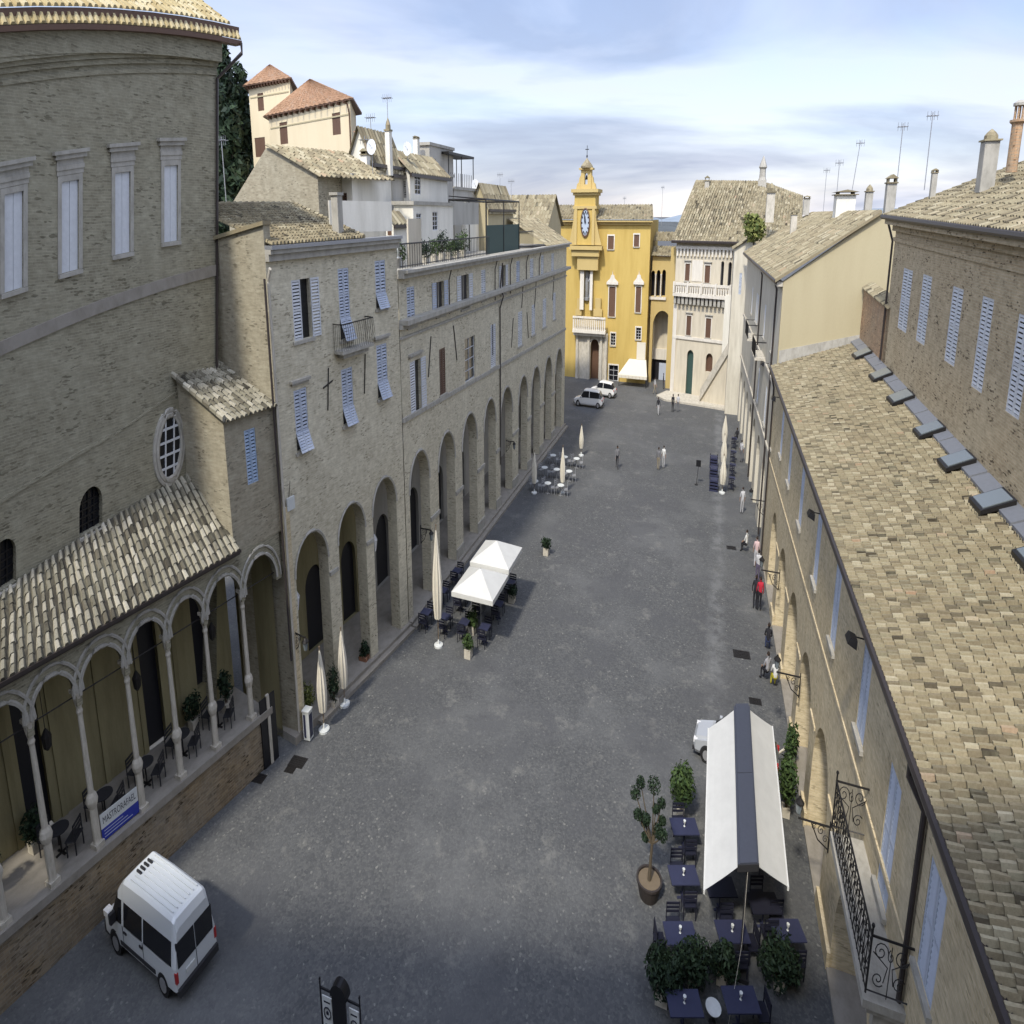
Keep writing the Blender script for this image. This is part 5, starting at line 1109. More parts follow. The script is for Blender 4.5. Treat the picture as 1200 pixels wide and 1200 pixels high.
t_ = gv(884, 275, 98); bush((t_[0], t_[1], t_[2]-1), 3.2, 3, 2.8, 'yellow-green shrub growing between the two tile roofs on the right', None, 900, 'leafy', 5, .28, 'roof_shrub', None, 'shrub')

# clutter of small roof rooms and lean-tos between the terraces
random.seed(301)
house('roof_shed', 'tiny white rooftop shed with a tile lid beside the parapet wall', 'shed', 41, 452, 461, 262, 466, 14, 'white', 'tile', 'shed_u', .5, .2, 'rooftop sheds', wins=((454, 459, 266, 276, 'blind', 'brown'),), dep=2)
house('roof_shed', 'low grey rooftop shed left of the railed steel cage', 'shed', 56, 505, 516, 206, 520, 14, 'greyw', 'tile', 'flat', .5, .2, 'rooftop sheds', wins=((508, 512, 210, 218, 'blind', 'brown'),), dep=3)
house('roof_shed', 'cream lean-to under the cream villa with a rust tile lid', 'shed', 52, 416, 434, 172, 442, 12, 'cream', 'tiler', 'shed_u', .8, .3, 'rooftop sheds', wins=((422, 427, 180, 190, 'blind', 'brown'),), dep=4)
house('roof_shed', 'white stair turret with a flat roof behind the plant-filled terrace', 'shed', 62, 531, 545, 240, 552, 12, 'white', 'tile', 'flat', .5, .2, 'rooftop sheds', swins=((546, 550, 246, 258),), dep=4)
for x, y, v, w_, yt, l, m_ in ((488, 170, 57, .5, 160, 'small square chimney on the grey penthouse', 'white'), (404, 212, 41, .5, 196, 'squat white chimney on the narrow white house', 'white'), (566, 246, 67, .6, 234, 'low chimney on the pale house behind the pergola', 'stone'), (448, 204, 48, .5, 190, 'grey chimney on the sagging-roof house', 'stone')):
    chimney(gv(x, y, v), w_, PH(x, y, yt, v), l, 'plain', m_)
# ================================================================ RIGHT-HAND ARCADE BUILDING
UR = lambda v: 6.5-.0225*(v-14)
A, B = (UR(7), 7, 0), (UR(57), 57, 0)
F = Fr(A, B, (A[0], A[1], 9.45), (B[0], B[1], 10.3)); FR = F; ZR = F.z1
T = Thing('arcade_house', 'long buff brick house with narrow arches and pale blue shutters on the right', 'house', A)
cr = [F.inv(x, y) for x, y in ((1005, 1070), (966, 862), (947, 770), (932, 698), (919, 645), (909, 602), (902, 568))]
zc = [c[1] for c in cr]; ss_ = [c[0] for c in cr]
ss_ = [ss_[0]-7.4, ss_[0]]+ss_[1:]+[ss_[-1]+6]; zc = [zc[0], zc[0]]+zc[1:]+[zc[-1]]
ar = []
for i, (s, z) in enumerate(zip(ss_, zc)):
    g_ = (ss_[i+1]-s) if i < len(ss_)-1 else 6; ar.append((s-g_*.37, s+g_*.37, 0, z, True))
ar = [a_ for a_ in ar if a_[0] > .1 and a_[1] < F.L-.1]
wr = [(930, 945, 572, 645), (950, 962, 610, 705), (968, 985, 690, 795), (1000, 1016, 800, 885), (1036, 1052, 890, 1035), (1070, 1100, 1085, 1200)]
def vwin(s, hw, z0, z1): return (s-hw, s+hw, z0, z1)
wpx = [((1010, 835), 6.9, 9.0), ((977, 735), 6.8, 9.0), ((957, 655), 6.8, 9.0), ((938, 600), 6.9, 9.0), ((1044, 960), 5.6, 8.3), ((1085, 1135), 6.6, 8.7), ((925, 552), 7, 9), ((916, 515), 7, 9)]
ops = []
for (p, z0, z1) in wpx:
    s = F.inv(*p)[0]; ops.append((s-.55, s+.55, z0, z1, False))
w = MB(); wall(w, F, 0, F.L, 0, ZR, ops+[(o_[0], o_[1], o_[2], o_[3], True) for o_ in ar], 1.9); T.part('facade', w, M['rb'])
for o in ops: window(T, F, o[:4], 'closed', 'shut', True, False, depth=.2)
q = MB(); b0, b1 = F.inv(990, 857), F.inv(900, 440); beltpx(q, F, (990, 857), (930, 640), .12, .055, 0); T.part('string_course', q, M['rb'])
q = MB(); F5 = F
for i in range(10):
    a_, b_ = F.L*i/10, F.L*(i+1)/10; q.fbox(F, a_, b_, ZR-.32, ZR-.12, 0, .16); q.fbox(F, a_, b_, ZR-.119, ZR+.06, 0, .34)
T.part('eave_cornice', q, M['rb'])
q = MB(); q.tube([F.pt(F.L*i/10, ZR+.02, .50) for i in range(11)], .115, 8); q.tube([F.pt(F.L*i/10, ZR+.10, .40) for i in range(11)], .03, 4); T.part('gutter', q, M['pipe'])
s = F.inv(1072, 1040)[0]; q = MB(); q.tube([F.pt(s, ZR, .5), F.pt(s, ZR-.3, .5), F.pt(s-.25, ZR-.75, .12), F.pt(s-.25, 4, .12), F.pt(s-.25, .1, .12)], .075, 8); T.part('downpipe', q, M['pipe'])
s = F.L-.4; q = MB(); q.tube([F.pt(s, ZR, .5), F.pt(s, ZR-.9, .12), F.pt(s, .1, .12)], .07, 8); T.part('downpipe', q, M['pipe'])
for a_, b_ in zip(ar, ar[1:]):
    q = MB(); q.fbox(F, a_[1]-.02, b_[0]+.02, 3.3, 3.42, 0, .07); T.part('pier_band', q, M['rb']); q = MB(); q.fbox(F, a_[1]-.05, b_[0]+.05, 0, .5, 0, .14); T.part('pier_foot', q, M['rb'])
for s0, s1, _, z_, _2 in ar:
    pass
F4 = Fr(F.pt(0, 0, -4.4), F.pt(F.L, 0, -4.4), zt=9)
q = MB(); wall(q, F4, 0, F.L, 0, 5.9, [(3+i*6.2, 4.6+i*6.2, 0, 3.4, True) for i in range(7)], .3); T.part('inner_wall', q, M['rb'])
q = MB()
for i in range(7): q.fbox(F4, 3+i*6.2, 4.6+i*6.2, 0, 3.4, -.36, -.3)
T.part('shop_doors', q, M['dark']); q = MB(); q.fbox(F, 0, F.L, 5.9, 6.0, -4.4, -1.91); T.part('ceiling', q, M['stone'])
q = MB(); q.fbox(F, 0, F.L, .0, .08, -4.4, .12); T.part('walk', q, M['step'])
# its tiled roof
r = MB(); random.seed(101)
ja, jb = gu(1200, 612, 12), gu(1000, 392, 12)
ej = lambda v: 11.95-.016*(58-v)
n = 8
for i in range(n):
    a_, b_ = F.L*i/n, F.L*(i+1)/n; pa, pb = F.pt(a_, ZR+.06, .46), F.pt(b_, ZR+.06, .46)
    tiles(r, pa, pb, (12.0, pa[1]-.2, ej(pa[1])), (12.0, pb[1]-.2, ej(pb[1])), .215, .31, 3, .10, wob=.06)
T.part('roof', r, M['tile'])
q = MB(); v_ = 12.
while v_ < 57:   # lead flashing stepped along the tall house
    q.hexa([(11.35, v_, ej(v_)-.05), (12.0, v_, ej(v_)+.14), (12.0, v_+1.9, ej(v_)+.16), (11.35, v_+1.9, ej(v_)-.0), (11.35, v_, ej(v_)+.03), (12.0, v_, ej(v_)+.22), (12.0, v_+1.9, ej(v_)+.25), (11.35, v_+1.9, ej(v_)+.07)])
    v_ += 2.05
T.part('flashing', q, M['lead'])
for v_ in (52.5, 46.5, 41.5, 36, 32, 28, 24, 20, 16):   # glazed hatches lying in the valley
    L_ = .75 if v_ > 40 else .62; zz_ = ej(v_)
    q = MB(); q.hexa([(10.75, v_-L_, zz_-.18), (11.9, v_-L_, zz_+.16), (11.9, v_+L_, zz_+.16), (10.75, v_+L_, zz_-.18), (10.75, v_-L_, zz_-.07), (11.9, v_-L_, zz_+.30), (11.9, v_+L_, zz_+.30), (10.75, v_+L_, zz_-.07)]); hh_ = T.part('roof_hatch', q, M['iron'])
    q = MB(); q.hexa([(10.85, v_-L_+.1, zz_-.04), (11.8, v_-L_+.1, zz_+.262), (11.8, v_+L_-.1, zz_+.262), (10.85, v_+L_-.1, zz_-.04), (10.85, v_-L_+.1, zz_-.01), (11.8, v_-L_+.1, zz_+.292), (11.8, v_+L_-.1, zz_+.292), (10.85, v_+L_-.1, zz_-.01)]); T.part('hatch_pane', q, M['hatch'], hh_)
# wrought iron balcony
va, vb_ = 16.6, 21.6; sa, sb = F.inv(1063, 1100)[0], F.inv(1020, 905)[0]; sa, sb = va-7, vb_-7
BT = T; zb = 5.35
q = MB(); q.fbox(F, sa, sb, zb-.18, zb, 0, 1.12); q.fbox(F, sa+.06, sb-.06, zb-.30, zb-.181, 0, .98)
for s in (sa+.3, (sa+sb)/2, sb-.3): q.fbox(F, s-.12, s+.12, zb-.75, zb-.301, 0, .75)
bl = T.part('balcony', q, M['stone'])
FBn = Fr(F.pt(sa+.02, 0, 0), F.pt(sa+.02, 0, 1.08), zt=9); FBf = Fr(F.pt(sb-.02, 0, 0), F.pt(sb-.02, 0, 1.08), zt=9); FBs = Fr(F.pt(sa, 0, 1.08), F.pt(sb, 0, 1.08), zt=9)
q = MB(); zt = zb+1.15
for G in (FBn, FBf):
    L = G.L
    q.tube([G.pt(0, zt, 0), G.pt(L, zt, 0)], .028, 5); q.tube([G.pt(0, zb+.06, 0), G.pt(L, zb+.06, 0)], .02, 4); q.tube([G.pt(L, zb, 0), G.pt(L, zt+.15, 0)], .028, 5); q.sphere(G.pt(L, zt+.2, 0), .05, 6, 4)
    for fx in (.25, .75):
        fl = 1 if fx > .5 else -1
        scroll(q, G, L*fx, zt-.26, L*fx+.2, zt-.06, 0, .014, 1.5, fl); scroll(q, G, L*fx, zb+.34, L*fx+.17, zb+.5, 0, .014, 1.4, -fl)
        q.tube([G.pt(L*fx+.19*fl, zt-.3, 0), G.pt(L*.5+.06*fl, zb+.62, 0), G.pt(L*fx-.14*fl, zb+.3, 0)], .014, 4)
    q.tube([G.pt(L*.5, zb, 0), G.pt(L*.5, zt-.1, 0)], .012, 4); scroll(q, G, L*.5, zt-.3, L*.5+.09, zt-.16, 0, .012, 1.2)
L = FBs.L; k = 18
q.tube([FBs.pt(0, zt, 0), FBs.pt(L, zt, 0)], .03, 5); q.tube([FBs.pt(0, zb+.06, 0), FBs.pt(L, zb+.06, 0)], .02, 4)
for i in range(k):
    m_ = L*(i+.5)/k; q.tube([FBs.pt(m_-L/k/2, zb, 0), FBs.pt(m_-L/k/2, zt, 0)], .014, 4)
    scroll(q, FBs, m_, zt-.24, m_+.17, zt-.07, 0, .013, 1.4, 1 if i % 2 else -1); scroll(q, FBs, m_, zb+.36, m_+.17, zb+.54, 0, .013, 1.4, -1 if i % 2 else 1)
    q.tube([FBs.pt(m_-.15, zt-.25, 0), FBs.pt(m_, zb+.6, 0), FBs.pt(m_+.15, zb+.32, 0)], .012, 4)
T.part('scrollwork_railing', q, M['iron'], bl)
# floodlights under the gutter and lamp brackets
for i, (x, y, l) in enumerate(((1018, 785, 'black floodlight under the right-hand gutter, nearest of the four'), (965, 627, 'black floodlight under the gutter, second from the near end'), (915, 490, 'black floodlight under the gutter, third from the near end'), (900, 452, 'black floodlight under the gutter, farthest of the four'))):
    s, z = F.inv(x, y); p = F.pt(s, 9.35, .62); TT = Thing('floodlight', l, 'floodlight', p, 'floodlights under the gutter')
    q = MB(); q.at(p, 0, .72); q.hexa([(-.34, -.35, -.10), (.12, -.35, -.26), (.12, .35, -.26), (-.34, .35, -.10), (-.20, -.3, .10), (.14, -.3, .02), (.14, .3, .02), (-.20, .3, .10)]); TT.part('housing', q, M['blackp'])
    q = MB(); q.tube([F.pt(s, 9.35, .0), F.pt(s, 9.38, .56)], .02, 5); TT.part('bracket', q, M['iron']); q = MB(); q.at(p, 0, .72); q.hexa([(-.28, -.3, -.135), (.10, -.3, -.235), (.10, .3, -.235), (-.28, .3, -.135), (-.28, -.3, -.125), (.10, -.3, -.225), (.10, .3, -.225), (-.28, .3, -.125)]); TT.part('glass', q, M['lamp_w'])
def lamp_bracket(F, s, z, label, group, L=1.35, up=False):
    p = F.pt(s, z, 0); T = Thing('lamp_bracket', label, 'wall lamp', p, group); q = MB()
    q.tube([F.pt(s, z, 0), F.pt(s, z, L)], .035, 5); q.fbox(F, s-.05, s+.05, z-.75, z+.15, 0, .04)
    G = Fr(F.pt(s, 0, 0), F.pt(s, 0, L), zt=9)
    q.tube([G.pt(.04, z-.7, 0), G.pt(L*.35, z-.5, 0), G.pt(L*.6, z-.03, 0)], .025, 5)
    scroll(q, G, L*.28, z-.2, L*.28+.16, z-.04, 0, .016); scroll(q, G, L*.5, z-.15, L*.5+.10, z-.05, 0, .014); scroll(q, G, .17, z-.42, .29, z-.3, 0, .014)
    T.part('bracket', q, M['iron']); q = MB(); c = F.pt(s, z, L); c = add(c, (0, 0, .62)) if up else c; q.lathe([(.02, .02), (.10, -.06), (.19, -.12), (.21, -.16)], c, 8); q.tube([add(c, (0, 0, .02)), add(c, (0, 0, -.08))], .05, 6); T.part('lamp_hood', q, M['iron'])
    q = MB(); q.lathe([(.17, -.17), (.11, -.45), (.04, -.5)], c, 6); T.part('lantern', q, M['hatch']); return T
for s_, l in ((F.inv(969, 1012)[0], 'nearest scrolled iron lamp on the right-hand piers, beside the awning'), (F.inv(938, 799)[0], 'scrolled iron lamp on the right-hand piers beyond the awning'), (F.inv(914, 673)[0], 'scrolled iron lamp on the right-hand piers, third from the near end'), (F.inv(897, 592)[0], 'scrolled iron lamp on the right-hand piers, fourth from the near end')):
    lamp_bracket(F, s_, 2.9, l, 'iron lamps on the right-hand piers', 1.35, True)
# ---------------------------------------------------------------- RIGHT: rendered gable house beyond
v0 = 57.05
uL = UR(57)-.1; eL = gv(918, 330, v0)
uL = eL[0]; zE = eL[2]; pk = gv(1033, 250, v0); zP = pk[2]; uP = pk[0]
T = Thing('gable_house', 'tall house with a blank buff gable wall and a brown tile roof, right', 'house', (uL, v0, 0))
q = MB(); q.prism([(uL, v0, 0), (uL, v0, zE), (uP, v0, zP), (uP+6, v0, zP-.9), (uP+6, v0, 0)], (0, .4, 0)); T.part('gable_wall', q, M['gable'])
vE = 98.; G = Fr((uL-.02, v0, 0), (UR(vE)-.4, vE, 0), zt=zE); GG = G
w = MB(); gw = []
for x, y in ((907, 372), (898, 350), (890, 330), (884, 315), (909, 452), (901, 420), (893, 390), (886, 365)):
    s, z = G.inv(x, y); gw.append((s-.6, s+.6, (10.6 if y < 375 else 6.2), (12.6 if y < 375 else 8.4), False))
ga_ = [(2.2+i*5.6, 5.4+i*5.6, 0, 4.8, True) for i in range(7)]
wall(w, G, 0, G.L, 0, zE, gw+ga_, .5); T.part('facade', w, M['beige'])
for o in gw: window(T, G, o[:4], 'closed', 'shutw', True, depth=.2)
F4 = Fr(G.pt(0, 0, -3), G.pt(G.L, 0, -3), zt=9); q = MB(); wall(q, F4, 0, G.L, 0, 6, (), .2); T.part('inner_wall', q, M['gable'])
q = MB()
for z_ in (5.6, 9.3): q.fbox(G, 0, G.L, z_, z_+.2, 0, .14)
q.fbox(G, 0, G.L, zE-.25, zE-.02, 0, .5); T.part('string_courses', q, M['stonew'])
for s in (3.2, 17): q = MB(); q.tube([G.pt(s, zE, .4), G.pt(s, zE-.6, .1), G.pt(s, .2, .1)], .08, 6); T.part('downpipe', q, M['pipe'])
r = MB(); random.seed(111); k = 5
for i in range(k):
    a_, b_ = G.L*i/k, G.L*(i+1)/k; pa, pb = G.pt(a_, zE+.05, .6), G.pt(b_, zE+.05, .6)
    tiles(r, add(pa, (0, -.2, 0)), add(pb, (0, -.2, 0)), (uP, v0-.2+a_, zP+.1), (uP, v0-.2+b_, zP+.1), .46, .6, 2, .10)
T.part('roof', r, M['tile'])
q = MB(); q.prism([(uL-.7, v0-.25, zE-.05), (uP, v0-.25, zP-.02), (uP, v0-.25, zP+.12), (uL-.7, v0-.25, zE+.12)], (0, .3, 0)); T.part('verge', q, M['tile'])
q = MB(); q.tube([G.pt(i*G.L/8, zE-.02, .66) for i in range(9)], .11, 6); T.part('gutter', q, M['pipe'])
q = MB(); q.box(uL+.2, 12, v0-.22, v0-.02, gv(920, 425, v0)[2]-.4, gv(920, 425, v0)[2]+.0) ; T.part('flashing', q, M['lead']); q = MB(); zq = gv(920, 425, v0)[2]-.6; q.prism([(uL+.1, v0-.06, zq), (12.2, v0-.06, zq+1.6), (12.2, v0-.06, zq+2.3), (uL+.1, v0-.06, zq+1.2)], (0, .05, 0)); T.part('rendered_band', q, M['stone'])
# balconies hanging on its street side
for x, y, l in ((897, 384, 'near'), (888, 352, 'far')):
    s, z = G.inv(x, y); q = MB(); q.fbox(G, s-2, s+2, 9.5, 9.65, 0, 1.1); ob = T.part('balcony', q, M['stonew']); q = MB()
    for i in range(15): q.tube([G.pt(s-2+i*4/14, 9.65, 1.05), G.pt(s-2+i*4/14, 10.6, 1.05)], .025, 4)
    q.tube([G.pt(s-2, 10.6, 0), G.pt(s-2, 10.6, 1.05), G.pt(s+2, 10.6, 1.05), G.pt(s+2, 10.6, 0)], .035, 4); T.part('railing', q, M['iron'], ob)
# dormer and second roof behind
for x, y, v, w_, h, l, k_, m_ in ((1042, 240, 60, .7, PH(1042,240,207,60), 'chimney with a crenellated cap where the two right-hand roofs meet', 'plain', 'stone'), (1017, 243, 66, .6, PH(1017,243,219,66), 'small domed chimney on the ridge of the gable house', 'dome', 'stone'), (989, 243, 72, 1.8, PH(993,243,224,72), 'white chimney block with aerials on the gable house', 'plain', 'white'), (930, 262, 84, .7, PH(930,262,248,84), 'low chimney on the far part of the gable-house roof', 'plain', 'stonew'), (945, 240, 95, .8, PH(945,240,230,95), 'distant dark chimney behind the right-hand roofs', 'plain', 'stone')):
    chimney(gv(x, y, v), w_, h, l, k_, m_)
for x, y, v, h, l, ld_ in ((979, 245, 74, PH(979,245,188,74), 'aerial with a short crossbar left of the white chimney block', 0), (996, 235, 73, PH(996,235,165,73), 'tall mast over the white chimney block', .5), (1049, 235, 61, PH(1049,235,145,61), 'aerial with a slanting arm beside the crenellated chimney', 0), (1084, 215, 58, PH(1084,215,132,58), 'aerial with a single crossbar above the tall brick house', 0), (965, 245, 90, 3, 'thin far aerial over the gable-house roof', 0)):
    antenna(gv(x, y, v), h, l, 4, .6, lean=ld_)
# ---------------------------------------------------------------- RIGHT: old low brick wall and the tall brick house
q = MB(); v1 = 48.5
q.prism([(12.0, v1, 10), (12.0, v1, 14.2), (12.0, 52, 14.35), (12.0, v0-.02, 14.5), (12.0, v0-.02, 10)], (.5, 0, 0)); TW = Thing('brick_wall', 'crumbling reddish brick wall below the blank gable, with tiled coping', 'wall', (12, v1, 10))
TW.part('masonry', q, M['rred']); q = MB(); random.seed(121); tiles(q, (11.85, v1, 14.25), (11.85, v0-.02, 14.55), (12.6, v1, 14.6), (12.6, v0-.02, 14.85), .3, .4, 2, .08); TW.part('coping', q, M['tile'])
a, b = gu(1053, 250, 12), gu(1200, 272, 12)
sT = Fr((12, 49.2, 10), (12, 14, 10), (12, 49.2, 17.9), (12, 14, 17.3)); F = sT
zu = F.z1
T = Thing('tall_brick_house', 'tall brown brick house with a row of white louvred shutters, right edge', 'house', (12, 49.2, 10))
ww = [(1055, 1066, 314, 390), (1077, 1088, 321, 405), (1111, 1124, 335, 430), (1144, 1158, 346, 462), (1185, 1203, 367, 493)]
ops = [F.rect(*x)+(False,) for x in ww]; L5 = ops[-1]; gap = L5[0]-ops[-2][0]
ops += [(L5[0]+gap*1.0, L5[1]+gap*1.0, L5[2], L5[3], False), (L5[0]+gap*2, L5[1]+gap*2, L5[2], L5[3], False)]
w = MB(); wall(w, F, 0, F.L, 10, zu, ops, .2); q2 = 0
w.poly((12, 49.2, 10), (24, 49.2, 10), (24, 49.2, 17.9), (12, 49.2, 17.9)); T.part('wall', w, M['r3'])
for o in ops: window(T, F, o[:4], 'closed', 'shutw', False, depth=.2)
q = MB(); q.fbox(F, -.1, F.L, zu-.9, zu-.75, 0, .10); q.fbox(F, -.1, F.L, zu-.5, zu-.25, 0, .22); q.fbox(F, -.2, F.L, zu-.249, zu, -.1, .72); T.part('cornice', q, M['r3'])
q = MB(); q.tube([F.pt(-.5, zu+.02, .88), F.pt(F.L, zu+.02, .88)], .1, 7); T.part('gutter', q, M['pipe']); q = MB(); q.tube([F.pt(-.25, zu, .6), F.pt(-.2, zu-.9, .1), F.pt(-.2, 12, .1)], .07, 7); T.part('downpipe', q, M['pipe'])
r = MB(); random.seed(131); k = 6
for i in range(k):
    a_, b_ = -.3+(F.L+.3)*i/k, -.3+(F.L+.3)*(i+1)/k
    if i == 0: tiles(r, F.pt(a_, zu+.05, .88), F.pt(b_, zu+.05, .88), F.pt(a_+4.5, zu+2.0, -6), F.pt(b_, zu+2.0, -6), .30, .46, 3, .085, wob=.05)
    else: tiles(r, F.pt(a_, zu+.05, .88), F.pt(b_, zu+.05, .88), F.pt(a_, zu+2.0, -6), F.pt(b_, zu+2.0, -6), .30, .46, 3, .085, wob=.05)
tiles(r, F.pt(-.3, zu+.05, -12), F.pt(-.3, zu+.05, .62), F.pt(4.2, zu+2.0, -12), F.pt(4.2, zu+2.0, -6), .30, .46, 3, .085)
T.part('roof', r, M['tile'])
chimney(gv(1187, 186, 40), .62, PH(1187,186,121,40), 'tall round chimney with a colonnaded top on the tall brick house', 'round', 'rred')
chimney(gv(1157, 195, 41), .68, PH(1157,195,156,41), 'stubby domed chimney left of the tall round one', 'dome', 'stone')
chimney(gv(1094, 215, 47), .3, .5, 'tiny chimney pot at the far end of the tall house roof', 'plain', 'stone')
# the palace the view is taken from: its shadow falls across the near end of the square
q = MB(); vf = lambda u: -1.7+.29*u
q.prism([(-90, vf(-90), 0), (13, vf(13), 0), (18, vf(13)-16, 0), (-86, vf(-90)-16, 0)], (0, 0, 27.8)); single('palace_behind_viewpoint', q, M['lb'], 'brick palace at the near end of the square, behind the viewpoint', 'palace', (0, -2, 0))
# ================================================================ VEHICLES
def hull(stations, ring, T, loc, rot, bodym, glassf, sc=1.0):
    pass
def vehicle(T, loc, rot, st, win, wheels, wr, bodym, wy, shield, name='body'):
    """st: stations (x, zb, zbelt, zroof, wb, wr); win: station spans whose belt-to-roof faces are side glass; shield: spans whose top faces are glass"""
    body = MB(); gl = MB(); body.at(loc, rot); gl.at(loc, rot); body.sm = False
    def ringpts(s):
        x, zb, zl, zr, wb, wr_ = s[:6]; zw = s[6] if len(s) > 6 else zr-.13; t_ = (zw-zl)/max(zr-.07-zl, .01); ww_ = wb*.985+(wr_-wb*.985)*min(1, max(0, t_))
        if zw < zl+.02: zw = zl+(zr-.07-zl)*.6; ww_ = wb*.985+(wr_-wb*.985)*.6
        h = [(0, zb), (wb*.86, zb), (wb, zb+.14), (wb*1.0, (zb+zl)/2), (wb*.985, zl), (ww_, zw), (wr_, zr-.07), (wr_*.86, zr), (0, zr+.015)]
        return [(x, y, z) for y, z in h]
    rs = [ringpts(s) for s in st]
    for i, (a, b) in enumerate(zip(rs, rs[1:])):
        for sg in (1, -1):
            for k in range(8):
                g_ = (k == 4 and i in win) or (k in (4, 5, 6, 7) and i in shield)
                m = gl if g_ else body; f = .985 if g_ else 1
                P_ = [a[k], a[k+1], b[k+1], b[k]]; m.poly(*[(p[0], p[1]*sg*f, p[2]) for p in P_])
    for r_, rev in ((rs[0], 0), (rs[-1], 1)):
        for sg in (1, -1): body.poly(*[(p[0], p[1]*sg, p[2]) for p in r_])
    bo = T.part(name, body, M[bodym]); T.part('windows', gl, M['glass'])
    for x in wheels:
        for sg in (1, -1):
            q = MB(); q.at(loc, rot); y = wy*sg; c = (x, y-.11*sg, wr)
            q.tube([(x, y-.22*sg, wr), (x, y+.015*sg, wr)], wr, 20); wh = T.part('wheel', q, M['tyre'])
            q = MB(); q.at(loc, rot); q.tube([(x, y+.016*sg, wr), (x, y+.03*sg, wr)], wr*.62, 14); T.part('rim', q, M['steel'], wh)
            q = MB(); q.at(loc, rot); n = 12
            q.prism([(x+wr*1.22*cos(pi*k/n), y-.03*sg, wr*.95+wr*1.22*sin(pi*k/n)) for k in range(n+1)], (0, .035*sg, 0)); T.part('wheel_arch', q, M['plast'])
    return bo
# minibus beside the portico wall
pv = gz(190, 1115); VL = (pv[0], pv[1], 0)
rv_ = pi-.10
T = Thing('minibus', 'white high-roofed minibus with dark windows parked against the portico wall', 'minibus', VL)
Lh = 2.55
st = [(Lh+.02, .42, .74, .80, .78, .70), (Lh-.08, .30, .88, .95, .88, .74), (Lh-.50, .30, 1.02, 1.12, .92, .80), (Lh-.62, .30, 1.05, 1.26, .93, .80), (Lh-1.18, .30, 1.10, 1.98, .94, .76, 1.72), (Lh-1.45, .30, 1.10, 2.20, .94, .72, 1.74), (Lh-1.6, .30, 1.10, 2.28, .94, .72, 1.74), (-.35, .30, 1.10, 2.32, .94, .72, 1.74), (-.42, .30, 1.10, 2.32, .94, .72, 1.74), (-Lh+.25, .30, 1.10, 2.30, .94, .72, 1.74), (-Lh+.12, .30, 1.10, 2.26, .93, .71, 1.72), (-Lh, .36, 1.08, 2.05, .91, .70, 1.70)]
vehicle(T, VL, rv_, st, {4, 6, 8}, (Lh-.85, -Lh+.95), .35, 'vanw', .93, {3})
def vb(name, m, *bx, par=None, lab=None):
    q = MB(); q.at(VL, rv_)
    for b in bx: q.box(*b)
    return T.part(name, q, M[m], par, lab)
rw = vb('rear_window', 'glass', (-Lh-.025, -Lh+.05, -.80, -.02, 1.06, 1.74), (-Lh-.025, -Lh+.05, .02, .80, 1.06, 1.74))
vb('side_rail', 'plast', (-Lh+1.4, Lh-1.3, -.965, -.935, .50, .62)); vb('side_rail', 'plast', (-Lh+1.4, Lh-1.3, .935, .965, .50, .62)); vb('rear_bumper', 'plast', (-Lh-.12, -Lh+.1, -.9, .9, .34, .55)); vb('front_bumper', 'plast', (Lh-.2, Lh+.1, -.85, .85, .30, .62))
vb('number_plate', 'signw', (-Lh-.045, -Lh+.0, .1, .5, .72, .84)); vb('tail_light', 'lamp_r', (-Lh-.02, -Lh+.1, -.93, -.83, .7, 1.0)); vb('tail_light', 'lamp_r', (-Lh-.02, -Lh+.1, .83, .93, .7, 1.0))
vb('headlight', 'lamp_w', (Lh-.3, Lh+.0, -.88, -.62, .85, 1.02)); vb('headlight', 'lamp_w', (Lh-.3, Lh+.0, .62, .88, .85, 1.02)); vb('door_handle', 'plast', (.75, .95, .93, .965, .92, .98), (-.35, -.15, .93, .965, .92, .98))
mr = vb('wing_mirror', 'plast', (Lh-1.1, Lh-.95, .93, 1.15, 1.1, 1.4)); vb('wing_mirror', 'plast', (Lh-1.1, Lh-.95, -1.15, -.93, 1.1, 1.4))
q = MB(); q.at(VL, rv_)
for i in range(7): y = -.54+i*.18; q.box(-Lh+.35, Lh-2.3 if 1 < i < 5 else Lh-1.9, y-.02, y+.02, 2.325, 2.35)
T.part('roof_ribs', q, M['vanw'])
q = MB(); q.at(VL, rv_)
for i in range(4): q.box(Lh-2.1, Lh-1.8, -.3+i*.16, -.24+i*.16, 2.30, 2.36)
T.part('roof_vent', q, M['plast'])
q = MB(); q.at(VL, rv_)
for x in (Lh-1.52, -.38): q.box(x-.012, x+.012, .925, .946, .4, 1.1); q.box(x-.012, x+.012, -.946, -.925, .4, 1.1)
q.box(-Lh-.008, -Lh+.02, -.012, .012, .5, 1.06); T.part('door_seams', q, M['plast'])
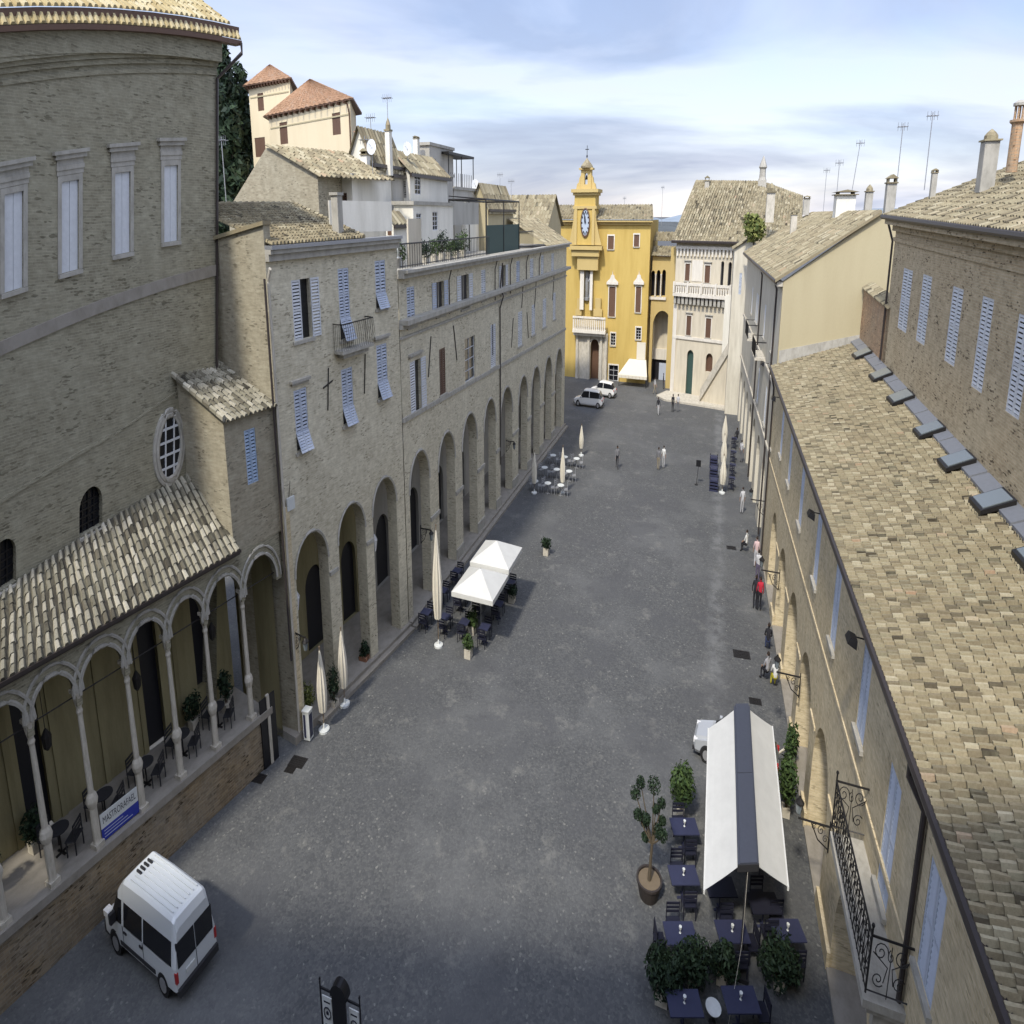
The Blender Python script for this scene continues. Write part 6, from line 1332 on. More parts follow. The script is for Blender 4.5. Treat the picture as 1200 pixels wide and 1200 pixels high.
def car(loc, rot, label, bodym='carw', group=None, L=2.0, hr=1.48, sc=1):
    T = Thing('parked_car', label, 'car', loc, group)
    st = [(L+.02, .38, .60, .64, .66, .5), (L-.12, .24, .72, .76, .80, .6), (L-.95, .22, .88, .93, .84, .66), (L-1.1, .22, .90, .98, .84, .64), (L-1.75, .22, .94, hr-.04, .85, .60), (L-2.0, .22, .95, hr, .85, .62), (-.2, .22, .96, hr+.01, .85, .62), (-.28, .22, .96, hr+.01, .85, .62), (-L+.75, .22, .98, hr-.04, .84, .60), (-L+.55, .22, .98, hr-.1, .84, .60), (-L+.15, .24, .95, 1.02, .80, .62), (-L, .34, .72, .78, .72, .56)]
    vehicle(T, loc, rot, st, {3, 4, 5, 7, 8}, (L-.78, -L+.72), .31, bodym, .83, {3, 9})
    def cb(name, m, *bx):
        q = MB(); q.at(loc, rot)
        for b in bx: q.box(*b)
        T.part(name, q, M[m])
    for sg in (-1, 1):
        cb('headlight', 'lamp_w', (L-.22, L-.0, sg*.62-.12, sg*.62+.12, .60, .72)); cb('tail_light', 'lamp_r', (-L-.01, -L+.14, sg*.64-.1, sg*.64+.1, .72, .9)); cb('wing_mirror', bodym, (L-1.45, L-1.3, sg*.92-.09, sg*.92+.09, .95, 1.08))
    cb('number_plate', 'signw', (-L-.03, -L+.02, -.26, .26, .5, .61)); cb('bumper', 'plast', (L-.1, L+.05, -.7, .7, .28, .42)); cb('bumper', 'plast', (-L-.05, -L+.12, -.7, .7, .30, .44))
    return T
c1 = gz(690, 476); car((c1[0], c1[1], 0), pi-.05, 'white estate car parked near the yellow palace, nearer of the two', 'carw', 'cars parked at the far end', 2.5, 1.7)
c1 = gz(703, 467); car((c1[0]+.3, c1[1]+1.6, 0), pi-.2, 'white car half hidden behind the nearer white one at the far end', 'carw', 'cars parked at the far end', 2.3, 1.6)
c1 = gz(866, 905); car((2.55, 32.9, 0), pi-.12, 'silver car parked behind the white double awning', 'silver', None, 2.35)
# ================================================================ PEOPLE
SKIN = (.42, .26, .18)
def person(loc, rot, label, top=(.05, .05, .06), leg=(.03, .035, .05), hair=(.03, .02, .015), pose='stand', h=1.72, group='people in the square', skirt=None, seatz=.45):
    k = h/1.72; sh = .93*k; hip = .92*k; J = {}; ph = random.uniform(.7, 1) if pose == 'walk' else 0
    z0 = 0
    if pose == 'sit': z0 = seatz-.92*k+.08
    Z = lambda z: z*k+z0
    P_ = {'pel': (0, 0, Z(.95)), 'wst': (0, 0, Z(1.08)), 'chs': (.01, 0, Z(1.30)), 'nck': (.0, 0, Z(1.47)), 'hed': (.02, 0, Z(1.60)), 'top': (.01, 0, Z(1.70))}
    for s, n in ((1, 'l'), (-1, 'r')):
        sw = s*.22*ph
        P_['hp'+n] = (0, s*.10*k, Z(.90)); P_['shd'+n] = (0, s*.18*k, Z(1.41))
        if pose == 'sit':
            P_['kn'+n] = (.43*k, s*.13*k, Z(.92)); P_['an'+n] = (.42*k, s*.13*k, .08); P_['to'+n] = (.58*k, s*.14*k, .05)
            P_['el'+n] = (.10, s*.25*k, Z(1.15)); P_['wr'+n] = (.30*k, s*.18*k, Z(1.03)); P_['ha'+n] = (.37*k, s*.16*k, Z(1.02))
        else:
            P_['kn'+n] = (sw*.8+.03, s*.10*k, Z(.50)); P_['an'+n] = (sw*1.5-.03*ph*(s < 0), s*.10*k, Z(.09)+(.08 if sw < 0 else 0)*ph); P_['to'+n] = (P_['an'+n][0]+.16, s*.12*k, .045)
            P_['el'+n] = (-sw*.5, s*.26*k, Z(1.14)); P_['wr'+n] = (-sw*.9+.08, s*.26*k, Z(.90)); P_['ha'+n] = (-sw*.9+.11, s*.255*k, Z(.84))
    rad = {'pel': .145, 'wst': .125, 'chs': .15, 'nck': .055, 'hed': .095, 'top': .07, 'hp': .10, 'shd': .07, 'kn': .062, 'an': .042, 'to': .035, 'el': .045, 'wr': .032, 'ha': .034}
    E_ = [('pel', 'wst', top), ('wst', 'chs', top), ('chs', 'nck', top), ('nck', 'hed', SKIN), ('hed', 'top', hair)]
    for n in 'lr': E_ += [('pel', 'hp'+n, leg), ('hp'+n, 'kn'+n, leg), ('kn'+n, 'an'+n, skirt or leg), ('an'+n, 'to'+n, (.03, .025, .02)), ('chs', 'shd'+n, top), ('shd'+n, 'el'+n, top), ('el'+n, 'wr'+n, SKIN if sum(top) > .8 else top), ('wr'+n, 'ha'+n, SKIN)]
    names = list(P_); idx = {n: i for i, n in enumerate(names)}
    me = bpy.data.meshes.new('p'); me.from_pydata([P_[n] for n in names], [(idx[a], idx[b]) for a, b, _ in E_], [])
    o = bpy.data.objects.new('p', me); COL.objects.link(o); o.modifiers.new('s', 'SKIN'); o.modifiers.new('u', 'SUBSURF').levels = 1
    sv = me.skin_vertices[0].data
    for n, i in idx.items(): rr = rad.get(n, rad.get(n[:-1], .05))*k; sv[i].radius = (rr, rr); sv[i].use_root = n == 'pel'
    dg = bpy.context.evaluated_depsgraph_get(); em = bpy.data.meshes.new_from_object(o.evaluated_get(dg))
    q = MB(); q.at(loc, rot); q.sm = True; base = [q.vert(tuple(v.co)) for v in em.vertices]
    def near(c):
        best = None
        for a, b, col in E_:
            A_, B_ = P_[a], P_[b]; d = sub(B_, A_); t = max(0, min(1, dot(sub(c, A_), d)/max(dot(d, d), 1e-6))); e = ln(sub(c, lerp(A_, B_, t)))/rad.get(a, rad.get(a[:-1], .05))
            if best is None or e < best[0]: best = (e, col)
        return best[1]
    for p in em.polygons: q.col = near(tuple(p.center)); q.face([base[i] for i in p.vertices])
    q.col = SKIN; hd = P_['hed']
    q.sphere((hd[0]+.10*k, 0, hd[2]), .018, 5, 4); q.sphere((hd[0], .09*k, hd[2]), .022, 5, 4); q.sphere((hd[0], -.09*k, hd[2]), .022, 5, 4)
    for n, s in (('l', 1), ('r', -1)):
        hnd = P_['ha'+n]
        for i in range(4): q.tube([add(hnd, (.02-.015*i, 0, -.01)), add(hnd, (.03-.018*i, .004*s, -.085-.01*(i in (1, 2))))], [.010, .007], 5)
        q.tube([add(hnd, (.02, 0, .02)), add(hnd, (.05, -.01*s, -.04))], [.011, .008], 5)
    q.col = (.02, .02, .02)
    for s in (-1, 1): q.sphere((hd[0]+.085*k, s*.035, hd[2]+.015), .011, 4, 3)
    q.col = (.25, .09, .08); q.box(hd[0]+.083*k, hd[0]+.09*k, -.022, .022, hd[2]-.052, hd[2]-.044)
    bpy.data.objects.remove(o); bpy.data.meshes.remove(em); bpy.data.meshes.remove(me)
    T = Thing('person', label, 'person', loc, group); T.part('body', q, M['fig'])
    q = MB(); q.at(loc, rot); q.sm = True; q.col = hair; q.sphere((hd[0]-.02, 0, hd[2]+.055*k), .104*k, 10, 6, (1, .92, .95)); T.part('hair', q, M['fig']); return T
random.seed(201)
def G0(x, y): p = gz(x, y); return (p[0], p[1], 0)
W1, W2, BK, GR, BL, KH = (.62, .62, .60), (.45, .45, .46), (.02, .02, .025), (.16, .16, .17), (.05, .07, .16), (.28, .24, .17)
person(G0(771, 487), -1.7, 'person in a dark top and pale trousers walking alone in the far square', BK, W2, pose='walk')
person(G0(788, 483), 1.4, 'person in black, left of the pair standing in the far square', BK, BK)
person(G0(794, 483), 1.5, 'person in a grey top and dark trousers, right of the pair in the far square', W2, GR)
person(G0(767, 462), .4, 'person in pale clothes walking beside the archway', W2, KH, pose='walk')
person(G0(777, 456), .2, 'person in dark clothes standing at the shop door under the archway', BK, BK)
person(G0(723, 549), -1.4, 'lone walker in dark clothes in the middle of the square', GR, BK, pose='walk')
person(G0(771, 551), 1.3, 'person in grey, left of the couple in the middle of the square', GR, KH)
person(G0(777, 549), 1.3, 'person in a white top, right of the couple in the middle of the square', W1, W2)
person(G0(869, 602), 1.8, 'person in a pale jacket leaning beside the right-hand piers', W2, W2)
person(G0(874, 648), 2.6, 'person in white sitting by the right-hand piers', W1, BK, pose='sit')
person(G0(885, 665), 1.6, 'person in a pink top standing against a right-hand pier', (.55, .40, .40), (.5, .5, .52))
person(G0(887, 682), 1.6, 'person in pale grey standing just behind the one in red', W2, (.12, .1, .16))
person(G0(889, 716), 1.7, 'person in a red shirt standing by the right-hand arches', (.40, .02, .04), BK)
person(G0(884, 714), 1.4, 'person in black close beside the one in the red shirt', BK, BK)
person(G0(899, 764), 1.5, 'dark-dressed person sitting low at the foot of a right-hand pier', BK, BL, pose='sit')
person(G0(907, 808), 1.7, 'person in a white top and yellow skirt sitting by the right-hand arches', W1, (.55, .48, .04), pose='sit')
person(G0(898, 800), 2.2, 'person in black and white beside the one with the yellow skirt', (.3, .3, .32), BK, pose='sit')
person(G0(863, 520), 2.0, 'person in dark clothes at the far cafe tables on the right', BK, BK, pose='sit')
person(G0(868, 542), 1.0, 'person in pale clothes near the far cafe tables on the right', W2, GR)
# ================================================================ CAFE FURNITURE
def table(loc, label, group, m='navy', w=.8, rnd=False, wu=None, lamp=True, h=.75, rot=0, base='navy'):
    T = Thing('cafe_table', label, 'table', loc, group); q = MB(); q.at(loc, rot)
    if rnd: q.lathe([(w/2, h-.03), (w/2, h)], n=20)
    else: q.box(-(wu or w)/2, (wu or w)/2, -w/2, w/2, h-.035, h)
    T.part('table_top', q, M[m])
    q = MB(); q.at(loc, rot); q.tube([(0, 0, .03), (0, 0, h-.04)], .035, 6); T.part('pedestal', q, M[base]); q = MB(); q.at(loc, rot); q.box(-.25, .25, -.04, .04, .0, .04); q.box(-.04, .04, -.25, -.041, .0, .04); q.box(-.04, .04, .041, .25, .0, .04); T.part('foot', q, M[base])
    return T
def candle(loc, label):
    T = Thing('table_lamp', label, 'candle holder', (loc[0], loc[1], .75), 'white candle holders on the tables'); q = MB(); c = (loc[0], loc[1], .75)
    q.lathe([(.05, 0), (.018, .02), (.018, .09), (.055, .12), (.065, .19)], c, 10); T.part('holder', q, M['signw']); return T
def chair(loc, rot, label, group, m='navyd'):
    T = Thing('cafe_chair', label, 'chair', loc, group)
    q = MB(); q.at(loc, rot); q.box(-.23, .23, -.32, .32, .44, .47); T.part('seat', q, M[m]); q = MB(); q.at(loc, rot)
    for z in (.62, .74, .86): q.box(-.21, -.18, -.31, .31, z, z+.07)
    for y in (-.31, .28): q.box(-.215, -.175, y, y+.03, .44, .93)
    T.part('backrest', q, M[m])
    for sx, sy in ((-1, -1), (1, -1), (-1, 1), (1, 1)): q = MB(); q.at(loc, rot); q.box(sx*.19-.018, sx*.19+.018, sy*.29-.02, sy*.29+.02, 0, .44); T.part('leg', q, M[m])
    return T
TB = 'dark blue tables around the white awning'; CB = 'dark chairs around the white awning'
spots = [((802, 985), 'dark blue table nearest the potted cloud-pruned tree, by the bush'), ((801, 1042), 'dark blue table beside the big round tree pot'), ((797, 1110), 'dark blue table left of the awning post, below the round pot'), ((858, 1108), 'dark table in front of the awning post, between the other two'), ((923, 1107), 'dark table at the awning end closest to the brick piers'), ((802, 1192), 'dark blue table at the bottom edge next to the white planter'), ((868, 1188), 'dark table at the bottom edge, right of the round white table top')]
random.seed(211)
sides = {0: (-90, 90), 1: (-90, 90), 2: (180, 90), 3: (-90, 0), 4: (-90, 90), 5: (-90, 90), 6: (-90, 0)}
cl = ['beside', 'beyond']
for i, ((x, y), l) in enumerate(spots):
    p = gz(x, y-14*0, .0); p = gz(x, y-17, .75); loc = (p[0], p[1], 0); table(loc, l, TB, 'navy', .85, wu=1.35, rot=YAW)
    candle(loc, 'white candle holder on the '+l.split(',')[0].replace('dark ', ''))
    for j, a in enumerate(sides[i]):
        a = radians(a)+YAW; chair((loc[0]+.9*cos(a), loc[1]+.72*sin(a), 0), a+pi, ('near' if sin(a) < -.5 else 'far' if sin(a) > .5 else 'side')+'-side dark chair of the '+l.split(',')[0].replace('dark blue', 'blue'), CB)
# tables in the shade beneath the awning
for i in range(4):
    loc = (1.7+(i % 2)*1.9, 24.6+(i//2)*3.2, 0); pos = ['left front', 'right front', 'left rear', 'right rear'][i]
    table(loc, 'dark table in the %s place under the white awning' % pos, TB, 'navyd', .85, wu=1.35, rot=YAW)
    for a in (pi/2+YAW, -pi/2+YAW): chair((loc[0]+.6*cos(a), loc[1]+.7*sin(a), 0), a+pi, 'dark chair %s the %s table under the white awning' % ('behind' if a > 0 else 'in front of', pos), CB)
# double awning
T = Thing('double_awning', 'white double awning sloping from a slate-blue central beam', 'awning', (2.55, 26.4, 0))
vA, vB, um_ = 22.4, 30.7, 2.56; zb_, ze = 3.05, 2.42
def skb(q, a, b, c, d, e, f): q.hexa([(x, y+(x-um_)*.4, z) for z in (e, f) for x, y in ((a, c), (b, c), (b, d), (a, d))])
q = MB(); skb(q, um_-.42, um_+.42, vA-.02, vB+.1, zb_, zb_+.16); skb(q, um_-.34, um_+.34, vA-.06, (vA+vB)/2-.02, zb_+.161, zb_+.22); skb(q, um_-.34, um_+.34, (vA+vB)/2+.02, vB+.14, zb_+.161, zb_+.22); T.part('beam', q, M['slate'])
q = MB(); skb(q, um_-.43, um_+.43, vA-.09, vA-.03, zb_-.02, zb_+.17); T.part('beam_end', q, M['plast'])
for sg in (-1, 1):
    q = MB(); n = 8
    for i in range(n):
        for j in range(4):
            def cp(a, b): return (um_+sg*(.38+1.31*b), vA+(vB-vA)*a+sg*(.38+1.31*b)*.40, zb_+.08-(zb_-ze)*b-.02*sin(pi*b)-.006*abs(sin(8*pi*a))*sin(pi*b))
            q.poly(cp(i/n, j/4), cp((i+1)/n, j/4), cp((i+1)/n, (j+1)/4), cp(i/n, (j+1)/4))
    T.part('canvas', q, M['clothw'])
    q = MB(); e = um_+sg*1.69; q.box(e-.035, e+.035, vA-.02+sg*.676, vB+.02+sg*.676, ze-.02, ze+.09); T.part('front_bar', q, M['clothw'])
    for v in (vA+.4, (vA+vB)/2, vB-.4): q = MB(); q.tube([(um_+sg*.2, v, zb_), (um_+sg*.9, v+sg*.36, ze+.15), (e, v+sg*.676, ze)], .03, 5); T.part('folding_arm', q, M['steel'])
for v in (vA+.15, (vA+vB)/2, vB-.15):
    q = MB(); q.box(um_-.04, um_+.04, v-.04, v+.04, .12, zb_); T.part('post', q, M['plast'])
for v in (vA, vB-.2): q = MB(); q.box(um_-.35, um_+.35, v-.3, v+.5, 0, .12); T.part('base', q, M['plast'])
q = MB(); c0 = (um_, vA-.05, zb_); q.tube([c0, (um_-.1, vA-.9, 1.6), (um_-.5, vA-2.0, .02)], .007, 4); T.part('guy_rope', q, M['cloth'])
# planting round it
BG = 'bushes enclosing the awning tables'
bush(G0(797, 957), 1.35, 1.5, 1.75, 'spiky green bush behind the tables, left of the awning', BG, 1500, 'leaf', 6, .10, pot=.4)
bush(G0(775, 1172), 1.6, 1.5, 1.35, 'wide dark green bush standing in a white planter, bottom edge', BG, 1900, 'leafd', 6, .09, pot=.5)
bush(G0(812, 1156), 1.7, 1.4, 1.15, 'dark bush between the white-planter bush and the round white table top', BG, 1500, 'leafd', 6, .09, pot=.4)
bush(G0(845, 1150), 1.3, 1.2, 1.05, 'low dark bush in front of the awning guy rope', BG, 1100, 'leafd', 5, .09, pot=.4)
bush(G0(912, 1156), 1.6, 1.4, 1.3, 'dark bush by the right-hand piers, bottom edge', BG, 1500, 'leafd', 6, .09, pot=.4)
bush(G0(920, 955), 1.0, 1.8, 1.9, 'green bush squeezed between the awning and the piers', BG, 1200, 'leaf', 6, .10, pot=.4)
bush(G0(925, 900), .8, 1.4, 1.5, 'smaller green bush beside the rear corner of the awning', BG, 700, 'leaf', 5, .10, pot=.4)
# cloud-pruned tree in a pot
pt = G0(760, 1049); T = Thing('potted_tree', 'cloud-pruned small tree with ball clumps in a large dark round pot', 'potted tree', pt)
q = MB(); q.lathe([(.44, 0), (.52, .25), (.57, .46), (.62, .48), (.62, .56), (.54, .56), (.53, .48)], pt, 20, False); T.part('pot', q, M['darkpot']); q = MB(); q.lathe([(.53, .46), (.53, .50)], pt, 18); T.part('soil', q, M['soil'])
q = MB(); b_ = add(pt, (0, 0, .48)); q.tube([b_, add(b_, (.02, 0, .6)), add(b_, (.05, .02, 1.17))], [.09, .07, .06], 7); lf = MB(); fk = add(b_, (.05, .02, 1.17))
random.seed(221)
for dx, dy, dz, r in ((-.95, .2, 1.75, .26), (-.7, .1, 2.35, .22), (-.05, .3, 2.25, .34), (-.75, -.1, 1.15, .22), (-.45, .2, .75, .27), (-.3, -.2, 1.15, .2), (.25, .1, .55, .28), (.42, .2, .95, .2), (.5, -.1, .6, .24), (.35, .3, 1.6, .2), (.1, .2, 1.35, .19), (-.35, .1, .1, .19)):
    c = add(fk, (dx*.95, dy, dz*.72)); q.tube([fk, lerp(fk, add(c, (0, 0, -.1)), .5), c], [.04, .03, .02], 5); leafcloud(lf, c, (r, r, r*.8), 330, .05, inner=.2)
T.part('trunk', q, M['bark']); T.part('foliage', lf, M['leafd'])
# round white table base at the bottom edge
p = gz(836, 1180, .45); T = Thing('round_table', 'small round white table with a dark stem on top, bottom edge', 'table', (p[0], p[1], 0)); q = MB(); q.lathe([(.30, .42), (.31, .45)], (p[0], p[1], 0), 20); T.part('table_top', q, M['signw']); q = MB(); q.lathe([(.16, 0), (.04, .05), (.04, .42)], (p[0], p[1], 0), 8); T.part('pedestal', q, M['plast'])
# closed parasols
def parasol(loc, h, label, group, w=.24, base=True):
    T = Thing('closed_parasol', label, 'parasol', loc, group); q = MB(); n = 10; k = 9; rows = []
    for i in range(k+1):
        f = i/k; z = h*.24+h*.72*f; r = w*(.62+.5*sin(pi*min(1, f*1.15)))*(1-f)**.45+.03
        rows.append([q.vert((0+loc[0]+r*(1+.25*(j % 2))*cos(2*pi*j/(2*n)), loc[1]+r*(1+.25*(j % 2))*sin(2*pi*j/(2*n)), z)) for j in range(2*n)])
    for a, b in zip(rows, rows[1:]):
        for j in range(2*n): q.face((a[j], a[(j+1) % (2*n)], b[(j+1) % (2*n)], b[j]))
    q.face(rows[-1]); T.part('folded_canopy', q, M['cloth'])
    q = MB(); q.tube([add(loc, (0, 0, .05)), add(loc, (0, 0, h))], .03, 6); q.sphere(add(loc, (0, 0, h)), .05, 6, 4); T.part('pole', q, M['wood'])
    q = MB(); q.lathe([(.34, 0), (.34, .08), (.1, .12), (.05, .3)], loc, 16); T.part('base', q, M['signw']); return T
PG = 'closed cream parasols'
def par_px(x, yb, yt, label, w=.24):
    p = G0(x, yb); hh = gv(x, yt, p[1])[2]; return parasol(p, hh, label, PG, w)
par_px(380, 856, 760, 'closed cream parasol beside the white bin, nearest of all', .25); par_px(404, 826, 737, 'closed cream parasol at the foot of the second brick pier', .25)
par_px(514, 757, 616, 'tall closed parasol in front of the low cafe plants', .30); par_px(659, 578, 522, 'closed parasol in the middle of the far left cafe'); par_px(626, 578, 528, 'closed parasol nearest the far left piers'); par_px(681, 534, 497, 'closed parasol at the outer corner of the far left cafe')
par_px(846, 578, 532, 'closed parasol nearest to the black crates on the right', .3); par_px(847, 552, 508, 'closed parasol second in the right-hand row', .3); par_px(848, 528, 485, 'closed parasol farthest in the right-hand row', .3)
# open square parasols of the left cafe
def open_parasol(loc, w, z0, z1, label):
    T = Thing('open_parasol', label, 'parasol', loc, 'open white parasols'); q = MB(); c = add(loc, (0, 0, z1)); e = [(loc[0]+a*w/2, loc[1]+b*w/2, z0) for a, b in ((-1, -1), (1, -1), (1, 1), (-1, 1))]
    for a, b in zip(e, e[1:]+e[:1]):
        m = lerp(a, b, .5); n = 4
        for i in range(n): q.poly(*(lerp(c, a, i/n), lerp(c, b, i/n), lerp(c, b, (i+1)/n), lerp(c, a, (i+1)/n)) if i else (c, lerp(c, b, 1/n), lerp(c, a, 1/n)))
        q.poly(a, b, add(b, (0, 0, -.22)), add(a, (0, 0, -.22)))
    T.part('canopy', q, M['clothw']); q = MB(); q.tube([loc, add(loc, (0, 0, z1))], .04, 6); T.part('pole', q, M['zinc'])
    for a in e: q = MB(); q.tube([add(loc, (0, 0, z1-.7)), lerp(c, a, .6)], .015, 4); T.part('rib', q, M['zinc'])
    return T
o1 = gz(563, 672, 2.9); open_parasol((o1[0], o1[1], 0), 3.4, 2.45, 3.15, 'open white square parasol, nearer of the pair at the left cafe'); o2 = gz(582, 638, 3.1); open_parasol((o2[0], o2[1], 0), 3.4, 2.6, 3.3, 'open white square parasol, farther of the pair at the left cafe')
random.seed(231)
LG = 'dark tables of the left cafe'
for i in range(3):
    for j in range(4):
        loc = (-15.6-1.7*j, 37.0+i*2.9, 0); nm = '%s-row %s' % (['nearest', 'middle', 'farthest'][i], ['outermost', 'second', 'third', 'innermost'][j])
        table(loc, 'dark square table, the '+nm+' one counted from the street at the left cafe', LG, 'navy', .75)
        for a in (pi/2, -pi/2): chair((loc[0]+.55*cos(a), loc[1]+.55*sin(a), 0), a+pi, 'dark chair %s the %s left cafe table' % ('beyond' if a > 0 else 'before', nm), 'dark chairs of the left cafe')
for x, y, l, w_, hh, m_ in ((553, 742, 'leafy planter at the corner of the left cafe', 1.0, 1.1, 'leaf'), (549, 770, 'planter nearest the camera at the left cafe, pale pot', .9, 1.1, 'leaf'), (640, 650, 'dark planter at the outer far edge of the left cafe', .9, 1.0, 'leafd'), (600, 705, 'dark planter on the street side of the left cafe', .9, .9, 'leafd')):
    bush(G0(x, y), w_, w_, hh, l, 'planters round the left cafe', 500, m_, 4, .09, 'potted_plant', .5, 'plant')
for i in range(9):
    loc = (-19.4+(i % 3)*1.6, 62+(i//3)*4.0, 0); nm = ['front', 'middle', 'rear'][i//3]+' row, '+['wall side', 'centre', 'street side'][i % 3]
    table(loc, 'pale round table of the far left cafe, '+nm, 'pale tables of the far left cafe', 'signw', .8, True, base='zinc')
    for a in (0.3, 2.6): chair((loc[0]+.6*cos(a), loc[1]+.6*sin(a), 0), a+pi, 'pale chair on the %s, far left cafe, %s' % ('right' if a < 1 else 'left', nm), 'pale chairs of the far left cafe', 'zinc')
# right-hand far cafe: stacked dark seats
for k_, (x, y) in enumerate(((836, 574), (836, 560), (836, 547))):
    p = G0(x, y); T = Thing('black_crate', ['nearest', 'middle', 'farthest'][k_]+' of three black slatted crates by the closed parasols', 'crate', p, 'black slatted crates'); q = MB(); q.at(p, 0)
    for z in (0, .22, .44, .66): q.box(-.5, .5, -.5, .5, z, z+.12)
    T.part('slats', q, M['navy']); q = MB(); q.at(p, 0)
    for sx in (-1, 1):
        for sy in (-1, 1): q.box(sx*.44-.04, sx*.44+.04, sy*.44-.04, sy*.44+.04, 0, .9)
    T.part('posts', q, M['plast'])
for i, (x, y) in enumerate(((857, 572), (858, 556), (859, 540), (860, 524))):
    p = G0(x, y); table(p, 'dark table against the far right piers, '+['nearest', 'second', 'third', 'farthest'][i], 'dark tables by the far right piers', 'navy', .75); chair((p[0]-.1, p[1]-.7, 0), pi/2, 'dark chair at the far right table, '+['nearest', 'second', 'third', 'farthest'][i], 'dark chairs by the far right piers')
# slender dark bollard lamp in the square
p = G0(816, 568); T = Thing('menu_stand', 'thin dark stand leaning near the crates in the square', 'stand', p); q = MB(); q.tube([p, add(p, (.15, .1, 1.5))], .03, 5); T.part('pole', q, M['blackp']); q = MB(); q.lathe([(.22, 0), (.2, .05)], p, 10); q.hexa([add(p, a) for a in ((-.15, 0, 1.3), (.4, 0, 1.3), (.4, .04, 1.3), (-.15, .04, 1.3), (-.15, .05, 1.75), (.4, .05, 1.75), (.4, .09, 1.75), (-.15, .09, 1.75))]); T.part('board', q, M['blackp'])
# white litter bin / menu cabinet at the corner pier
p = G0(362, 866); T = Thing('cabinet', 'narrow white and blue cabinet at the foot of the corner pier', 'cabinet', p); q = MB(); q.at(p, .1); q.box(-.22, .22, -.2, .2, .05, 1.15); T.part('case', q, M['signw']); q = MB(); q.at(p, .1); q.box(-.25, .25, -.23, .23, 1.151, 1.2); T.part('lid', q, M['signw']); q = MB(); q.at(p, .1); q.box(-.16, -.02, -.215, -.205, .15, 1.05); q.box(.225, .235, -.15, .15, .15, 1.05); T.part('door', q, M['navy'])
for x, y, l, w_, hh, m_ in ((362, 838, 'yellow-green plant between the cabinet and the arch', .8, 1.3, 'leafy'), (392, 830, 'dark climbing plant between the two nearest parasols', .9, 1.9, 'leafd'), (436, 772, 'red-flowered plant in a terracotta pot on the arcade steps', .8, 1.3, 'leaf'), (428, 780, 'dark plant beside the terracotta pot on the arcade steps', .8, 1.1, 'leafd')):
    bush(G0(x, y), w_, w_, hh, l, 'potted plants at the left arches', 420, m_, 4, .09, 'potted_plant', .45 if 'terra' not in l else .62, 'plant')
# scrolled lamps on the left piers, with street lantern and small white sign
s, z = FLs.inv(343, 718); lamp_bracket(FLs, .18, 4.1, 'scrolled iron lamp on the corner pier, left of the near parasols', 'iron lamps on the left piers', 1.0)
lamp_bracket(FQ, 2.2, 4.1, 'iron lamp on the palace pier beyond the second parasol', 'iron lamps on the left piers', 1.0); lamp_bracket(FQ, 22, 4.1, 'iron lamp on a palace pier beyond the open parasols', 'iron lamps on the left piers', 1.0)
s, z = FLs.inv(335, 592); p = FLs.pt(.45, z, .1); T = Thing('wall_sign', 'small white projecting sign high on the corner pier', 'sign', p); q = MB(); q.fbox(FLs, .2, .75, z-.2, z+.25, .12, .2); T.part('panel', q, M['signw']); q = MB(); q.tube([FLs.pt(.5, z+.2, 0), FLs.pt(.5, z+.8, .2)], .02, 4); T.part('arm', q, M['iron'])
for i, (s_, l) in enumerate(((FLs.inv(365, 700)[0], 'white lantern hanging in the first tall arch'), (FLs.inv(455, 620)[0], 'white lantern hanging in the third tall arch'))):
    p = FLs.pt(s_, 4.6, -1.4); T = Thing('hanging_lantern', l, 'lantern', p, 'lanterns hanging in the arches'); q = MB(); q.lathe([(.1, -.5), (.22, -.05), (.24, 0), (.05, .25)], p, 6); T.part('lantern', q, M['lamp_w']); q = MB(); q.tube([add(p, (0, 0, .25)), add(p, (0, 0, 3.4))], .015, 4); T.part('chain', q, M['iron'])
for i in range(3):
    s_ = (sc[i*2+1]+sc[i*2+2])/2; p = FP.pt(s_, zcP-2.0, -1.5); T = Thing('hanging_lantern', ['dark lantern hanging in the portico bay behind the banner', 'dark lantern hanging in the middle portico bay', 'dark lantern hanging in the far portico bay'][i], 'lantern', p, 'dark lanterns in the portico'); q = MB(); q.lathe([(.05, -.4), (.16, -.3), (.2, 0), (.04, .2)], p, 8); T.part('lantern', q, M['iron']); q = MB(); q.tube([add(p, (0, 0, .2)), add(p, (0, 0, 2.3))], .015, 4); T.part('chain', q, M['iron'])
# tables and plants on the portico floor
random.seed(241)
for i in range(5):
    s_ = (sc[i+1]+sc[i+2])/2; p = FP.pt(s_, floorz, -1.7); lab = ['first', 'second', 'third', 'fourth', 'fifth'][i]
    table(p, 'dark table inside the portico, %s bay from the left edge' % lab, 'dark tables inside the portico', 'plast', .8, True, base='iron')
    for a in (0.5, 3.4): chair((p[0]+.6*cos(a), p[1]+.6*sin(a), p[2]), a+pi, 'dark chair on the %s of the portico table, %s bay' % ('street side' if a < 1 else 'wall side', lab), 'dark chairs inside the portico', 'plast')
for i, (s_, n_, l) in enumerate(((sc[1]+.3, -2.9, 'dark leafy plant by the portico back wall, left of the banner'), (sc[0]+.2, -2.4, 'tall dark plant inside the portico at the left edge'), (sc[6]-.2, -2.3, 'bushy dark plant in the last portico bay'), (sc[5]+.3, -2.9, 'dark plant beside the tall portico window'))):
    p = FP.pt(s_, floorz, n_); bush(p, .9, .9, 1.4, l, 'plants inside the portico', 380, 'leafd', 4, .10, 'potted_plant', .4, 'plant')
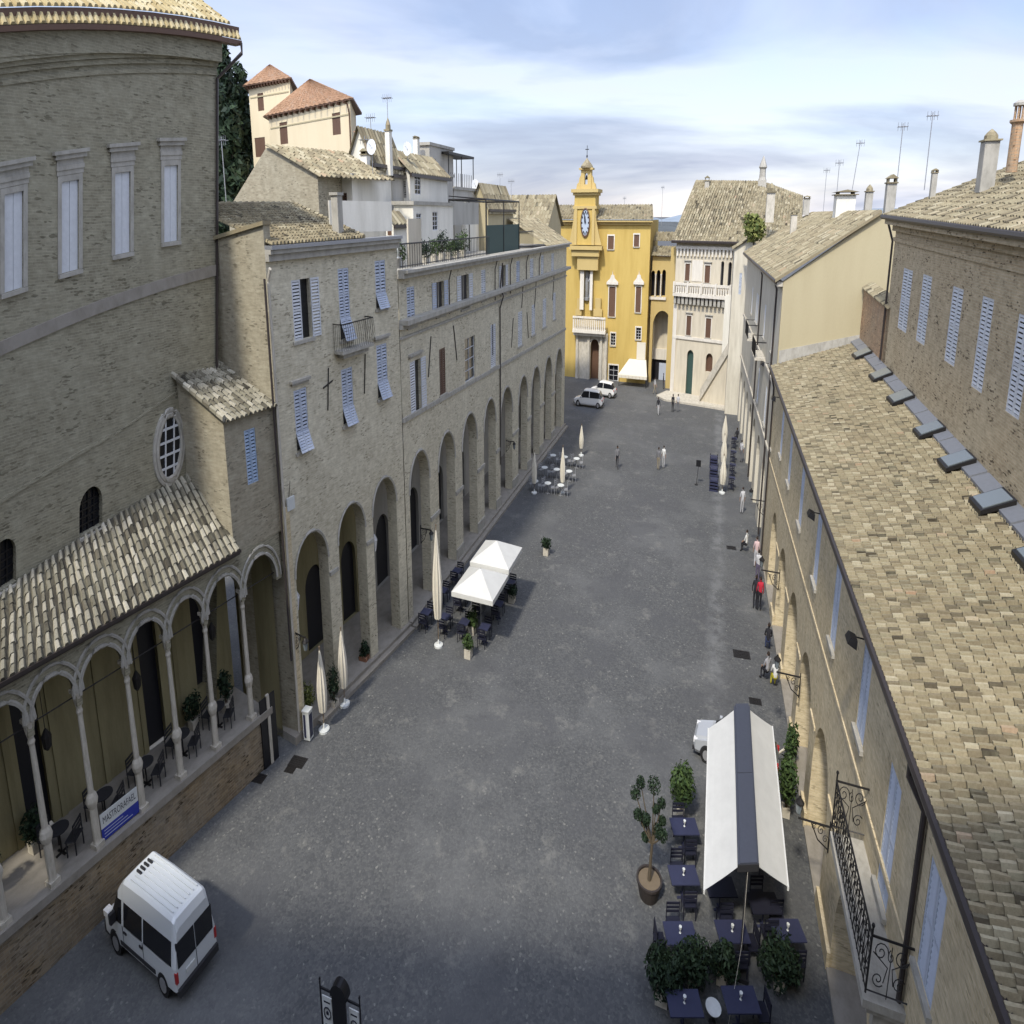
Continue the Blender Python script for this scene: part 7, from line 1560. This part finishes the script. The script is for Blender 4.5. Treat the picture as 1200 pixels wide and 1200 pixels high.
# information stand at the bottom edge
p0 = gz(398, 1196, .0); p0 = (p0[0], p0[1]-.0, 0); T = Thing('notice_stand', 'black arched notice stand with two white emblem posters at the bottom edge', 'notice board', p0)
L_ = gz(373, 1148, 2.15); R_2 = gz(423, 1172, 2.15); p0 = ((L_[0]+R_2[0])/2, (L_[1]+R_2[1])/2, 0); T.loc = p0; T.o.location = W(p0)
ang = atan2(R_2[1]-L_[1], R_2[0]-L_[0]); wk = ln(sub(R_2, L_))/1.76; q = MB(); q.at(p0, ang, 1); q.box(-.30, .30, -.10, -.04, 0, 2.05); n = 10
q.prism([(-.36, -.12, 2.0)]+[(-.36*cos(pi*i/n), -.12, 2.0+.34*sin(pi*i/n)) for i in range(1, n)]+[(.36, -.12, 2.0)], (0, .3, 0)); T.part('arched_panel', q, M['blackp'])
for sg in (-1, 1):
    q = MB(); q.at(p0, ang, 1); x0, x1 = sorted((sg*.34, sg*.86)); q.tube([(sg*.88, 0, 0), (sg*.88, 0, 2.15)], .03, 6); q.sphere((sg*.88, 0, 2.2), .045, 6, 4); q.box(x0, x1, -.02, .02, 1.95, 2.0); q.box(x0, x1, -.02, .02, .5, .55); w_ = T.part('wing_frame', q, M['blackp'])
    q = MB(); q.at(p0, ang, 1); q.box(x0+.05, x1-.05, -.015, .015, .9, 1.8); ps_ = T.part('poster', q, M['signw'])
    xm = (x0+x1)/2; q = MB(); q.at(p0, ang, 1); q.tube([(xm+.15*cos(2*pi*i/16), -.03, 1.38+.15*sin(2*pi*i/16)) for i in range(17)], .018, 4); q.sphere((xm, -.02, 1.38), .06, 8, 5, (1, .3, 1)); q.box(xm-.14, xm+.14, -.022, -.016, 1.64, 1.68); q.box(xm-.12, xm+.12, -.022, -.016, 1.04, 1.07); T.part('emblem', q, M['ink'], ps_)
# drain covers in the paving
for i, (x, y, w_, l) in enumerate(((869, 767, .6, 'dark drain cover at the right, between the piers and the worn track'), (349, 893, .5, 'small dark drain by the base of the corner pier'), (303, 912, .4, 'drain cover at the end of the brick base wall'), (340, 902, .3, 'small drain next to the corner drain'), (885, 822, .4, 'drain cover beyond the double awning'), (857, 642, .45, 'drain cover beside the far right piers'))):
    p = G0(x, y); q = MB(); q.at(p, .1); q.box(-w_, w_, -w_*.7, w_*.7, .002, .012)
    for k_ in range(5): q.box(-w_*.8, w_*.8, -w_*.55+k_*w_*.25, -w_*.45+k_*w_*.25, .013, .02)
    single('drain_cover', q, M['iron'], l, 'drain cover', p, 'drain covers')
# white hose-like cable on the ground behind the awning
q = MB(); q.tube([(3.6, 34.6, .03), (4.4, 34.0, .03), (5.0, 34.3, .03), (5.6, 35.0, .03), (5.9, 35.1, .6)], .05, 6); single('hose', q, M['cloth'], 'pale hose curling from the pier behind the double awning', 'hose', (4.4, 34, 0))
